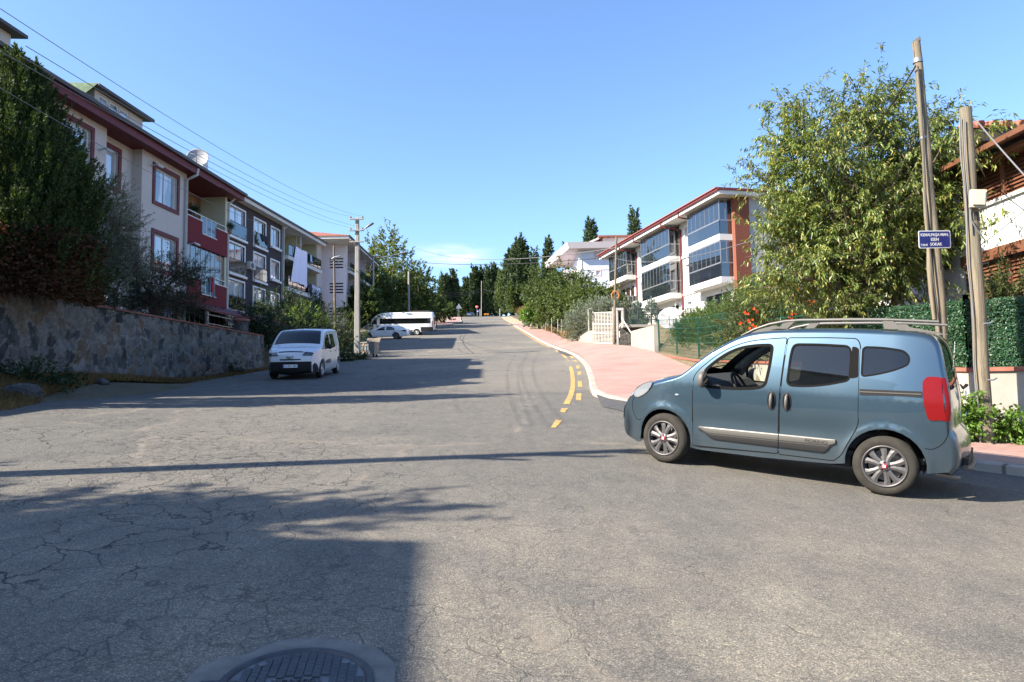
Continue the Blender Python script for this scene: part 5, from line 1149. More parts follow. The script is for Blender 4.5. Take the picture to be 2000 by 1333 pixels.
    s_ = MB(); q = Vector((-.85, 0, .5)).normalized(); T = lambda a, b, h: tuple(Vector((1.70, .36, 1.02))+Vector((0,1,0))*a+q.cross(Vector((0,1,0)))*b+q*h)
    ang = [2*math.pi*k/28 for k in range(29)]; s_.tube([T(.185*math.cos(a), .185*math.sin(a), 0) for a in ang], .016, 8, cap=False)
    for a in (math.pi/2*3, .2, math.pi-.2): s_.tube([T(0,0,-.02), T(.18*math.cos(a), .18*math.sin(a), 0)], .014, 6)
    s_.lathe([(.06, -.03), (.06, .0), (.001, .005)], 14, 0, T); s_.tube([T(0,0,-.02), (2.0, .36, .88)], .03, 8); s_.build('steering_wheel', C_black, car)
    m_ = MB(); m_.box(1.70, 1.73, -.12, .12, 1.50, 1.57); m_.build('rear_view_mirror', C_black, car, bevel=.01)
    for sd in (1, -1):
        L = [p for p in fd]; c.panel('door_card', [inset(fd, .03), fw_], lambda x, z: inpoly(x, z, inset(fd, .03)) and not inpoly(x, z, fw_), C_lining, -.05, .1, sides=(sd,), parent=D1[0 if sd > 0 else 1], smooth=False)
    c.panel('inner_lining', [inset(sd_, .02), sw_], lambda x, z: inpoly(x, z, inset(sd_, .02)) and not inpoly(x, z, sw_), C_int, -.05, .12, smooth=False)
    for x, st in ((0, 0), (2.505, -.12)):
        for sd in (1, -1): wheel(car, x, sd*(.835 if x == 0 else .822), .315, .185, .213, sd, 5, st)
    return c
blue()
# contact geometry of the blue car: rear left tyre at (3.944,7.386), heading 144.05 deg
_f = Vector((-.8096, .5870, 0)); _l = Vector((-_f.y, _f.x, 0)); _P = Vector((3.944, 7.386, 0))-_l*.78
place(car, _P, _f)
# ============================================================ generic simpler vehicles
def vehicle(root, top, wheels, R, Rw, wmax, tum, belt, roofz, mt, sills, doors, wins, segs, ends=(.25, .1), rim='steel', tailspec=None, track=None, under=(-.5, 3)):
    x0 = min(p[0] for p in top); x1 = max(p[0] for p in top)
    def Wf(x, z):
        w = wmax
        if z > belt: w -= tum*((z-belt)/(roofz-belt))**1.3
        if z < .5: w -= .03*((.5-z)/.25)**2
        w -= ends[0]*max(0, (x-(x1-1.0)))**2.4; w -= ends[1]*max(0, ((x0+.8)-x)/.8)**2
        return w
    RA, FA = arch(wheels[0], R+.06, sills, 14, R+.01), arch(wheels[1], R+.06, sills, 14, R+.01)
    bottom = [(wheels[0]-R-.08, sills)]+RA+[((wheels[0]+wheels[1])/2, sills-.02)]+FA+[(wheels[1]+R+.09, sills)]
    c = Car(root, top, bottom, Wf, wheels, R, mt); objs = c.shell(segs); Sd = c.side; WL = [roundpoly(w, .05) for w in wins]; DL = [roundpoly(d, .04) for d in doors]
    c.panel('body_side', [Sd]+DL+WL, lambda x, z: inpoly(x, z, Sd) and not any(inpoly(x, z, L) for L in DL+WL), mt, 0, .09)
    used = set()
    for d in DL:
        di = inset(d, .004); D = c.panel('door', [di]+WL, lambda x, z: inpoly(x, z, di) and not any(inpoly(x, z, L) for L in WL), mt, .001, .08); c.ring('door_gap', d, .012, C_rub, .001, parents=D)
        cx = sum(p[0] for p in d)/len(d)
        xs = [p[0] for p in d]; hx = min(xs)+.12
        for k, sd in enumerate((1, -1)): y = c.W(hx, belt-.12); MB().tube([(hx-.08, sd*(y+.005), belt-.12), (hx-.06, sd*(y+.03), belt-.12), (hx+.06, sd*(y+.03), belt-.12), (hx+.08, sd*(y+.005), belt-.12)], .014, 6).build('handle', C_black, D[k])
        for wi, w in enumerate(WL):
            wx = sum(p[0] for p in w)/len(w); wz = sum(p[1] for p in w)/len(w)
            if inpoly(wx, wz, d):
                used.add(wi)
                for k in (0, 1): c.panel('side_window', [w], lambda x, z: inpoly(x, z, w), G_tint, -.008, .1, sides=((1,-1)[k],), parent=D[k])
                c.ring('window_seal', w, .025, C_rub, .002, parents=D, hgt=.01)
    for wi, w in enumerate(WL):
        if wi not in used: o = c.panel('side_window', [w], lambda x, z: inpoly(x, z, w), G_tint, -.006, .1); c.ring('window_seal', w, .025, C_rub, .002, parents=o, hgt=.01)
    c.lip(mt); c.under(x0+.15, x1-.15, sills)
    MB().box(x0+.2, x1-1.3, -wmax+.12, wmax-.12, sills+.1, sills+.16).build('cabin_floor', C_int, root)
    for x in wheels:
        for sd in (1, -1): wheel(root, x, sd*(wmax-.02), R, .2, Rw, sd, rim, 0, C_tyre)
    return c, objs
# ---- white van
van = empty('parked_van', (0,0,0), 0, 'white compact van facing down the street, parked in the shade by the stone wall', 'van')
def wvan():
    top = [(3.50,.22,.04,.22,.05),(3.60,.27,.05,.22,.04),(3.635,.40,.06,.23,.04),(3.64,.55,.06,.23,.04),(3.635,.70,.06,.23,.04),(3.61,.82,.06,.22,.04),(3.57,.93,.06,.20,.04),(3.44,1.02,.07,.18,.045),(3.12,1.11,.07,.16,.04),(2.85,1.16,.05,.13,.05),(2.74,1.21,.05,.10,.06),(2.55,1.37,.05,.09,.07),(2.35,1.53,.05,.09,.07),(2.15,1.67,.055,.1,.06),(1.95,1.76,.06,.12,.04),(1.65,1.81,.07,.15,.03),(1.0,1.835,.07,.16,.03),(.2,1.83,.07,.16,.03),(-.35,1.80,.07,.16,.03),(-.52,1.74,.07,.14,.03),(-.58,1.6,.06,.12,.03),(-.64,1.25,.06,.12,.03),(-.68,.9,.06,.13,.03),(-.70,.6,.06,.15,.03),(-.69,.40,.05,.15,.03),(-.6,.3,.03,.12,.02)]
    ns = 3; fd = [(2.42,.30),(2.52,.9,.1),(2.50,1.16,.05),(2.30,1.36,.1),(2.05,1.55,.15),(1.75,1.68,.15),(1.36,1.70,.03),(1.34,.9),(1.36,.30)]; sdn = [(1.33,1.70,.03),(.50,1.70,.05),(.42,1.6,.05),(.42,.85,.1),(.50,.45,.1),(.55,.30),(1.33,.30)]
    fw_ = [(2.34,1.10,.04),(2.30,1.28,.05),(2.05,1.48,.1),(1.80,1.59,.1),(1.46,1.62,.05),(1.46,1.08,.05)]; sw_ = [(1.26,1.08,.05),(1.26,1.62,.05),(.60,1.62,.07),(.56,1.12,.07)]
    c, o = vehicle(van, top, (0, 2.785), .325, .205, .955, .12, 1.08, 1.75, P_white, .27, [fd, sdn], [fw_, sw_], [('front_bumper', 0, 11, C_black, 0, None), ('windshield', 10*ns+1, 14*ns, G_tint, 5, None), ('rear_window', 19*ns+2, 21*ns, G_tint, 6, None), ('hood', 7*ns, 10*ns, P_white, 4, None)])
    gm = G_tint
    # front bumper side cladding, grille slot, lamps, badge, plate
    cl = [(3.5,.24),(3.55,.5),(3.42,.60),(3.28,.52),(3.16,.25)]; c.panel('bumper_corner', [cl], lambda x, z: inpoly(x, z, cl), C_black, .004, .08)
    def strip(nm, i0, i1, f0, f1, mt, off=.006, n=16):
        for a, b in ([(f0, f1)] if f0 < 0 < f1 else [(f0, f1), (-f1, -f0)]):
            mb = MB(); v = [c.surf(i, a+(b-a)*k/n, off) for i in range(i0, i1+1) for k in range(n+1)]; mb.add(v, [(i*(n+1)+k, (i+1)*(n+1)+k, (i+1)*(n+1)+k+1, i*(n+1)+k+1) for i in range(i1-i0) for k in range(n)], 0, True); mb.build(nm, mt, van)
    strip('grille_slot', 12, 13, -.72, .72, C_black); strip('hood_line', 6*ns+1, 6*ns+2, -.75, .75, C_rub, .003); pass
    hd = [(3.60,.80),(3.58,.93),(3.40,1.00),(3.30,.98),(3.42,.86)]
    for sd in (1, -1):
        v = []; rows = range(5*ns+1, 6*ns+3)
        for i in rows:
            for j in range(0, 7): p = Vector(c.rows[i][j if sd > 0 else c.m-1-j]); v.append(p+(p-Vector((3.1, 0, p.z))).normalized()*.012)
        mb = MB(); mb.add(v, [(a*7+b, (a+1)*7+b, (a+1)*7+b+1, a*7+b+1) for a in range(len(rows)-1) for b in range(6)], 0, True); ho = mb.build('headlight', M_hl, van)
        for q in range(4): b = Vector(c.rows[6*ns-1][(4 if sd > 0 else c.m-5)]); MB().box(b.x+.0, b.x+.03, b.y-.03-sd*q*.055, b.y+.01-sd*q*.055, .87, .91).build('lamp_element', C_clear, ho)
    text_mesh('badge_lettering', 'FIAT', .13, C_grey, van, frame((0,1,0), (-.35,0,1), (1,0,.35), (3.69, 0, .80)), .004, bold=.003)
    MB().box(3.68, 3.715, -.26, .26, .44, .55).box(3.7155, 3.7175, -.259, -.215, .442, .548, 1).build('number_plate', [C_white, mat('plate_blue', (.02,.04,.35), .5)], van); text_mesh('plate_lettering', '41 BVF 466', .088, C_rub, van, frame((0,1,0), (0,0,1), (1,0,0), (3.717, .02, .495)), .001, sx=1.05)
    mp = [(2.30,.52),(2.26,.62),(1.5,.68),(1.46,.50)]; c.panel('door_cladding', [roundpoly(mp, .03)], lambda x, z: inpoly(x, z, roundpoly(mp, .03)), C_grey, .012, .1)
    for sd in (1, -1):
        y = sd*c.W(2.30, 1.1); m_ = MB(); m_.lathe([(.001, .08), (.06, .07), (.09, .03), (.1, -.03), (.001, -.03)], 16, 0, lambda a, b, h: (2.25+h, y+sd*.15+a, 1.16+b*1.05)); m_.tube([(2.28, y, 1.08), (2.26, y+sd*.1, 1.1)], .025, 6); m_.build('door_mirror', C_black, van)
        MB().bar((.35, sd*(c.W(.3, 1.0)+.002), 1.04), (-.45, sd*(c.W(-.4, 1.0)+.002), 1.04), .01, .045).build('door_rail', C_black, van)
    MB().tube([(1.9, 0, 1.80), (1.78, 0, 1.98)], [.008, .004], 6).build('antenna', C_black, van)
    MB().tube([(2.82, .55, 1.19), (2.76, -.1, 1.24)], .01, 5).tube([(2.82, -.15, 1.19), (2.76, -.7, 1.22)], .01, 5).build('windscreen_wiper', C_black, van)
    for y in (.4, -.4): MB().prism([(1.5,.45),(1.5,.7),(1.02,.65),(.85,1.35),(.72,1.35),(.9,.45)], -.25, .25, 0, lambda u, v, w: (u, y+w, v)).build('front_seat', C_seat, van, bevel=.04)
M_hl = mat('dark_headlight', (.03,.03,.035), .08, coat=1)
wvan()
vf = Vector((.045, -1, 0)).normalized(); place(van, Vector((-8.16, 28.25, 0)), vf)
# ---- white saloon
sed = empty('parked_car', (0,0,0), 0, 'white saloon car parked side on in front of the white minibus', 'car')
def saloon():
    top = [(3.58,.22,.04,.3,.05),(3.68,.3,.05,.32,.05),(3.71,.45,.06,.32,.05),(3.69,.6,.06,.3,.05),(3.62,.72,.06,.28,.05),(3.40,.80,.07,.22,.05),(2.9,.89,.07,.18,.04),(2.45,.95,.06,.15,.04),(2.28,1.0,.05,.12,.04),(2.05,1.13,.05,.1,.05),(1.80,1.26,.05,.1,.05),(1.55,1.36,.05,.11,.04),(1.25,1.42,.06,.13,.02),(.8,1.44,.06,.14,.015),(.35,1.415,.06,.14,.015),(0,1.35,.06,.13,.02),(-.3,1.24,.05,.12,.03),(-.6,1.10,.05,.12,.03),(-.8,1.03,.05,.14,.03),(-1.0,.99,.06,.16,.02),(-1.09,.93,.06,.18,.02),(-1.12,.80,.06,.2,.03),(-1.15,.6,.07,.2,.03),(-1.16,.45,.07,.2,.03),(-1.1,.3,.05,.18,.02)]
    ns = 3; fd = [(2.30,.27),(2.35,.7,.1),(2.20,.92,.05),(1.85,1.16,.1),(1.5,1.31,.1),(1.05,1.36,.03),(1.08,.8),(1.1,.27)]; rd = [(1.04,1.36,.03),(.6,1.37,.08),(.25,1.30,.08),(.0,1.02,.08),(.18,.72,.15),(.42,.40,.1),(.45,.27),(1.08,.27)]
    fw_ = [(2.0,.94,.03),(1.77,1.09,.1),(1.42,1.235,.1),(1.13,1.275,.03),(1.13,.94,.03)]; rw = [(1.0,.94,.03),(1.0,1.28,.03),(.62,1.285,.06),(.30,1.20,.08),(.10,1.01,.05),(.2,.95,.04)]
    c, o = vehicle(sed, top, (0, 2.87), .33, .225, .925, .17, .9, 1.42, P_white, .24, [fd, rd], [fw_, rw], [('windshield', 8*ns+1, 12*ns, G_tint, 6, None), ('rear_window', 15*ns, 18*ns, G_tint, 6, None), ('hood', 5*ns, 8*ns, P_white, 4, None), ('boot_lid', 18*ns, 20*ns, P_white, 5, None)], rim=5+2)
    tl = roundpoly([(-.62,.86),(-.66,.94),(-1.06,.94),(-1.1,.78),(-.85,.76)], .05); c.panel('tail_light', [tl], lambda x, z: inpoly(x, z, tl), C_red, .01, .06)
    hd = roundpoly([(3.15,.72),(3.3,.82),(3.55,.76),(3.6,.62),(3.4,.60)], .05); c.panel('headlight', [hd], lambda x, z: inpoly(x, z, hd), C_clear, .01, .06)
    for sd in (1, -1):
        y = sd*c.W(2.05, .95); MB().lathe([(.001, .07), (.055, .06), (.08, 0), (.001, -.03)], 14, 0, lambda a, b, h: (2.0+h, y+sd*.12+a, .99+b*.8)).build('door_mirror', P_white, sed)
        MB().tube([(a, sd*(c.W(a, b)+.002), b) for a, b in ((2.1,.915),(1.0,.915),(.1,.935))], .010, 5).build('chrome_strip', C_chrome, sed)
    MB().tube([(-.3, 0, 1.30), (-.42, 0, 1.34)], [.02, .005], 5).build('roof_fin', P_white, sed)
saloon(); place(sed, Vector((-11.9, 71.0, 0)), Vector((-1, .06, 0)))
# ---- white minibus
bus = empty('parked_minibus', (0,0,0), 0, 'white high roofed minibus with a long black window band, parked behind the saloon', 'minibus')
def minibus():
    top = [(5.15,.35,.05,.3,.06),(5.25,.42,.06,.32,.06),(5.28,.65,.07,.32,.06),(5.24,.85,.07,.32,.06),(5.12,1.05,.07,.3,.06),(4.85,1.22,.07,.25,.06),(4.5,1.38,.06,.2,.05),(4.35,1.50,.05,.15,.06),(4.1,1.80,.05,.13,.07),(3.8,2.12,.06,.14,.07),(3.5,2.36,.08,.18,.05),(3.2,2.52,.1,.25,.04),(2.8,2.62,.1,.3,.03),(2.0,2.66,.1,.3,.03),(.5,2.67,.1,.3,.03),(-1.2,2.66,.1,.3,.03),(-1.72,2.62,.1,.25,.03),(-1.86,2.5,.08,.2,.03),(-1.92,2.0,.07,.15,.03),(-1.96,1.4,.06,.15,.03),(-1.98,.9,.06,.15,.03),(-1.98,.6,.05,.15,.03),(-1.9,.45,.04,.12,.03)]
    sx = lambda P: [(p[0]+(1.2 if p[0] > 1 else 0),)+tuple(p[1:]) for p in P]
    top = sx(top); ns = 3; fd = [(4.28,.45),(4.3,1.1,.1),(4.22,1.42,.06),(3.95,1.75,.1),(3.72,2.0,.1),(3.3,2.02,.04),(3.26,1.2),(3.28,.45)]
    fw_ = [(4.08,1.40,.05),(3.84,1.72,.1),(3.66,1.92,.06),(3.40,1.92,.05),(3.38,1.34,.05)]; lw = [(3.08,1.36,.03),(3.06,1.98,.05),(-1.62,1.98,.05),(-1.62,1.36,.03)]
    fd, fw_, lw = sx(fd), sx(fw_), sx(lw)
    c, o = vehicle(bus, top, (0, 5.22), .345, .215, 1.03, .13, 1.3, 2.6, P_white, .38, [fd], [fw_, lw], [('windshield', 7*ns+1, 10*ns+1, G_tint, 6, None), ('rear_window', 18*ns, 19*ns+1, G_tint, 6, None)])
    sk = [(-1.9,.42),(-1.9,.95),(-.45,.95),(-.5,.42)]; c.panel('rear_lower_shade', [sk], lambda x, z: inpoly(x, z, sk), C_black, .012, .1); c.panel('side_skirt', [[(.45,.38),(.45,.62),(4.7,.62),(4.7,.38)]], lambda x, z: .45 < x < 4.7 and .38 < z < .62, C_grey, .012, .15)
    tl = [(-1.86,1.0),(-1.86,1.65),(-1.78,1.65),(-1.78,1.0)]; c.panel('tail_light', [tl], lambda x, z: inpoly(x, z, tl), C_red, .012, .1)
    for sd in (1, -1):
        y = sd*c.W(5.3, 1.4); MB().box(5.28, 5.4, min(y+sd*.08, y+sd*.3), max(y+sd*.08, y+sd*.3), 1.3, 1.75).build('door_mirror', C_black, bus, bevel=.03)
        MB().tube([(5.34, y-sd*.02, 1.4), (5.34, y+sd*.12, 1.42)], .025, 6).build('mirror_arm', C_black, bus)
    MB().box(-1.4, .8, -.6, .6, 2.69, 2.80).build('roof_unit', C_grey, bus, bevel=.04)
    l = MB()
    for y in (-.25, .25): l.tube([(-2.15, y, .8), (-2.15, y, 2.3), (-1.95, y, 2.5)], .025, 6)
    for k in range(5): l.tube([(-2.15, -.25, 1.0+k*.3), (-2.15, .25, 1.0+k*.3)], .018, 5)
    l.tube([(-1.95, .25, .9), (-2.15, .25, .9)], .02, 5).tube([(-1.95, -.25, .9), (-2.15, -.25, .9)], .02, 5); l.build('rear_ladder', C_black, bus)
    MB().box(-2.15, -1.9, -.9, .9, .42, .55).build('rear_step', C_black, bus)
minibus(); place(bus, Vector((-10.95, 79.5, 0)), Vector((-1, .02, 0)))
# ---- tiny silver car at the top of the hill
fc = empty('distant_car', (0,0,0), 0, 'small silver car at the very top of the hill seen from behind', 'car')
def farcar():
    top = [(3.2,.25,.04,.25,.05),(3.25,.5,.06,.28,.05),(3.15,.75,.06,.25,.05),(2.7,.9,.06,.18,.04),(2.2,1.0,.05,.13,.05),(1.6,1.38,.05,.12,.04),(1.2,1.46,.06,.14,.02),(.4,1.47,.06,.14,.02),(-.1,1.40,.06,.13,.02),(-.45,1.1,.05,.14,.03),(-.62,1.0,.05,.16,.03),(-.7,.7,.06,.18,.03),(-.68,.35,.05,.16,.02)]
    ns = 3; w1 = [(2.0,.95),(1.55,1.3),(1.15,1.36),(1.15,.95)]; w2_ = [(1.08,.95),(1.08,1.36),(.4,1.36),(-.1,1.22),(-.2,.98)]
    c, o = vehicle(fc, top, (0, 2.5), .31, .2, .86, .15, .9, 1.45, P_silver, .25, [], [w1, w2_], [('windshield', 4*ns, 6*ns-1, G_tint, 6, None), ('rear_window', 8*ns+1, 9*ns+1, G_tint, 6, None)])
    tl = [(-.35,.75),(-.35,.95),(-.6,.93),(-.64,.75)]; c.panel('tail_light', [tl], lambda x, z: inpoly(x, z, tl), C_red, .01, .1)
farcar(); place(fc, Vector((gx(922, 212)-.5, 208, 0)), Vector((.25, 1, 0)))
# ------------------------------------------------------------ STREET FURNITURE
def woodmat():
    m = mat('weathered_pole_wood', rough=.9); n = NT(m); v = n.co((9, 9, .5)); f = n.noise(v, 2.2, 8, .7, .4); g = n.noise(n.co((1, 1, .6)), 1.1, 4)
    c = n.ramp(f, [(.3, (.06,.05,.036)), (.5, (.155,.125,.088)), (.7, (.22,.185,.13))]); c = n.mix(n.ramp(g, [(.4, 0), (.7, .5)]), c, (.12,.125,.09)); c = n.mix(n.ramp(n.noise(n.co((22, 22, .35)), 1.6, 5, .6), [(.60, 0), (.66, .85)]), c, (.03,.025,.02)); n.col(c); n.bump(f, .9, .03); return m
M_wood = woodmat(); M_dkwood = mat('dark_pole_wood', (.13,.10,.075), .9, var=.3, vscale=6, bump=.4)
M_cpole = mat('pole_concrete', (.26,.25,.235), .9, var=.15, vscale=2, dirt=.35, bump=.2); M_galv = mat('galvanised_steel', (.24,.26,.27), .45, .6, var=.2, vscale=7, dirt=.4); M_cable = mat('black_cable', (.02,.02,.02), .6); M_gcable = mat('grey_cable', (.12,.12,.125), .5)
M_signb = mat('sign_blue', (.008,.014,.13), .35); M_signw = mat('sign_white', (.55,.55,.55), .4); M_signr = mat('sign_red', (.55,.015,.015), .4); M_box = mat('cream_plastic', (.36,.345,.26), .5)
M_gfence = mat('green_wire', (.008,.05,.032), .5); M_gpost = mat('green_post', (.012,.065,.042), .5); M_gate = mat('gate_white', (.42,.40,.37), .5, dirt=.3); M_ins = mat('insulator', (.08,.05,.04), .3)
def wobble(a, b, n, amp, seed):
    rnd = random.Random(seed); a = Vector(a); b = Vector(b); return [a+(b-a)*i/n+Vector((rnd.uniform(-amp, amp), rnd.uniform(-amp, amp), 0))*(0 if i in (0, n) else 1) for i in range(n+1)]
# two timber poles at the right corner
tp1 = empty('timber_pole', (7.16, 11.25, H(7.16, 11.25)+.1), 0, 'taller weathered timber pole that carries the blue street name sign', 'utility pole')
b0 = Vector((0, 0, -.1)); t0 = at(1789, 82, 11.25)-tp1.location
m = MB(); pts = wobble(b0, t0, 14, .014, 3); m.tube(pts, [.100-.036*i/14 for i in range(15)], 14); d = (t0-b0).normalized()
m.build('shaft', M_wood, tp1)
m = MB(); tt = t0; m.add([tt+Vector((-.06,-.04,0)), tt+Vector((.062,-.04,0)), tt+Vector((.062,.04,0)), tt+Vector((-.06,.04,0)), tt+Vector((.055,-.03,.09)), tt+Vector((.055,.03,.09))], [(0,1,4),(3,5,2),(0,4,5,3),(1,2,5,4)]); m.build('split_top', M_wood, tp1)
m = MB(); m.tube([b0+(t0-b0)*.945+Vector((0, 0, k)) for k in (0, .07)], .078, 14); m.tube([b0+(t0-b0)*.2, b0+(t0-b0)*.207], .10, 14); m.tube([b0+(t0-b0)*.75, b0+(t0-b0)*.755], .078, 14); m.build('clamp', M_galv, tp1)
cb = MB(); cb.tube([b0+(t0-b0)*f+Vector((-.085-.035*(1-f)+.03*math.sin(f*9), -.09, 0)) for f in [k/16*.93 for k in range(17)]], .014, 6); cb.build('riser_cable', M_cable, tp1)
cb = MB(); cb.tube([b0+(t0-b0)*f+Vector((-.14, -.03, 0)) for f in (.0, .1, .25)], .02, 6); cb.build('blue_conduit', mat('blue_conduit_paint', (.10,.22,.36), .5), tp1)
m = MB(); pp = b0+(t0-b0)*.5; m.tube(wobble(b0+(t0-b0)*.30+Vector((-.12,-.02,0)), b0+(t0-b0)*.62+Vector((-.10,-.02,0)), 5, .012, 9), [.03,.04,.045,.04,.035,.02], 8); m.build('splice_batten', M_wood, tp1)
tp2 = empty('timber_pole', (7.36, 10.72, H(7.36, 10.72)+.1), 0, 'shorter weathered timber pole with a cream junction box, rightmost of the two at the corner', 'utility pole')
t2 = at(1885, 212, 10.72)-tp2.location; m = MB(); m.tube(wobble((0,0,-.1), t2, 12, .008, 5), [.112-.024*i/12 for i in range(13)], 16); m.build('shaft', M_wood, tp2)
g = lambda f: Vector((0,0,-.1)).lerp(t2, f)
m = MB(); c = g(.72)+Vector((.0, -.16, .0)); mt_ = Matrix.Rotation(R_(-6), 4, 'Y')
m.box(-.115, .115, -.03, .03, -.145, .145); m.box(-.085, .085, -.07, -.03, -.115, .115); bx = m.build('junction_box', M_box, tp2, bevel=.008); bx.matrix_local = Matrix.Translation(c) @ Matrix.Rotation(R_(6), 4, 'Y') @ Matrix.Rotation(R_(-14), 4, 'Z')
m = MB(); m.tube([g(.66), g(.685)], .102, 14); m.build('black_strap', C_black, tp2)
m = MB(); m.tube([g(f)+Vector((-.14+.02*math.sin(f*20), -.06, 0)) for f in [k/20*.97 for k in range(21)]], .012, 6); m.tube([g(f)+Vector((-.10+.02*math.sin(f*13), -.10, 0)) for f in [.62+k/10*.34 for k in range(11)]], .01, 5); m.tube([g(.66)+Vector((-.1,-.12,0)), g(.63)+Vector((-.03,-.14,0)), g(.60)+Vector((.1,-.12,0))], .012, 6); m.build('riser_cable', M_gcable, tp2)
m = MB()
for z0 in (.2, .36): m.tube([g(z0)+Vector((-.02,-.14,0)), g(z0)+Vector((.05,-.17,0)), g(z0+.005)+Vector((.12,-.15,0))], .014, 6)
m.build('iron_step', M_galv, tp2)
# street name sign (reads as in the photo)
sg = empty('street_sign', at(1825, 468, 11.02), 0, 'blue enamel street name sign with white rim and lettering on the taller timber pole', 'sign'); sg.rotation_euler = (R_(3), R_(-1.5), R_(7))
hw, hh = .285, .145; P_ = roundpoly([(-hw,-hh),(hw,-hh),(hw,hh),(-hw,hh)], .03); Q_ = roundpoly([(-hw+.016,-hh+.016),(hw-.016,-hh+.016),(hw-.016,hh-.016),(-hw+.016,hh-.016)], .022)
MB().prism(P_, 0, .006, 0, lambda u, v, w: (u, -w, v)).build('rim_plate', M_signw, sg); MB().prism(Q_, .0062, .0085, 0, lambda u, v, w: (u, -w, v)).build('face', M_signb, sg)
Ft = lambda x, z: frame((1,0,0), (0,0,1), (0,-1,0), (x, -.0092, z))
for t_, x, z, s_, al in (('KEMALPAŞA MAH.', 0, .072, .066, 'CENTER'), ('ESEN', 0, -.004, .07, 'CENTER'), ('SOKAK', .02, -.083, .07, 'CENTER'), ('T.M.41', -.19, -.093, .048, 'CENTER')):
    text_mesh('lettering', t_, s_, M_signw, sg, Ft(x, z), .0008, al, .0012, sx=.92)
MB().box(-.03, .03, .0, .05, -.12, .12).build('bracket', M_galv, sg)
# concrete power pole with lamp
cp = empty('concrete_power_pole', (-9.87, 43.4, H(-9.87, 43.4)-.1), 0, 'tall concrete power pole with three short crossarms and a lamp by the waste container', 'power pole')
hp = at(698, 426, 43.4).z-cp.location.z
m = MB(); z = 0; m.add([(sx*(.18-.07*k)/1, sy*(.15-.05*k), hp*k) for k in (0, 1) for sx, sy in ((-1,-1),(1,-1),(1,1),(-1,1))], [(0,1,5,4),(1,2,6,5),(2,3,7,6),(3,0,4,7),(4,5,6,7)]); m.build('shaft', M_cpole, cp, bevel=.03)
for k, z in enumerate((hp-.12, hp-.86, hp-1.6)):
    w = .46; m = MB(); m.box(-w, w, -.24, -.145, z-.05, z+.04); o = m.build('crossarm', M_cpole, cp, bevel=.01)
    for x in ((-w+.08, w-.08) if k < 2 else (-w+.08,)): i_ = MB(); i_.lathe([(.03, 0), (.03, .05), (.06, .06), (.06, .1), (.04, .12), (.055, .16), (.03, .2), (.001, .21)], 10, 0, lambda a, b, h, x=x, z=z: (x+a, -.19+b, z+.04+h*.7)); i_.build('insulator', M_ins, o)
m = MB(); m.tube([(.1, -.2, hp-.9), (.45, -.24, hp-.86), (.65, -.25, hp-.70)], .03, 8); m.build('lamp_arm', M_galv, cp)
m = MB(); m.tube([(.6, -.25, hp-.74), (.75, -.25, hp-.62), (1.02, -.26, hp-.46), (1.12, -.26, hp-.42)], [.04, .075, .08, .04], 12); m.build('lamp_head', M_lamp if 'M_lamp' in globals() else C_trim2, cp)
MB().box(-.06, .08, -.156, -.143, 1.45, 1.52).build('number_tag', C_grey, cp)
def wire(a, b, sag, r=.012, label=None, mt=None, group=None, name='overhead_wire', n=20):
    a = Vector(a); b = Vector(b); mid = (a+b)/2; m = MB(); m.tube([a+(b-a)*i/n-mid-Vector((0, 0, sag*4*(i/n)*(1-i/n))) for i in range(n+1)], r, 5)
    o = m.build(name, mt or M_cable, None); o.location = mid; return tag(o, label, 'cable', group)
cpl = cp.location; ins = lambda x, z: cpl+Vector((x, -.19, z+.18))
far = [(0, 28, 'topmost of the bare wires crossing the upper left sky'), (-1, 0, '')]
WG = 'bare wires from the concrete pole across the left houses'
for (px, py), (x, z), sag, lb in (((0, 17), (.38, hp-.12), .5, 'topmost bare wire crossing the upper left sky to the concrete pole'), ((50, 90), (-.38, hp-.12), .45, 'second bare wire from the top running to the left end of the top crossarm'), ((40, 110), (.38, hp-.86), .4, 'third bare wire passing the roof dish towards the middle crossarm'), ((0, 100), (-.38, hp-.86), .4, 'fourth bare wire skimming the red eaves to the middle crossarm'), ((0, 172), (-.38, hp-1.6), .9, 'lowest bare wire crossing in front of the red framed windows')):
    wire(at(px, py, 9 if py < 150 else 11), ins(x, z), sag, .006, lb, M_gcable, WG)
# metal lamp post behind it, bare concrete post, wooden telephone poles
def simple_pole(name, px, pyb, pyt, Y, r0, r1, mt, label, zoff=.1, lean=0):
    x = gx(px, Y); base = at(px, pyb, Y); zb = H(x, Y)-zoff if pyb is None else base.z; o = empty(name, (x, Y, zb), 0, label, 'pole'); top = at(px+lean, pyt, Y)-Vector((x, Y, zb)); m = MB(); m.tube([(0, 0, 0), top*.5, top], [r0, (r0+r1)/2, r1], 10); m.build('shaft', mt, o); return o, top
lp, tp_ = simple_pole('lamp_post', 729, 640, 500, 84, .13, .10, M_galv, 'grey metal lamp post rising behind the white minibus front')
m = MB(); m.tube([tp_*.97, tp_*.97+Vector((1.4, 0, .1)), tp_*.97+Vector((3.4, 0, .5))], .05, 6); m.tube([tp_+Vector((-.9, 0, .0)), tp_+Vector((.9, 0, 0))], .05, 5); m.tube([tp_*.88+Vector((-1.3, 0, .2)), tp_*.88], .05, 5); m.build('lamp_arm', M_galv, lp); MB().tube([tp_*.97+Vector((3.2,0,.45)), tp_*.97+Vector((4.3,0,.65))], [.1,.16], 8).build('lamp_head', C_trim2, lp)
pp2, tp2_ = simple_pole('concrete_post', 798.5, 640, 531, 92, .17, .14, M_cpole, 'pale concrete post standing behind the minibus roof')
tp3, tt3 = simple_pole('timber_pole', 655, 655, 480, 49, .095, .07, M_dkwood, 'dark timber pole in front of the pinkish building, left of the concrete power pole', lean=-3)
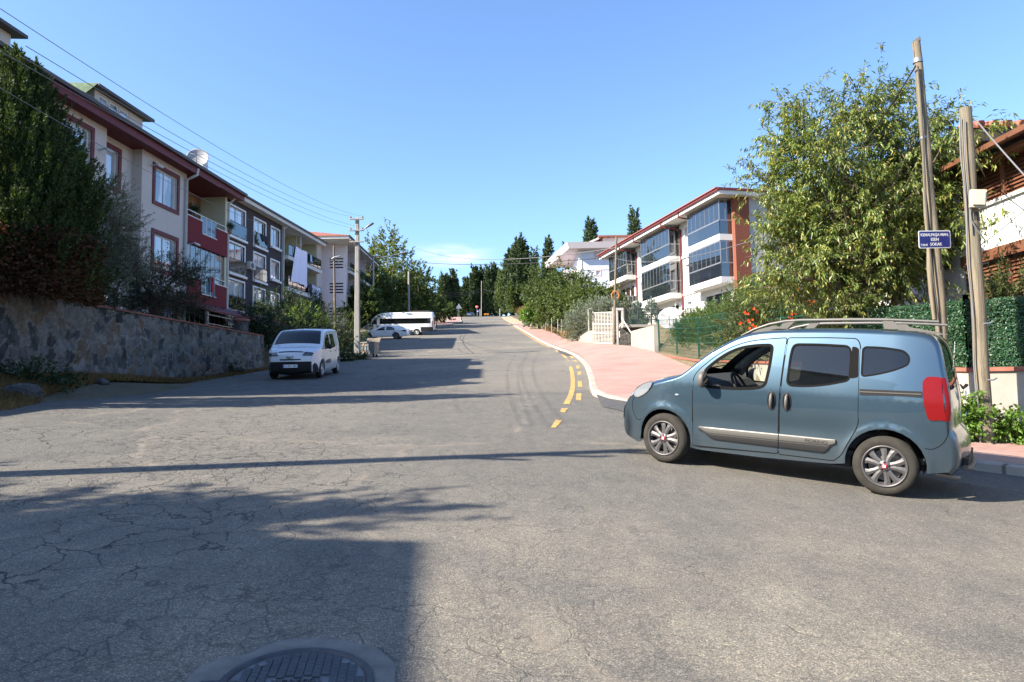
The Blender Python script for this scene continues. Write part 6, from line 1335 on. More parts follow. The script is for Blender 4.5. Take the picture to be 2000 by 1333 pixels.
m = MB(); q = tt3*.86; m.tube([q+Vector((-.15,-.12,-.1)), q+Vector((.1,-.15,.05)), q+Vector((.5,-.15,.1))], .045, 6); m.build('cable_clamp', M_galv, tp3)
tp4, tt4 = simple_pole('timber_pole', 1198, 677, 463, 43.6, .10, .07, M_dkwood, 'thin dark timber pole beside the white sliding gate', lean=6)
m = MB(); m.tube([tt4*.46+Vector((-.22, -.12, -.15)), tt4*.46+Vector((-.24,-.12,.08)), tt4*.46+Vector((-.1,-.12,.26)), tt4*.46+Vector((.1,-.12,.26)), tt4*.46+Vector((.22,-.12,.08)), tt4*.46+Vector((.2,-.12,-.12)), tt4*.46+Vector((.12,-.12,-.2))], .03, 6); m.build('orange_cable_coil', mat('orange_hose', (.55,.14,.03), .6), tp4)
tp5, tt5 = simple_pole('concrete_post', 940.5, 618, 549, 192, .12, .09, M_cpole, 'slender concrete post at the top of the hill before the cypresses')
bpy.context.view_layer.update()
# spans
wire(tp4.location+tt4*.9, at(814, 486, 105), 1.2, .028, 'upper cable spanning the street in front of the small cloud', M_gcable, 'cables over the street'); wire(tp4.location+tt4*.82, lp.location+tp_, .8, .025, 'lower cable spanning the street to the grey lamp post', M_cable, 'cables over the street')
wire(tp4.location+tt4*.86, A4.matrix_world @ Vector((7.0, .9, 9.6)), 1.0, .02, 'slack cable drooping from the thin timber pole to the glazed balconies', M_gcable); wire(tp4.location+tt4*.80, at(1560, 440, 16), .5, .012, 'thin cable running from the thin timber pole into the big leafy tree', M_gcable)
wire(tp3.location+tt3*.86, cpl+Vector((0, -.2, hp-3.5)), .1, .02, 'short cable from the dark timber pole to the concrete power pole', M_cable); wire(cpl+Vector((.15, -.2, hp-1.5)), lp.location+tp_, 2.0, .02, 'sagging cable from the street lamp bracket to the grey lamp post', M_cable)
wire(cpl+Vector((.2, .1, hp-3.4)), lp.location+tp_*.98, .8, .02, 'straight cable from the concrete pole to the grey lamp post', M_cable)
for k, (a, b, lb) in enumerate((((862, 573), (936, 566), 'topmost'), ((862, 577), (936, 570), 'middle'), ((862, 581), (936, 573), 'lowest'))): wire(at(*a, 178), at(*b, 192), .3, .05, lb+' of the three far cables running to the hilltop post', M_cable, 'far cables at the top of the hill')
wire(at(944, 566, 192), at(985, 568, 180), .3, .05, 'far cable from the hilltop post to the dark conifers on the right', M_cable)
wire(tp2.location+g(.96)+Vector((.08,-.1,0)), at(2040, 385, 9.0), .02, .012, 'taut pale cable falling from the junction box pole to the right', M_gcable)
wire(tp1.location+t0*.93+Vector((-.1,-.1,0)), at(1560, 420, 16.5), .25, .014, 'black cable from the top clamp of the taller timber pole into the tree', M_cable)
wire(tp2.location+g(.97), at(1945, 330, 16.5), .6, .012, 'loose grey cable looping from the junction box pole to the louvred house', M_gcable)
# satellite dish by the green fence
dish(None, at(1309, 622, 31.8), .56, (-.35, -1, .42), 'large grey satellite dish behind the green mesh fence', mast=1.6)
# waste containers
M_lid = mat('dull_lid', (.10,.085,.07), .7, .2, var=.4, vscale=5)
def container(loc, rz, label, lid):
    o = empty('waste_container', loc, rz, label, 'waste container', 'galvanised waste containers'); o.scale = (.74, .74, .82); m = MB(); h0, h1 = .22, 1.12
    P = [(-.62,-.40),(.62,-.40),(.62,.40),(-.62,.40)]; Qn = [(x*1.08, y*1.25) for x, y in P]
    m.add([(x, y, h0) for x, y in P]+[(x, y, h1) for x, y in Qn], [(0,3,2,1),(0,1,5,4),(1,2,6,5),(2,3,7,6),(3,0,4,7)]); m.add([(x*.97, y*.97, h1-.001) for x, y in Qn]+[(x*.95, y*.95, h0+.05) for x, y in P], [(1,0,4,5),(2,1,5,6),(3,2,6,7),(0,3,7,4),(4,7,6,5)])
    for z, e in ((.55, 1.04), (.85, 1.12)): m.box(-.64*e, .64*e, -.47*e+.02, -.44*e+.04, z, z+.05)
    for x in (-.45, -.15, .15, .45): m.box(x-.03, x+.03, -.505, -.47, .3, 1.08)
    m.box(-.72, .72, -.56, -.50, h1-.03, h1+.05); m.box(-.72, .72, .50, .56, h1-.03, h1+.05); m.box(-.72, -.66, -.50, .50, h1-.03, h1+.05); m.box(.66, .72, -.50, .50, h1-.03, h1+.05); m.build('body', M_galv, o)
    for x in (-.5, .5):
        for y in (-.32, .32):
            w = MB(); w.lathe([(.10, -.025), (.10, .025)], 14, 0, lambda a, b, h, x=x, y=y: (x+a, y+h, .10+b)); w.lathe([(.001, .026), (.10, .025)], 14, 0, lambda a, b, h, x=x, y=y: (x+a, y+h, .10+b)); w.lathe([(.001, -.026), (.10, -.025)], 14, 0, lambda a, b, h, x=x, y=y: (x+a, y+h, .10+b)); w.box(x-.03, x+.03, y-.05, y-.03, .10, .23); w.build('castor', C_black, o)
    l = MB(); n = 10
    if lid: v = [(-.68+.0*k, 0, 0) for k in range(0)]; v = [(x, .52+.35*math.sin(k/n*1.2)*1.0, h1+.05+.38*k/n) for k in range(n+1) for x in (-.66, .66)]
    else: v = [(x, -.54*math.cos(math.pi*k/n), h1+.04+.22*math.sin(math.pi*k/n)) for k in range(n+1) for x in (-.68, .68)]
    l.add(v, [(2*k, 2*k+2, 2*k+3, 2*k+1) for k in range(n)], 0, True)
    if not lid: l.add([v[2*k] for k in range(n+1)], [tuple(range(n+1))]); l.add([v[2*k+1] for k in range(n+1)], [tuple(range(n+1))[::-1]])
    l.build('lid', M_lid, o); t = MB()
    for x in (-.735, .735): t.box(x-.012, x+.012, -.12, .12, .72, .86)
    t.box(-.40, -.28, -.53, -.505, .9, 1.05); t.box(-.40, -.28, -.50, -.44, .3, .42); t.build('orange_tape', C_amber, o); return o
p_ = gh(722, 698); container((p_.x+.05, p_.y-.2, H(p_.x, p_.y)), R_(-14), 'galvanised wheeled waste container with open lid and orange tape by the concrete pole', True)
b_ = bpy.data.objects
p_ = gh(1027, 641); c2 = container((p_.x+.1, p_.y, H(p_.x, p_.y)+.13), R_(12), 'galvanised wheeled waste container with closed lid on the far right pavement', False)
# white sliding gate with posts
gt = empty('sliding_gate', (5.6, 47.0, H(5.6, 47)+.05), 0, 'white sliding gate of thin slats between square posts at the back of the pink pavement', 'gate')
ga = Vector((0, 0, 0)); gb = Vector((6.62-5.6, 43.9-47.0, H(6.62, 43.9)-H(5.6, 47))); dg = (gb-ga); hg = 2.15
def gp_(f, z): p = ga+dg*f; return (p.x, p.y, p.z+z)
m = MB()
for z in (.1, .75, 1.4, hg): m.bar(gp_(0, z), gp_(1, z), .06, .06)
for k in range(8): m.bar(gp_(k/7, .1), gp_(k/7, hg), .055, .055)
for k in range(22): m.bar(gp_(0, .16+k*.09), gp_(1, .16+k*.09), .012, .028)
m.build('slat_frame', M_gate, gt)
for f in (-.09, 1.06): m = MB(); q = ga+dg*f; m.bar((q.x-.16, q.y, q.z-.2), (q.x-.16, q.y, q.z+2.45), .07, .07); m.bar((q.x+.16, q.y, q.z-.2), (q.x+.16, q.y, q.z+2.45), .07, .07); m.bar((q.x-.16, q.y, q.z+2.45), (q.x+.16, q.y, q.z+2.45), .07, .07); m.build('portal_post', M_gate, gt)
gp3 = empty('gate_post', (6.75, 43.5, H(6.75, 43.5)), 0, 'grey steel gate post pair between the thin timber pole and the dark terrace wall', 'post'); MB().box(-.05, .05, -.05, .05, 0, 2.3).box(.28, .42, -.06, .06, 0, 2.3).box(-.05, .42, -.07, .07, 2.3, 2.45).build('post_frame', M_gate, gp3)
rl = empty('terrace_railing', (7.2, 43.3, 5.66), 0, 'dark steel railing along the edge of the raised terrace', 'railing'); m = MB()
for z in (.35, .7, 1.0): m.tube([(0,0,z), (5.0,0,z)], .025, 6)
for k in range(3): m.tube([(.02+k*.83,0,0), (.02+k*.83,0,1.0)], .03, 6)
for k in range(1, 7): m.tube([(1.7+k*.55,0,0), (1.7+k*.55,0,1.0)], .03, 6)
m.build('rail_frame', B_black, rl)
ml = empty('ramp_rail', (6.9, 43.0, H(6.9, 43)), 0, 'slanting white pipe leaning against the dark terrace wall', 'pipe'); MB().tube([(.05, -.1, 1.8), (.55, -2.4, .1)], .04, 6).build('pipe', M_gate, ml)
# green mesh fence on the low wall
def mesh_fence():
    fe = empty('mesh_fence', (0, 0, 0), 0, 'green wire mesh fence on posts along the garden wall left of the blue car', 'fence')
    P = [(6.65, 30.8), (6.85, 25), (7.15, 18), (7.35, 14.3)]; Q = densify(P, lambda p: 2.0, False); hF = 1.5; m = MB()
    for i, (x, y) in enumerate(Q):
        z = zc(x, y)+.07; ps = MB(); ps.box(x-.03, x+.03, y-.02, y+.02, z, z+hF+.08); ps.build('post', M_gpost, fe)
    for (x0, y0), (x1, y1) in zip(Q, Q[1:]):
        za, zb_ = zc(x0, y0)+.1, zc(x1, y1)+.1; n = 20
        for k in range(n): x = x0+(x1-x0)*k/n; y = y0+(y1-y0)*k/n; z = za+(zb_-za)*k/n; m.bar((x-.03, y, z), (x-.03, y, z+hF), .010, .010)
        for k in range(9): m.bar((x0-.035, y0, za+hF*k/8), (x1-.035, y1, zb_+hF*k/8), .009, .012 if k not in (0, 3, 6, 8) else .022)
    o = m.build('wire_mesh', M_gfence, fe)
mesh_fence()
# concrete stick fences (bent posts) left and right far away
for grp, lab, pts, h in (('bent fence posts on the left bank', 'bent white fence post on the dry bank', [(779+0, 612, 112), (803, 604, 116), (822, 600, 120), (840, 597, 126), (848, 596, 131), (855, 597, 136)], 2.6), ('pale fence posts by the right trees', 'slim pale fence post under the trees beside the pink pavement', [(1044, 640, 94), (1052, 636, 96), (1066, 650, 82), (1078, 655, 77), (1090, 652, 72), (1097, 658, 70), (1103, 657, 69)], 1.9)):
    for k, (px, py, Y) in enumerate(pts):
        q = at(px, py, Y); z = HT(q.x, Y) if 'right' in grp else q.z-1.2; o = empty('fence_post', (q.x, Y, z), 0, lab+' , number %s from the left'.replace('number %s', ['first','second','third','fourth','fifth','sixth','seventh'][k]).replace(' ,', ','), 'post', grp)
        MB().tube([(0,0,0), (0,0,h*.8), (.25 if 'left' in grp else .02, 0, h)], [.055,.05,.04], 6).build('shaft', M_cpole, o)
# traffic signs at the top
def sign(px, py, Y, kind, label):
    q = at(px, py, Y); zg = H(q.x, Y)+.1; o = empty('traffic_sign', (q.x, Y, zg), 0, label, 'traffic sign'); h = q.z-zg; MB().tube([(0,0,0), (0,0,h)], .045, 8).build('post', M_galv, o)
    if kind == 'tri': P = [(-.62,-.55),(.62,-.55),(0,.55)]; MB().prism(roundpoly(P, .08), .05, .07, 0, lambda u, v, w: (u, -w, h+v)).build('plate', M_galv, o)
    if kind == 'stop':
        T = lambda a, b, z: (a, -.05-z, h+b); MB().lathe([(.001,.0),(.45,.0),(.45,.02),(.001,.02)], 8, 0, T).build('plate', M_signr, o); MB().box(-.33, .33, -.075, -.071, h-.07, h+.07).build('bar', M_signw, o)
    if kind == 'blue': MB().box(-.4, .4, -.07, -.05, h-.4, h+.4).build('plate', M_signb, o); MB().box(-.2, .2, -.078, -.0705, h-.2, h+.1).build('pictogram', M_signw, o)
sign(896.3, 598, 140, 'tri', 'grey backed triangular warning sign on the far left pavement'); sign(931.6, 600, 198, 'stop', 'round red no entry sign at the hilltop'); sign(933, 608, 204, 'blue', 'blue square sign below the red one at the hilltop'); sign(893.5, 601, 196, 'blue', 'small dark sign behind the triangular sign')
wp = empty('street_barrier', at(950, 617, 200), 0, 'orange barrier board at the hilltop crossing', 'barrier'); MB().box(-.7, .7, -.05, .05, .4, .6).box(-.5, -.42, -.05, .05, 0, .4).box(.42, .5, -.05, .05, 0, .4).build('board', C_amber, wp)
for px, Y, h_ in ((937.5, 200, 2.2), (976, 160, 2.4)): q = at(px, 612, Y); o = empty('white_post', (q.x, Y, H(q.x, Y)), 0, 'white square post near the hilltop %s' % ('beside the no entry sign' if px < 950 else 'at the start of the right bank'), 'post'); MB().box(-.12, .12, -.12, .12, 0, h_).build('shaft', M_cpole, o)
# manhole cover
def manhole():
    o = empty('manhole_cover', (MC[0], MC[1], H(*MC)+.006), 0, 'round cast iron manhole cover with a block pattern and raised lettering, set in mortar', 'manhole cover')
    sx_ = (H(MC[0]+.4, MC[1])-H(MC[0]-.4, MC[1]))/.8; sy_ = (H(MC[0], MC[1]+.4)-H(MC[0], MC[1]-.4))/.8
    Mx = Matrix((Vector((1,0,sx_)).normalized(), Vector((0,1,sy_)).normalized(), Vector((-sx_,-sy_,1)).normalized())).transposed().to_4x4(); Mx = Mx @ Matrix.Rotation(R_(8), 4, 'Z'); Mx = Mx @ Matrix.Scale(.9, 4); Mx.translation = o.location; o.matrix_world = Mx
    iron = mat('cast_iron', (.055,.055,.06), .55, .35, var=.3, vscale=8, bump=.3, bscale=90); iron2 = mat('worn_iron', (.13,.13,.135), .5, .4, var=.2, vscale=9)
    m = MB(); m.lathe([(.375,.0),(.375,.012),(.368,.016),(.345,.016),(.340,.010),(.335,.004)], 64); m.box(-.46, -.36, -.06, .05, .0, .012); m.build('frame_ring', iron, o)
    m = MB(); m.lathe([(.333,.004),(.001,.004)], 64); m.build('cover_plate', iron2, o)
    b = MB(); r = .326; n = 15; w = 2*r/n
    for i in range(n):
        x0 = -r+i*w+.003; x1 = x0+w-.006; xm = max(abs(x0), abs(x1)); 
        if xm >= r: continue
        ym = math.sqrt(r*r-xm*xm); y = -r+(i % 2)*.02
        while y < r:
            a, c_ = max(y+.0012, -ym), min(y+.040-.0012, ym); y += .040
            if c_-a < .006: continue
            if abs((x0+x1)/2) < .17 and -.075 < (a+c_)/2 < .055: continue
            b.box(x0, x1, a, c_, .003, .0115)
    b.build('block_pattern', iron, o)
    for t_, y, s_ in (('TELEKOM', .028, .050), ('TÜRK', -.03, .050)): text_mesh('lettering', t_, s_, iron, o, Matrix.Translation((0, y-.01, .009)) @ Matrix.Rotation(math.pi, 4, 'Z'), .003, bold=.001, sx=1.15)
    d_ = MB(); d_.lathe([(.022,.013),(.001,.0125)], 12, 0, lambda a, b_, h: (-.20+a, .20+b_, h)); d_.build('key_hole', iron2, o); d_ = MB(); d_.lathe([(.022,.013),(.001,.0125)], 12, 0, lambda a, b_, h: (.22+a, .20+b_, h)); d_.build('key_hole', iron2, o)
manhole()
# lamp on white upvc pigeon etc : pot plants on red balcony, towels at right apartment
for k, (x, lb) in enumerate(((32.9, 'small potted plant on the upper red balcony'), (35.6, 'dark potted plant at the far end of the upper red balcony rail'))):
    o = empty('potted_plant', A1.matrix_world @ Vector((x, -.05 if k else .35, 10.12 if k else 10.35)), 0, lb, 'potted plant'); MB().lathe([(.001,0),(.09,0),(.12,.2),(.10,.2),(.001,.17)], 12).build('pot', B_wood, o); PLANTS = globals().setdefault('PLANTS', []); PLANTS.append(o)
tb = empty('blue_bucket', A4.matrix_world @ Vector((2.6, .55, 6.15+2.9+.0)), 0, 'blue bucket on the open balcony of the glazed apartment house', 'bucket'); MB().lathe([(.001,0),(.16,0),(.2,.4),(.18,.4),(.001,.35)], 14).build('pail', mat('bucket_blue', (.05,.35,.6), .4), tb)
# ------------------------------------------------------------ VEGETATION
def leafmat(name, cols, trans=.35, rough=.55, spec=.4):
    m = bpy.data.materials.new(name); m.use_nodes = True; n = NT(m); g = n.n('NewGeometry')
    c = n.ramp(g.outputs['Random Per Island'], [(i/(len(cols)-1 or 1), q) for i, q in enumerate(cols)]); f = n.noise(n.co(), .7, 3); c = n.mix(1, c, n.ramp(f, [(.3, .75), (.7, 1.25)]), 'MULTIPLY')
    n.col(c); n.b.inputs['Roughness'].default_value = rough; n.b.inputs['Specular IOR Level'].default_value = spec; tr = n.n('BsdfTranslucent'); n.l(n.mix(1, c, (1.5,1.5,.8), 'MULTIPLY'), tr.inputs[0]); mx = n.n('MixShader'); mx.inputs[0].default_value = trans
    n.l(n.b.outputs[0], mx.inputs[1]); n.l(tr.outputs[0], mx.inputs[2]); n.l(mx.outputs[0], n.out.inputs[0]); return m
L_cherry = leafmat('cherry_leaves', [(.075,.12,.03),(.10,.155,.036),(.08,.125,.03),(.13,.175,.042),(.15,.19,.048),(.09,.14,.032),(.28,.25,.06),(.085,.13,.03),(.085,.13,.03),(.11,.155,.036),(.38,.31,.09)], .3, .4, .5)
L_thuja = leafmat('thuja_sprays', [(.014,.028,.006),(.022,.042,.008),(.065,.10,.016),(.014,.028,.006)], .2, .75); L_brown = leafmat('dead_sprays', [(.075,.03,.012),(.10,.042,.016),(.055,.025,.011),(.03,.028,.010)], .15, .9)
L_olive = leafmat('olive_leaves', [(.15,.17,.11),(.22,.24,.17),(.11,.13,.08),(.30,.31,.24)], .15, .5); L_dkolive = leafmat('dark_olive_leaves', [(.04,.055,.028),(.06,.075,.04),(.03,.045,.022)], .2, .6)
L_poplar = leafmat('poplar_leaves', [(.085,.12,.03),(.11,.15,.04),(.14,.17,.055),(.07,.10,.025),(.18,.19,.07)], .35); L_green = leafmat('green_leaves', [(.052,.082,.024),(.072,.105,.03),(.095,.125,.038),(.042,.068,.02)], .35)
L_dark = leafmat('dark_shrub_leaves', [(.02,.042,.014),(.03,.055,.018),(.04,.07,.02)], .2); L_pine = leafmat('cypress_sprays', [(.022,.042,.014),(.032,.056,.018),(.042,.068,.022),(.028,.05,.018)], .12, .8)
L_lav = leafmat('grey_green_leaves', [(.15,.19,.15),(.20,.24,.19),(.12,.15,.11)], .2, .7); L_spruce = leafmat('blue_spruce_needles', [(.085,.14,.11),(.11,.17,.14),(.06,.10,.08)], .15, .8)
L_fern = leafmat('feathery_leaves', [(.07,.13,.03),(.09,.16,.035),(.055,.10,.025),(.12,.19,.05)], .3, .6); L_hedge = leafmat('artificial_hedge', [(.014,.055,.018),(.022,.08,.028),(.010,.04,.014),(.10,.17,.10)], .25, .4); L_straw = leafmat('dry_grass_blades', [(.24,.155,.065),(.30,.20,.09),(.18,.115,.05)], .3, .9)
L_weed = leafmat('weed_leaves', [(.10,.19,.03),(.14,.24,.045),(.07,.14,.025)], .35, .5); M_bark = mat('bark', (.11,.085,.065), .95, var=.35, vscale=5, bump=.8, bscale=25); M_flower = leafmat('trumpet_flowers', [(.65,.05,.015),(.75,.10,.02),(.6,.03,.02)], .3, .5)
def leaf_mesh(name, C, D, N, ln, wd, mt, parent, bend=.25, jit=.3, seed=0):
    "C centres, D directions, N normals (n,3); folded 6-vertex leaves"
    rg = np.random.default_rng(seed); n = len(C); D = D/np.maximum(np.linalg.norm(D, axis=1, keepdims=True), 1e-6); S_ = np.cross(D, N); S_ /= np.maximum(np.linalg.norm(S_, axis=1, keepdims=True), 1e-6); N = np.cross(S_, D)
    l = (ln*(1+rg.uniform(-jit, jit, n)))[:, None]; w = (wd*(1+rg.uniform(-jit, jit, n)))[:, None]
    p0 = C; p1 = C+D*l*.35+S_*w*.5; p2 = C+D*l*.35-S_*w*.5; p3 = C+D*l*.95-N*l*bend; pm = C+D*l*.5-N*w*.12
    V = np.stack([p0, p1, p3, p2], 1).reshape(-1, 3); me = bpy.data.meshes.new(name); me.vertices.add(4*n); me.vertices.foreach_set('co', V.astype(np.float32).ravel())
    me.loops.add(6*n); b = (np.arange(n)*4)[:, None]; me.loops.foreach_set('vertex_index', (b+np.array([0, 1, 2, 0, 2, 3])).astype(np.int32).ravel()); me.polygons.add(2*n); me.polygons.foreach_set('loop_start', (np.arange(2*n)*3).astype(np.int32)); me.polygons.foreach_set('loop_total', np.full(2*n, 3, np.int32))
    me.materials.append(mt); me.update(calc_edges=True); o = coll(bpy.data.objects.new(name, me)); o.parent = parent; return o
def rdir(rg, n):
    v = rg.normal(size=(n, 3)); return v/np.linalg.norm(v, axis=1, keepdims=True)
def blobs_pts(rg, blobs, k, hollow=.55):
    vol = np.array([b[3]*b[4]*b[5] for b in blobs])**.8; idx = rg.choice(len(blobs), k, p=vol/vol.sum()); B = np.array(blobs)[idx]; d = rdir(rg, k); r = (hollow**3+(1-hollow**3)*rg.random(k))**(1/3)
    return B[:, :3]+d*r[:, None]*B[:, 3:6], d
def broadleaf(name, loc, blobs, nc, per, ln, wd, lm, label, trunk=(.15, 2.0), droop=.4, csz=.35, seed=1, group=None, hollow=.5, cat_='tree', leaf_name='crown', limbs=16, tr=True, spread=1.0, up=.0, twigs=True):
    "blobs in metres relative to loc. nc twig clusters of per leaves"
    rg = np.random.default_rng(seed); rnd = random.Random(seed); o = empty(name, loc, 0, label, cat_, group); cc, d = blobs_pts(rg, blobs, nc, hollow)
    # long shoots poking out of the crown
    sh = rg.random(nc) < .10; cc[sh] += d[sh]*csz*rg.uniform(.5, 1.6, sh.sum())[:, None]
    od = d+np.array([0, 0, .35+up]); od /= np.linalg.norm(od, axis=1, keepdims=True); od = od+rdir(rg, nc)*.45
    i = np.repeat(np.arange(nc), per); t = rg.random(nc*per); C = cc[i]+od[i]*(t[:, None]-.5)*csz*2.6+rdir(rg, nc*per)*csz*.13*spread; C[:, 2] -= (t-.2)**2*csz*droop*.8
    D = od[i]*.75+rdir(rg, nc*per)*.85+np.array([0, 0, -droop]); N = rdir(rg, nc*per)*.6+np.array([0, 0, 1.0]); leaf_mesh(leaf_name, C, D, N, ln, wd, lm, o, seed=seed)
    if tr:
        m = MB(); th = trunk[1]; r = trunk[0]; cen = np.array([[b[0], b[1], b[2]] for b in blobs]).mean(0); tips = cc[rg.choice(nc, limbs)]
        fork = Vector((cen[0]*.25, cen[1]*.25, th)); m.tube([(0,0,-.3), (0,0,th*.4), fork], [r*1.25, r, r*.8], 10)
        for q in tips:
            q = Vector(q); mid = fork.lerp(q, .45)+Vector((rnd.uniform(-.2, .2), rnd.uniform(-.2, .2), .12*(q-fork).length)); m.tube([fork-Vector((0,0,.1)), mid, q], [r*.5, r*.26, r*.06], 6)
        m.build('trunk', M_bark, o)
        if twigs:
            tw = MB()
            for k in range(0, nc, max(1, nc//520)):
                a = Vector(cc[k]-od[k]*csz*1.7); b = Vector(cc[k]+od[k]*csz*1.2); tw.tube([a, b], [ln*.07, ln*.03], 4, cap=False)
            tw.build('twigs', M_bark, o)
    return o
def conifer(name, loc, h, prof, n, sz, lm, label, seed=1, group=None, trunk=.15, z0=0, aspect=.45, lumps=9, depth=.35, cat_='tree', part='crown', par=None, leanx=0, tuft=2.6, per_=26, rn=.05):
    "prof(t)->radius for t in 0..1; sprays point outward and upward; lumpy outline"
    rg = np.random.default_rng(seed); o = par or empty(name, loc, 0, label, cat_, group); ns = max(12, n//per_)
    # tufts: each tuft is an upright flame made of sprays
    t = rg.random(ns*3); a = rg.random(ns*3)*2*np.pi; R0 = np.array([prof(x) for x in t]); keep = rg.random(ns*3) < (R0/R0.max())**1.0; t, a, R0 = t[keep][:ns], a[keep][:ns], R0[keep][:ns]; ns = len(t)
    rr = R0*(1-depth*rg.random(ns)**1.5)*(1+.10*np.sin(a*lumps/3+t*17)+rg.normal(0, rn, ns)); base = np.stack([rr*np.cos(a), rr*np.sin(a), z0+t*h], 1); out = np.stack([np.cos(a), np.sin(a), np.zeros(ns)], 1)
    per = max(8, n//ns); i = np.repeat(np.arange(ns), per); u = rg.random(ns*per); th = sz*tuft; ax = out*.45+np.array([0, 0, 1.0])
    C = base[i]+ax[i]*(u[:, None]-.3)*th+rdir(rg, ns*per)*(sz*(.75+.12*(tuft-2.6))*(1.05-u))[:, None]; D = ax[i]*.9+rdir(rg, ns*per)*.75+out[i]*.3; N = out[i]+rdir(rg, ns*per)*.8
    if leanx: C[:, 0] += leanx*C[:, 2]/h
    leaf_mesh(part, C, D, N, sz, sz*aspect, lm, o, bend=.05, seed=seed)
    if par is None: m = MB(); m.tube([(0,0,-.4), (0,0,h*.5), (0,0,h*.93)], [trunk, trunk*.7, trunk*.12], 8); m.build('trunk', M_bark, o)
    return o
def gz(x, Y): return HT(x, Y)
# --- thuja and olives behind the stone wall (left)
TG = 'trees behind the tall stone wall'
def th_prof(t): return 1.75*(1-.05*t) if t < .4 else 1.72*(1-((t-.4)/.6)**1.25)**.95+.10
th = conifer('thuja_tree', (-12.85, 17.35, 4.05), 6.1, th_prof, 200000, .10, L_thuja, 'big dark green thuja with upright sprays overhanging the stone wall at the left edge', 2, TG, .2, .2, .34, depth=.42, tuft=6.4, per_=85, rn=.10)
def br_prof(t): return 2.95-.5*t
rg = np.random.default_rng(5); nb = 9000; a_ = rg.uniform(-2.4, .4, nb); t_ = rg.random(nb); R2 = 1.95*(1-.12*rg.random(nb)); C_ = np.stack([R2*np.cos(a_), R2*np.sin(a_), .1+t_**1.4*1.6], 1); C_ += rdir(rg, nb)*.14
leaf_mesh('dead_foliage', C_, np.stack([np.cos(a_), np.sin(a_), -.2+0*a_], 1)+rdir(rg, nb)*.8, rdir(rg, nb), .17, .06, L_brown, th, .05, seed=6)
broadleaf('olive_tree', (-13.5, 22.2, 4.05), [(.1,0,3.2,1.15,1.2,1.1),(.0,.3,4.1,.7,.8,.8),(-.2,0,2.2,1.3,1.3,1.0),(.9,0,2.0,.9,.9,.7)], 950, 36, .085, .02, L_olive, 'silvery olive tree right behind the thuja, in front of the cream wall', (.12, 1.2), .0, .24, 11, TG, .35)
broadleaf('olive_tree', (-13.3, 25.4, 4.05), [(.2,0,1.9,1.5,1.4,.95),(1.0,.2,2.3,.9,.9,.75),(-.9,0,1.6,1.0,1.0,.9),(.3,0,1.0,1.6,1.3,.7)], 620, 34, .085, .024, L_dkolive, 'dark spreading olive tree leaning over the stone wall, right of the silvery one', (.16, 1.0), .1, .28, 12, TG, .35)
broadleaf('garden_shrub', (-13.2, 19.6, 4.0), [(0,0,1.0,1.2,1.2,1.0),(.6,1.0,.6,.9,.9,.6)], 300, 30, .10, .035, L_dark, 'dark shadowed shrub between the thuja and the silvery olive', (.08, .5), .0, .28, 13, TG, .3, 'shrub', limbs=6)
# --- bushes beyond the wall end
BG = 'bushes between the stone wall and the concrete pole'
for k, (px, Y, zc_, rx, rz, lm, lb, ln) in enumerate(((530, 36, 650, 1.7, 1.1, L_dark, 'dark rounded bush at the far end of the tall stone wall', .12), (566, 38, 634, 1.7, 1.5, L_dark, 'dark bush right behind the white van roof', .12), (600, 41, 645, 1.8, 1.5, L_green, 'broad green bush behind the right half of the white van', .13), (598, 44, 623, 1.0, .7, L_weed, 'bright pale green bush top catching the sun behind the van', .13), (640, 45, 640, 1.7, 1.7, L_dark, 'dark bush behind the dark timber pole', .13), (672, 48, 655, 1.6, 1.6, L_green, 'leafy bush just left of the concrete power pole', .13), (552, 47, 600, 1.9, 1.5, L_dark, 'tall dark shrub below the brown clad corner', .14), (500, 34.5, 628, 1.2, .8, L_dark, 'low dark shrub peeping over the wall by the porch posts', .12), (703, 79, 640, 1.8, 2.0, L_dark, 'dark hedge clump behind the bonnet of the white saloon', .16))):
    q = at(px, zc_, Y); zg = max(gz(q.x, Y), q.z-rz-1.6); broadleaf('garden_bush', (q.x, Y, zg), [(0,0,q.z-zg,rx,rx,rz),(rx*.5,0,q.z-zg-rz*.5,rx*.8,rx*.8,rz*.8),(-rx*.5,.2,q.z-zg-rz*.6,rx*.8,rx*.8,rz*.7),(0,-.2,(q.z-zg)*.4,rx*.9,rx*.9,(q.z-zg)*.45)], 260, 30, ln, ln*.42, lm, lb, (.07, .5), .1, .26, 30+k, BG, .4, 'bush', limbs=6)
for px, pyt, Y, lb in ((614, 577, 52, 'small dark pine with spiky shoots below the laundry balcony'), (561, 583, 50, 'small spiky pine by the corner of the yellow balconies')):
    q = at(px, pyt, Y); zg = gz(q.x, Y); h = q.z-zg; conifer('young_pine', (q.x, Y, zg), h, lambda t: 1.5*(1-t)**.8+.05, 6500, .26, L_dark, lb, int(px), 'young pines below the balconies', .1, .1, .16, depth=.6)
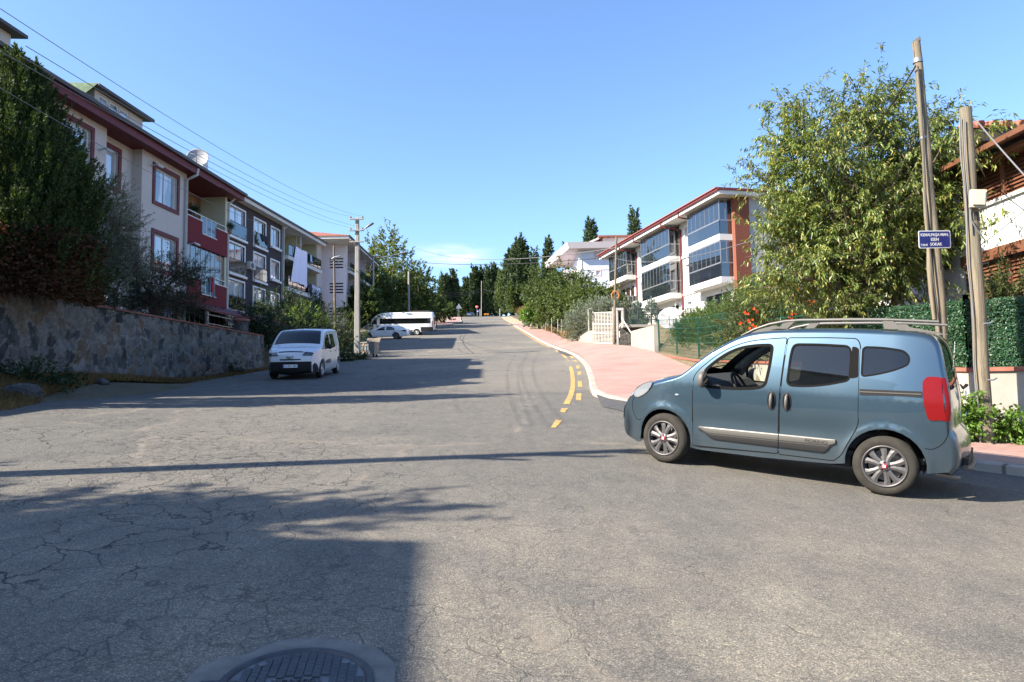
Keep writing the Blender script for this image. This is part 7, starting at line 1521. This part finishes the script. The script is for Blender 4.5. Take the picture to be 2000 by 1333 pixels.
# --- poplar group and left far trees
for k, (px, pyt, pyb, Y, rx, lm, lb, nm) in enumerate(((762, 445, 640, 104, 4.3, L_poplar, 'tall bright poplar behind the minibus, highest tree on the left', 'poplar_tree'), (722, 480, 640, 98, 2.4, L_poplar, 'slim pale poplar beside the grey lamp post', 'poplar_tree'), (735, 535, 645, 92, 3.6, L_green, 'green tree behind the grey lamp post, under the poplars', 'leafy_tree'), (818, 512, 625, 112, 3.3, L_green, 'round green tree right of the pale concrete post', 'leafy_tree'), (838, 548, 625, 124, 2.8, L_green, 'smaller green tree at the end of the left row', 'leafy_tree'), (783, 560, 630, 106, 3.6, L_green, 'low green tree directly behind the pale concrete post', 'leafy_tree'), (706, 560, 640, 80, 2.3, L_green, 'green tree between the concrete power pole and the lamp post', 'leafy_tree'))):
    q = at(px, pyt, Y); b = at(px, pyb, Y); zg = min(b.z, gz(q.x, Y)); h = q.z-zg; big = nm == 'poplar_tree'; rnd = random.Random(k)
    bl = [(rnd.uniform(-.35, .35)*rx, rnd.uniform(-.3, .3)*rx, h*f, rx*w_*(rnd.uniform(.8, 1.05)), rx*w_, h*.17) for f, w_ in ((.28,.8),(.42,.95),(.55,.95),(.68,.85),(.80,.65),(.89,.45),(.35,.9),(.5,.9))]
    bl += [(rx*.6*math.cos(j*2.1), rx*.5*math.sin(j*2.1), h*(.35+.07*j), rx*.42, rx*.42, h*.10) for j in range(5)]
    broadleaf(nm, (q.x, Y, zg), bl, 520 if big else 400, 26, .34, .24, lm, lb, (.3, h*.2), .2, .65, 50+k, 'trees behind the parked minibus', .45, twigs=False)
def cyp(px, pyt, pyb, Y, wpx, lb, grp, n=5200, lm=None, shape=0, seed=0, sz=None):
    q = at(px, pyt, Y); b = at(px, pyb, Y); h = q.z-b.z; R = wpx/F*Y/2
    pr = [lambda t: R*(min(1, t/.12)**.5)*(1-t)**.62+.06, lambda t: R*(min(1, (t+.04)/.25)**.6)*(1-max(0, t-.45)**1.6*1.9)**1.0*max(.05, 1-t**7), lambda t: R*(1-t)**.85+.05][shape]
    return conifer('conifer_tree' if shape else 'cypress_tree', (q.x, Y, b.z), h, pr, n, sz or max(.28, .0042*Y), lm or L_pine, lb, seed or int(px), grp, .02*h, 0, .5, depth=.45)
CG = 'cypresses closing the top of the street'
for a in ((866, 538, 618, 205, 20, 'narrow dark cypress, leftmost at the end of the street'), (884, 533, 618, 208, 24, 'broad dark cypress second from the left at the end of the street'), (913, 548, 615, 216, 20, 'short rounded cypress just left of the open sky gap'), (927, 526, 614, 214, 16, 'tallest thin cypress left of the hilltop post'), (940, 531, 614, 217, 14, 'thin cypress right behind the hilltop post'), (954, 526, 614, 212, 15, 'thin cypress first right of the hilltop post'), (966, 522, 613, 214, 17, 'pointed cypress second right of the hilltop post'), (900, 565, 617, 222, 26, 'low dark cypress in the middle of the row left of the gap'), (978, 545, 612, 200, 20, 'dark conifer where the right bank begins')): cyp(*a[:5], a[5], CG)
CR = 'conifers on the right bank'
cyp(1015, 463, 606, 150, 40, 'massive rounded dark cypress on the right bank', CR, 11000, None, 1, 3); cyp(995, 482, 606, 158, 30, 'dark pine just left of the massive cypress', CR, 5000, None, 2); cyp(1043, 490, 600, 146, 26, 'dark conifer behind the right shoulder of the massive cypress', CR, 4000, None, 2); cyp(1070, 463, 560, 150, 22, 'spiky conifer rising above the leafy right trees', CR, 3500, None, 2); cyp(1153, 434, 540, 128, 36, 'broad dark cypress behind the white house roof', CR, 6000, None, 0, 7); cyp(1238, 400, 540, 118, 38, 'tall dark cypress behind the orange attic roof', CR, 6500, None, 2, 8); cyp(1104, 468, 560, 160, 10, 'tiny pointed conifer top left of the white house', CR, 900, None, 2)
cyp(985, 520, 606, 165, 24, 'dense green pine at the left foot of the massive cypress', CR, 3800, L_green, 1, 21); cyp(1000, 560, 607, 148, 20, 'light green pine with bare trunks beside the dry mound', CR, 2200, L_green, 1, 22)
# --- leafy trees right of the street
RG = 'leafy trees along the right pavement'
for k, (px, pyt, pyb, Y, rx, lm, lb) in enumerate(((1062, 505, 640, 88, 2.6, L_green, 'tall green tree above the right waste container'), (1100, 508, 650, 78, 2.5, L_green, 'broad green tree left of the grey bush'), (1128, 530, 655, 70, 2.3, L_green, 'green tree between the white house and the grey bush'), (1052, 575, 640, 90, 1.8, L_weed, 'low bright leafed tree next to the right waste container'), (1160, 560, 650, 62, 2.2, L_green, 'green tree behind the white gate'), (1185, 560, 640, 60, 1.6, L_green, 'small dark green tree left of the thin timber pole'), (1083, 545, 645, 80, 2.2, L_green, 'dense green tree in the middle of the right row'))):
    q = at(px, pyt, Y); b = at(px, pyb, Y); zg = b.z; h = q.z-zg; rnd = random.Random(k+40)
    bl = [(rnd.uniform(-.3, .3)*rx, rnd.uniform(-.3, .3)*rx, h*f, rx*w_, rx*w_, h*.2) for f, w_ in ((.35,.95),(.5,1.0),(.65,.85),(.78,.6),(.3,.9))]+[(rx*.7*math.cos(j*1.7), rx*.5*math.sin(j*1.7), h*(.35+.09*j), rx*.42, rx*.42, h*.12) for j in range(5)]
    broadleaf('leafy_tree', (q.x, Y, zg), bl, 420, 26, .26, .15, lm, lb, (.18, h*.25), .25, .5, 70+k, RG, .4, twigs=False)
q = at(1137, 632, 52); broadleaf('grey_bush', (q.x+.2, 52, H(q.x, 52)), [(0,0,1.5,1.35,1.5,1.3),(.6,-1.0,1.3,1.1,1.2,1.1),(-.5,.8,1.2,1.1,1.2,1.1),(1.0,-2.6,1.6,.9,1.2,1.0)], 620, 30, .15, .035, L_lav, 'large grey green bush spilling over the low wall left of the gate', (.08, .5), -.6, .3, 90, None, .5, 'bush', limbs=8)
q = at(1208, 612, 44.5); broadleaf('grey_bush', (q.x-.9, 47.5, H(q.x, 45)+.3), [(0,0,2.2,1.0,1.0,.8),(.9,-.8,2.4,.9,.9,.7)], 260, 28, .15, .04, L_lav, 'grey green bush top behind the white gate slats', (.06, .5), -.4, .3, 91, None, .5, 'bush', limbs=5)
for px, pyt, Y, lb in ((1245, 590, 44.4, 'small blue spruce on the terrace, left of the pair'), (1272, 586, 44.0, 'fuller small blue spruce on the terrace, right of the pair')):
    q = at(px, pyt, Y); zg = 5.66; h = q.z-zg; conifer('blue_spruce', (q.x, Y, zg), h, lambda t: .62*(1-t)**.75+.05, 5200, .10, L_spruce, lb, int(px), 'blue spruces on the terrace', .04, .1, .22, depth=.6)
# --- feathery hedge trees behind the green fence
FG = 'feathery shrubs behind the green mesh fence'
for k, (px, pyt, Y, rx, lb) in enumerate(((1330, 628, 28.5, .9, 'feathery shrub nearest the satellite dish'), (1362, 606, 27.0, 1.0, 'feathery shrub second from the satellite dish'), (1392, 585, 25.5, 1.1, 'taller feathery shrub third from the satellite dish'), (1428, 560, 23.5, 1.2, 'tall feathery shrub above the car bonnet'), (1468, 560, 22.0, 1.2, 'feathery shrub left of the red flowers'), (1335, 652, 28.0, 1.0, 'low feathery shrub filling the fence bottom left'), (1385, 655, 25.0, 1.1, 'low feathery shrub filling the fence above the windscreen'))):
    q = at(px, pyt, Y); zg = H(q.x+.6, Y)+.7; h = max(1.0, q.z-zg); rnd = random.Random(k); bl = [(rnd.uniform(-.2, .2), rnd.uniform(-.3, .3), h*f, rx*w_, rx*1.1*w_, h*.24) for f, w_ in ((.2,1),(.45,.95),(.68,.8),(.85,.5))]
    broadleaf('feathery_shrub', (q.x+rx*.72, Y, zg), bl, 520, 46, .11, .024, L_fern, lb, (.06, .4), -.3, .26, 100+k, FG, .35, 'shrub', limbs=6, up=.6)
# trumpet vine with red flowers
q = at(1500, 610, 19.0); tv = broadleaf('trumpet_vine', (q.x+.3, 19.0, 2.6), [(-.3,0,1.0,1.0,.8,.9),(.6,0,1.3,1.0,.8,1.0),(.1,-.5,.6,1.2,.6,.6),(-.9,.4,.8,.8,.7,.7)], 520, 26, .085, .035, L_green, 'climbing trumpet vine with orange red flowers left of the big leafy tree', (.06, .6), .1, .22, 120, None, .35, 'climbing plant', limbs=8)
fl = MB(); rnd = random.Random(4)
fpos = [at(px, py, 17.9+rnd.uniform(-.2, .5))-tv.location for px, py in ((1446, 633), (1465, 628), (1470, 636), (1478, 640), (1467, 645), (1562, 566), (1573, 592), (1580, 590), (1586, 594), (1543, 622), (1548, 617), (1622, 577), (1617, 582), (1475, 606), (1457, 611), (1730, 586))]
for p in fpos:
    for j in range(3):
        c0 = p+Vector((rnd.uniform(-.05, .05), rnd.uniform(-.05, .05), rnd.uniform(-.05, .05))); dv = Vector((rnd.uniform(-1, .3), -1, rnd.uniform(-.4, .5))).normalized(); q_ = dv.to_track_quat('Z', 'Y'); fl.lathe([(.005, 0), (.010, .022), (.016, .042), (.033, .052)], 8, 0, lambda a, b, h, c0=c0, q_=q_: tuple(c0+q_ @ Vector((a, b, h))))
fl.build('flowers', M_flower, tv)
# --- big cherry-like tree
tc = Vector((5.95+.6, 14.9, 0)); tc = Vector((gx(1690, 14.6), 14.6, 0)); tc.z = 1.55
def rel(px, py, Y=14.6): return at(px, py, Y)-tc
bl = []
for px, py, r, dy in ((1520,235,.85,0),(1500,180,.35,-.3),(1560,170,.55,.4),(1640,200,.9,-.4),(1710,190,.85,.3),(1740,150,.5,0),(1500,300,.7,.5),(1560,300,1.0,-.7),(1640,290,1.1,.6),(1720,270,1.1,-.3),(1790,260,.95,.6),(1830,200,.55,0),(1840,290,.75,-.2),(1510,400,.75,-.3),(1570,390,1.05,.6),(1650,390,1.15,-.6),(1730,380,1.15,.5),(1800,360,1.0,-.1),(1850,370,.7,.5),(1490,455,.6,.1),(1545,470,.95,-.5),(1620,480,1.05,.5),(1700,480,1.05,-.4),(1770,460,.95,.5),(1480,520,.5,-.3),(1540,540,.7,.5),(1600,560,.75,-.4),(1660,560,.7,.3),(1740,540,.75,-.2),(1800,470,.8,.4),(1850,450,.5,-.3),(1880,330,.55,.7),(1900,300,.4,.4),(1920,370,.4,.9),(1600,600,.45,0),(1700,605,.4,-.3)):
    p = rel(px, py); bl.append((p.x*.94+.14, p.y+dy, p.z*.965-.16, r*.82, r*.95, r*.70))
broadleaf('cherry_tree', tc, bl, 2350, 34, .115, .033, L_cherry, 'big leafy tree with long drooping leaves turning yellow, behind the timber poles', (.17, 1.7), .75, .27, 200, None, .30, limbs=46, spread=1.25)
# long shoots at the right crossing the junction box pole
for k, (px, py, Y, lb) in enumerate(((1935, 245, 12.6, 'leafy shoot sticking out beside the top of the shorter timber pole'), (1960, 300, 12.8, 'leafy shoots in front of the brown eaves'), (1930, 430, 12.6, 'thin dark shoots against the white house wall'))):
    p = at(px, py, Y); broadleaf('leafy_shoot', p, [(0,0,0,.40,.3,.16),(-.45,.1,-.05,.35,.25,.14)], 26, 9, .13, .034, L_cherry, lb, (.01, .1), .7, .20, 210+k, 'loose shoots at the right edge', .2, 'branch', tr=False)
q = at(1960, 545, 11.9); broadleaf('young_shrub', (q.x, 11.9, 1.9), [(0,0,1.0,.65,.5,.75),(-.35,0,.6,.4,.4,.5),(.4,0,1.3,.35,.3,.4)], 230, 24, .10, .03, L_green, 'young green shrub in front of the brown louvres at the right edge', (.03, .4), .1, .2, 220, None, .25, 'shrub', limbs=8)
# --- artificial hedge panels on the low wall
def hedge(P, h, label, seed, n):
    rg = np.random.default_rng(seed); o = empty('hedge_panel', (0,0,0), 0, label, 'hedge panel', 'artificial green hedge panels on the garden wall'); Q = densify(P, lambda p: .25, False); seg = [(Vector(a), Vector(b)) for a, b in zip(Q, Q[1:])]; L = np.array([(b-a).length for a, b in seg]); k = rg.choice(len(seg), n, p=L/L.sum()); t = rg.random(n); C = np.zeros((n, 3)); D = np.zeros((n, 3))
    A = np.array([[*a] for a, b in seg]); B = np.array([[*b] for a, b in seg]); XY = A[k]+(B[k]-A[k])*t[:, None]; Z = np.array([zc(*p) for p in XY])+.08; C[:, :2] = XY; C[:, 2] = Z+rg.random(n)*h; d = (B-A)/L[:, None]; nr = np.stack([d[:, 1], -d[:, 0]], 1)[k]
    nr = np.where((nr[:, :1] > 0), -nr, nr); C[:, :2] += nr*(rg.uniform(-.02, .07, n)+.05*np.sin(C[:, 2]*11+XY[:, 0]*7)*np.sin(XY[:, 0]*13+C[:, 2]*3))[:, None]; D[:, :2] = nr*.8; D += rdir(rg, n)*1.0; leaf_mesh('leaf_mat', C, D, np.concatenate([nr, np.full((n, 1), .3)], 1)+rdir(rg, n)*.4, .05, .02, L_hedge, o, seed=seed)
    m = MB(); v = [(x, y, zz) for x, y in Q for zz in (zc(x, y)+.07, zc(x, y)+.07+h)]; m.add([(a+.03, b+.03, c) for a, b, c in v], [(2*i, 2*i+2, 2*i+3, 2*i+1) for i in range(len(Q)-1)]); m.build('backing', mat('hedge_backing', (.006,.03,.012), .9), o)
    for x, y in densify(P, lambda p: 1.5, False): z = zc(x, y)+.07; MB().box(x-.03, x+.03, y-.03, y+.03, z, z+h+.1).build('post', M_gpost, o)
    g = MB(); 
    for (x0, y0), (x1, y1) in zip(Q, Q[1:]):
        dx, dy = (y1-y0), -(x1-x0); l_ = math.hypot(dx, dy); dx, dy = dx/l_*.07, dy/l_*.07
        if dx > 0: dx, dy = -dx, -dy
        for q in range(int(h/.1)+1): g.bar((x0+dx, y0+dy, zc(x0, y0)+.08+q*.1), (x1+dx, y1+dy, zc(x1, y1)+.08+q*.1), .006, .006)
        g.bar((x0+dx, y0+dy, zc(x0, y0)+.08), (x0+dx, y0+dy, zc(x0, y0)+.08+h), .006, .006)
    g.build('wire_grid', M_gfence, o)
hedge([(7.8, 11.65), (8.75, 10.95), (11.25, 9.15), (13, 7.9)], 1.15, 'bright artificial hedge panel behind the shorter timber pole', 1, 42000)
hedge([(7.2, 16.5), (7.32, 14.3), (7.8, 11.65)], 1.15, 'artificial hedge panel under the big leafy tree, behind the car roof', 2, 22000)
# --- weeds, ground plants
for k, (x, y, r, h, lb) in enumerate(((7.15, 10.75, .28, .8, 'bright weeds at the foot of the shorter timber pole, left side'), (7.75, 10.75, .35, .55, 'bright weeds right of the shorter timber pole'), (8.35, 10.3, .4, .5, 'weeds spreading along the garden wall at the right edge'), (8.9, 9.9, .4, .45, 'outermost weeds by the garden wall at the right edge'))):
    broadleaf('wall_weeds', (x, y, H(x, y)+.12), [(0,0,h*.45,r,r*.7,h*.5)], 120, 18, .07, .04, L_weed, lb, (.01, .1), .2, .10, 300+k, 'weeds at the foot of the right garden wall', .1, 'weeds', tr=False)
for k, (px, py, Y, r, lb) in enumerate(((60, 755, 16.0, .9, 'dark green weeds heaped at the left foot of the stone wall'), (445, 733, 29, .5, 'small dark weed tuft at the wall foot near the van'), (700, 702, 41.8, .5, 'low weeds round the foot of the concrete power pole'), (672, 694, 40, .5, 'dark weeds between van and concrete pole'))):
    q = at(px, py, Y); z = HT(q.x, Y); broadleaf('wall_weeds', (q.x, Y, z), [(0,0,.25,r*1.2,r*.8,.32),(.4*r,0,.15,r,r*.8,.25)], 130, 20, .09, .04, L_dark, lb, (.01, .1), .2, .14, 310+k, 'weeds along the left roadside', .1, 'weeds', tr=False)
def blades(name, label, poly, n, h, mt, zf, seed, kind='stuff', tuft=12):
    rg = np.random.default_rng(seed); xs = [p[0] for p in poly]; ys = [p[1] for p in poly]; pts = []
    rnd = random.Random(seed)
    while len(pts) < n//tuft:
        x, y = rnd.uniform(min(xs), max(xs)), rnd.uniform(min(ys), max(ys))
        if inpoly(x, y, poly): pts.append((x, y, zf(x, y)))
    P = np.repeat(np.array(pts), tuft, 0); m = len(P); P[:, :2] += rg.normal(0, h*.3, (m, 2)); D = rdir(rg, m)*.7+np.array([0, 0, .8]); o = leaf_mesh(name, P, D, rdir(rg, m), h, h*.05, mt, None, .3, .5, seed); return tag(o, label, 'grass', None, kind)
VZ = lambda x, y: HT(x, y)+.02
blades('dry_grass', 'dry straw coloured grass along the foot of the stone wall', [(-8.9, 12.0), (-10.5, 15.3), (-11.35, 19), (-11.4, 33), (-12.0, 33), (-12.15, 11.5)], 52000, .17, L_straw, VZ, 1)
blades('dry_grass', 'tall dry yellow grass on the mound at the top right', [(3.2, 130), (9, 132), (13, 142), (6, 150), (2.5, 146)], 16000, 1.5, L_straw, lambda x, y: HT(x, y)+1.6*math.exp(-((x-4.5)/3.5)**2), 2)
blades('dry_grass', 'dry grass on the left bank beside the minibus', [(-22, 103), (-17, 112), (-16, 128), (-18, 140), (-24, 140), (-26, 110)], 16000, 1.1, L_straw, VZ, 3)
blades('dry_grass', 'dry grass under the trees beside the right pavement', [(4.2, 90), (5.0, 74), (5.2, 60), (6.2, 60), (7, 80), (6, 92)], 12000, .5, L_straw, VZ, 4)
blades('dry_grass', 'straggly weeds along the low rubble wall', [(-11.8, 36), (-12.3, 43), (-15.2, 50), (-16, 50), (-13.0, 42), (-12.5, 36)], 6000, .25, L_weed, VZ, 5)
for k, (px, pyt, pyb, Y, rx) in enumerate(((868, 595, 620, 130, 2.2),)):
    q = at(px, pyt, Y); b = at(px, pyb, Y); broadleaf('roadside_bush', (q.x, Y, b.z-.5), [(0,0,1.6,rx,rx,1.6),(-1.5,0,1.2,rx*.8,rx,1.3)], 220, 24, .3, .2, L_green, 'green bush on the far left bank before the crossing', (.1, .5), .2, .4, 400+k, None, .4, 'bush', limbs=5, twigs=False)
for o in PLANTS:
    rg = np.random.default_rng(3); n = 160; C = rg.normal(0, .09, (n, 3))+np.array([0, 0, .42]); leaf_mesh('leaves', C, rdir(rg, n), rdir(rg, n), .16, .05, L_dark, o)
wd = broadleaf('woodland', (-6, 262, 26.0), [(x, (x*7) % 9, 2+5*((x*13) % 5)/5, 7, 6, 7) for x in range(-95, 100, 7)], 2600, 26, 1.1, .6, L_pine, 'dark distant woodland closing the view beyond the hilltop', (.3, 2), .2, 1.3, 600, None, .3, 'woodland', limbs=6, twigs=False)
wd['kind'] = 'stuff'
# loose stones on the verge and debris on the asphalt
SG = 'pale stones on the verge'
for k, (x, y, r, lb) in enumerate(((-10.6, 14.6, .45, 'large pale rock at the left edge of the verge'), (-11.3, 16.9, .3, 'flat grey rock in the weeds by the stone wall'), (-11.2, 18.6, .22, 'small grey rock on the dry verge'))):
    rnd = random.Random(k); bm = bmesh.new(); bmesh.ops.create_icosphere(bm, subdivisions=3, radius=r)
    for v in bm.verts: v.co *= 1+.25*math.sin(v.co.x*9/r*.3+k)*math.cos(v.co.y*7/r*.3)+rnd.uniform(-.03, .03); v.co.z *= .5
    me = bpy.data.meshes.new('rock'); bm.to_mesh(me); bm.free(); me.materials.append(M_stone); o = coll(bpy.data.objects.new('rock', me)); o.location = (x, y, HT(x, y)+r*.1); tag(o, lb, 'rock', SG)
rnd = random.Random(8); m = MB()
for k in range(700):
    x, y = rnd.uniform(-4, 6), rnd.uniform(3, 16); s_ = rnd.uniform(.003, .008); z = H(x, y); a = rnd.random()*6
    m.add([(x+s_*math.cos(a+j*2.1), y+s_*math.sin(a+j*2.1), z-.001) for j in range(3)]+[(x, y, z+s_*.8)], [(0,1,3),(1,2,3),(2,0,3)])
o = m.build('loose_gravel', mat('gravel', (.17,.16,.145), .9, var=.4, vscale=30), None); tag(o, 'scattered grit and tiny stones on the asphalt', 'gravel', None, 'stuff')
# ------------------------------------------------------------ things out of frame whose shadows cross the road
def shadow_src(x, y, h):
    "base position of a vertical thing whose top's shadow lands at (x,y)"
    z = H(x, y); L = h/math.tan(SUN_EL); return Vector((x-math.cos(SUN_AZ)*L, y-math.sin(SUN_AZ)*L, z))
sp = shadow_src(1.71, 9.71, 9.0)
np_ = copy_tree(cp); np_.location = (sp.x, sp.y, sp.z-.1); np_['label'] = 'second concrete power pole of the line, standing left of the camera beyond the frame'
for ch in list(np_.children):
    if ch.name.startswith('lamp'): bpy.data.objects.remove(ch)
nh = empty('white_house', (-12.4, 0, 0), R_(90), 'plain house left of the camera beyond the frame whose shadow fills the foreground', 'building')
zb_ = H(-9, 0); hole = [(x, x+1.2, z, z+1.3) for x in (-11, -8, -5, -2) for z in (zb_+1.2, zb_+4.2)]; m = MB(); wall_holes(m, -13, .1, zb_-1.5, zb_+8.3, 0, hole); m.box(.05, .1, .01, 8, zb_-1.5, zb_+8.3); m.box(-13, -12.9, .01, 8, zb_-1.5, zb_+8.3); m.box(-12.9, .05, 7.9, 8, zb_-1.5, zb_+8.3); m.build('wall', B_cream, nh)
for h_ in hole: window(nh, *h_, 0)
hip_roof('roof', -13, .1, 0, 8, zb_+8.35, 2.2, .7, nh, B_tile)
OG = 'trees left of the camera beyond the frame'
broadleaf('leafy_tree', (-11.9, 1.6, H(-9, 1.9)), [(0,0,5.2,1.7,1.7,1.6),(.8,.5,6.6,.8,.8,.8),(-.9,.6,4.3,1.4,1.3,1.2),(.5,-1.0,4.2,1.5,1.4,1.2),(-.3,0,6.4,1.0,1.0,.8)], 950, 34, .16, .07, L_green, 'leafy tree between the unseen house and the near power pole', (.16, 1.8), .2, .35, 500, OG, .3)
broadleaf('leafy_tree', (-13.6, 3.1, H(-9, 3)), [(0,0,3.4,2.0,1.6,1.6),(.8,.5,4.6,1.0,.8,.8)], 800, 34, .16, .07, L_green, 'lower leafy tree beside the near power pole', (.14, 1.4), .2, .35, 501, OG, .3)
conifer('thuja_tree', (-12.9, 12.6, 3.6), 6.9, lambda t: 1.7*(1-t)**.75+.08, 14000, .22, L_thuja, 'conical thuja at the near end of the stone wall, left of the frame', 502, TG, .15, .2, .4)
def rebase():
    bpy.context.view_layer.update()
    for o in list(S.collection.objects):
        if o.parent or o.type != 'EMPTY' or o.matrix_world != Matrix.Identity(4) or not o.children: continue
        pts = [ch.matrix_world @ Vector(c) for ch in o.children if ch.type == 'MESH' for c in ch.bound_box]
        c = Vector(((min(p.x for p in pts)+max(p.x for p in pts))/2, (min(p.y for p in pts)+max(p.y for p in pts))/2, min(p.z for p in pts)))
        o.location = c
        for ch in o.children: ch.location = ch.location-c
rebase()
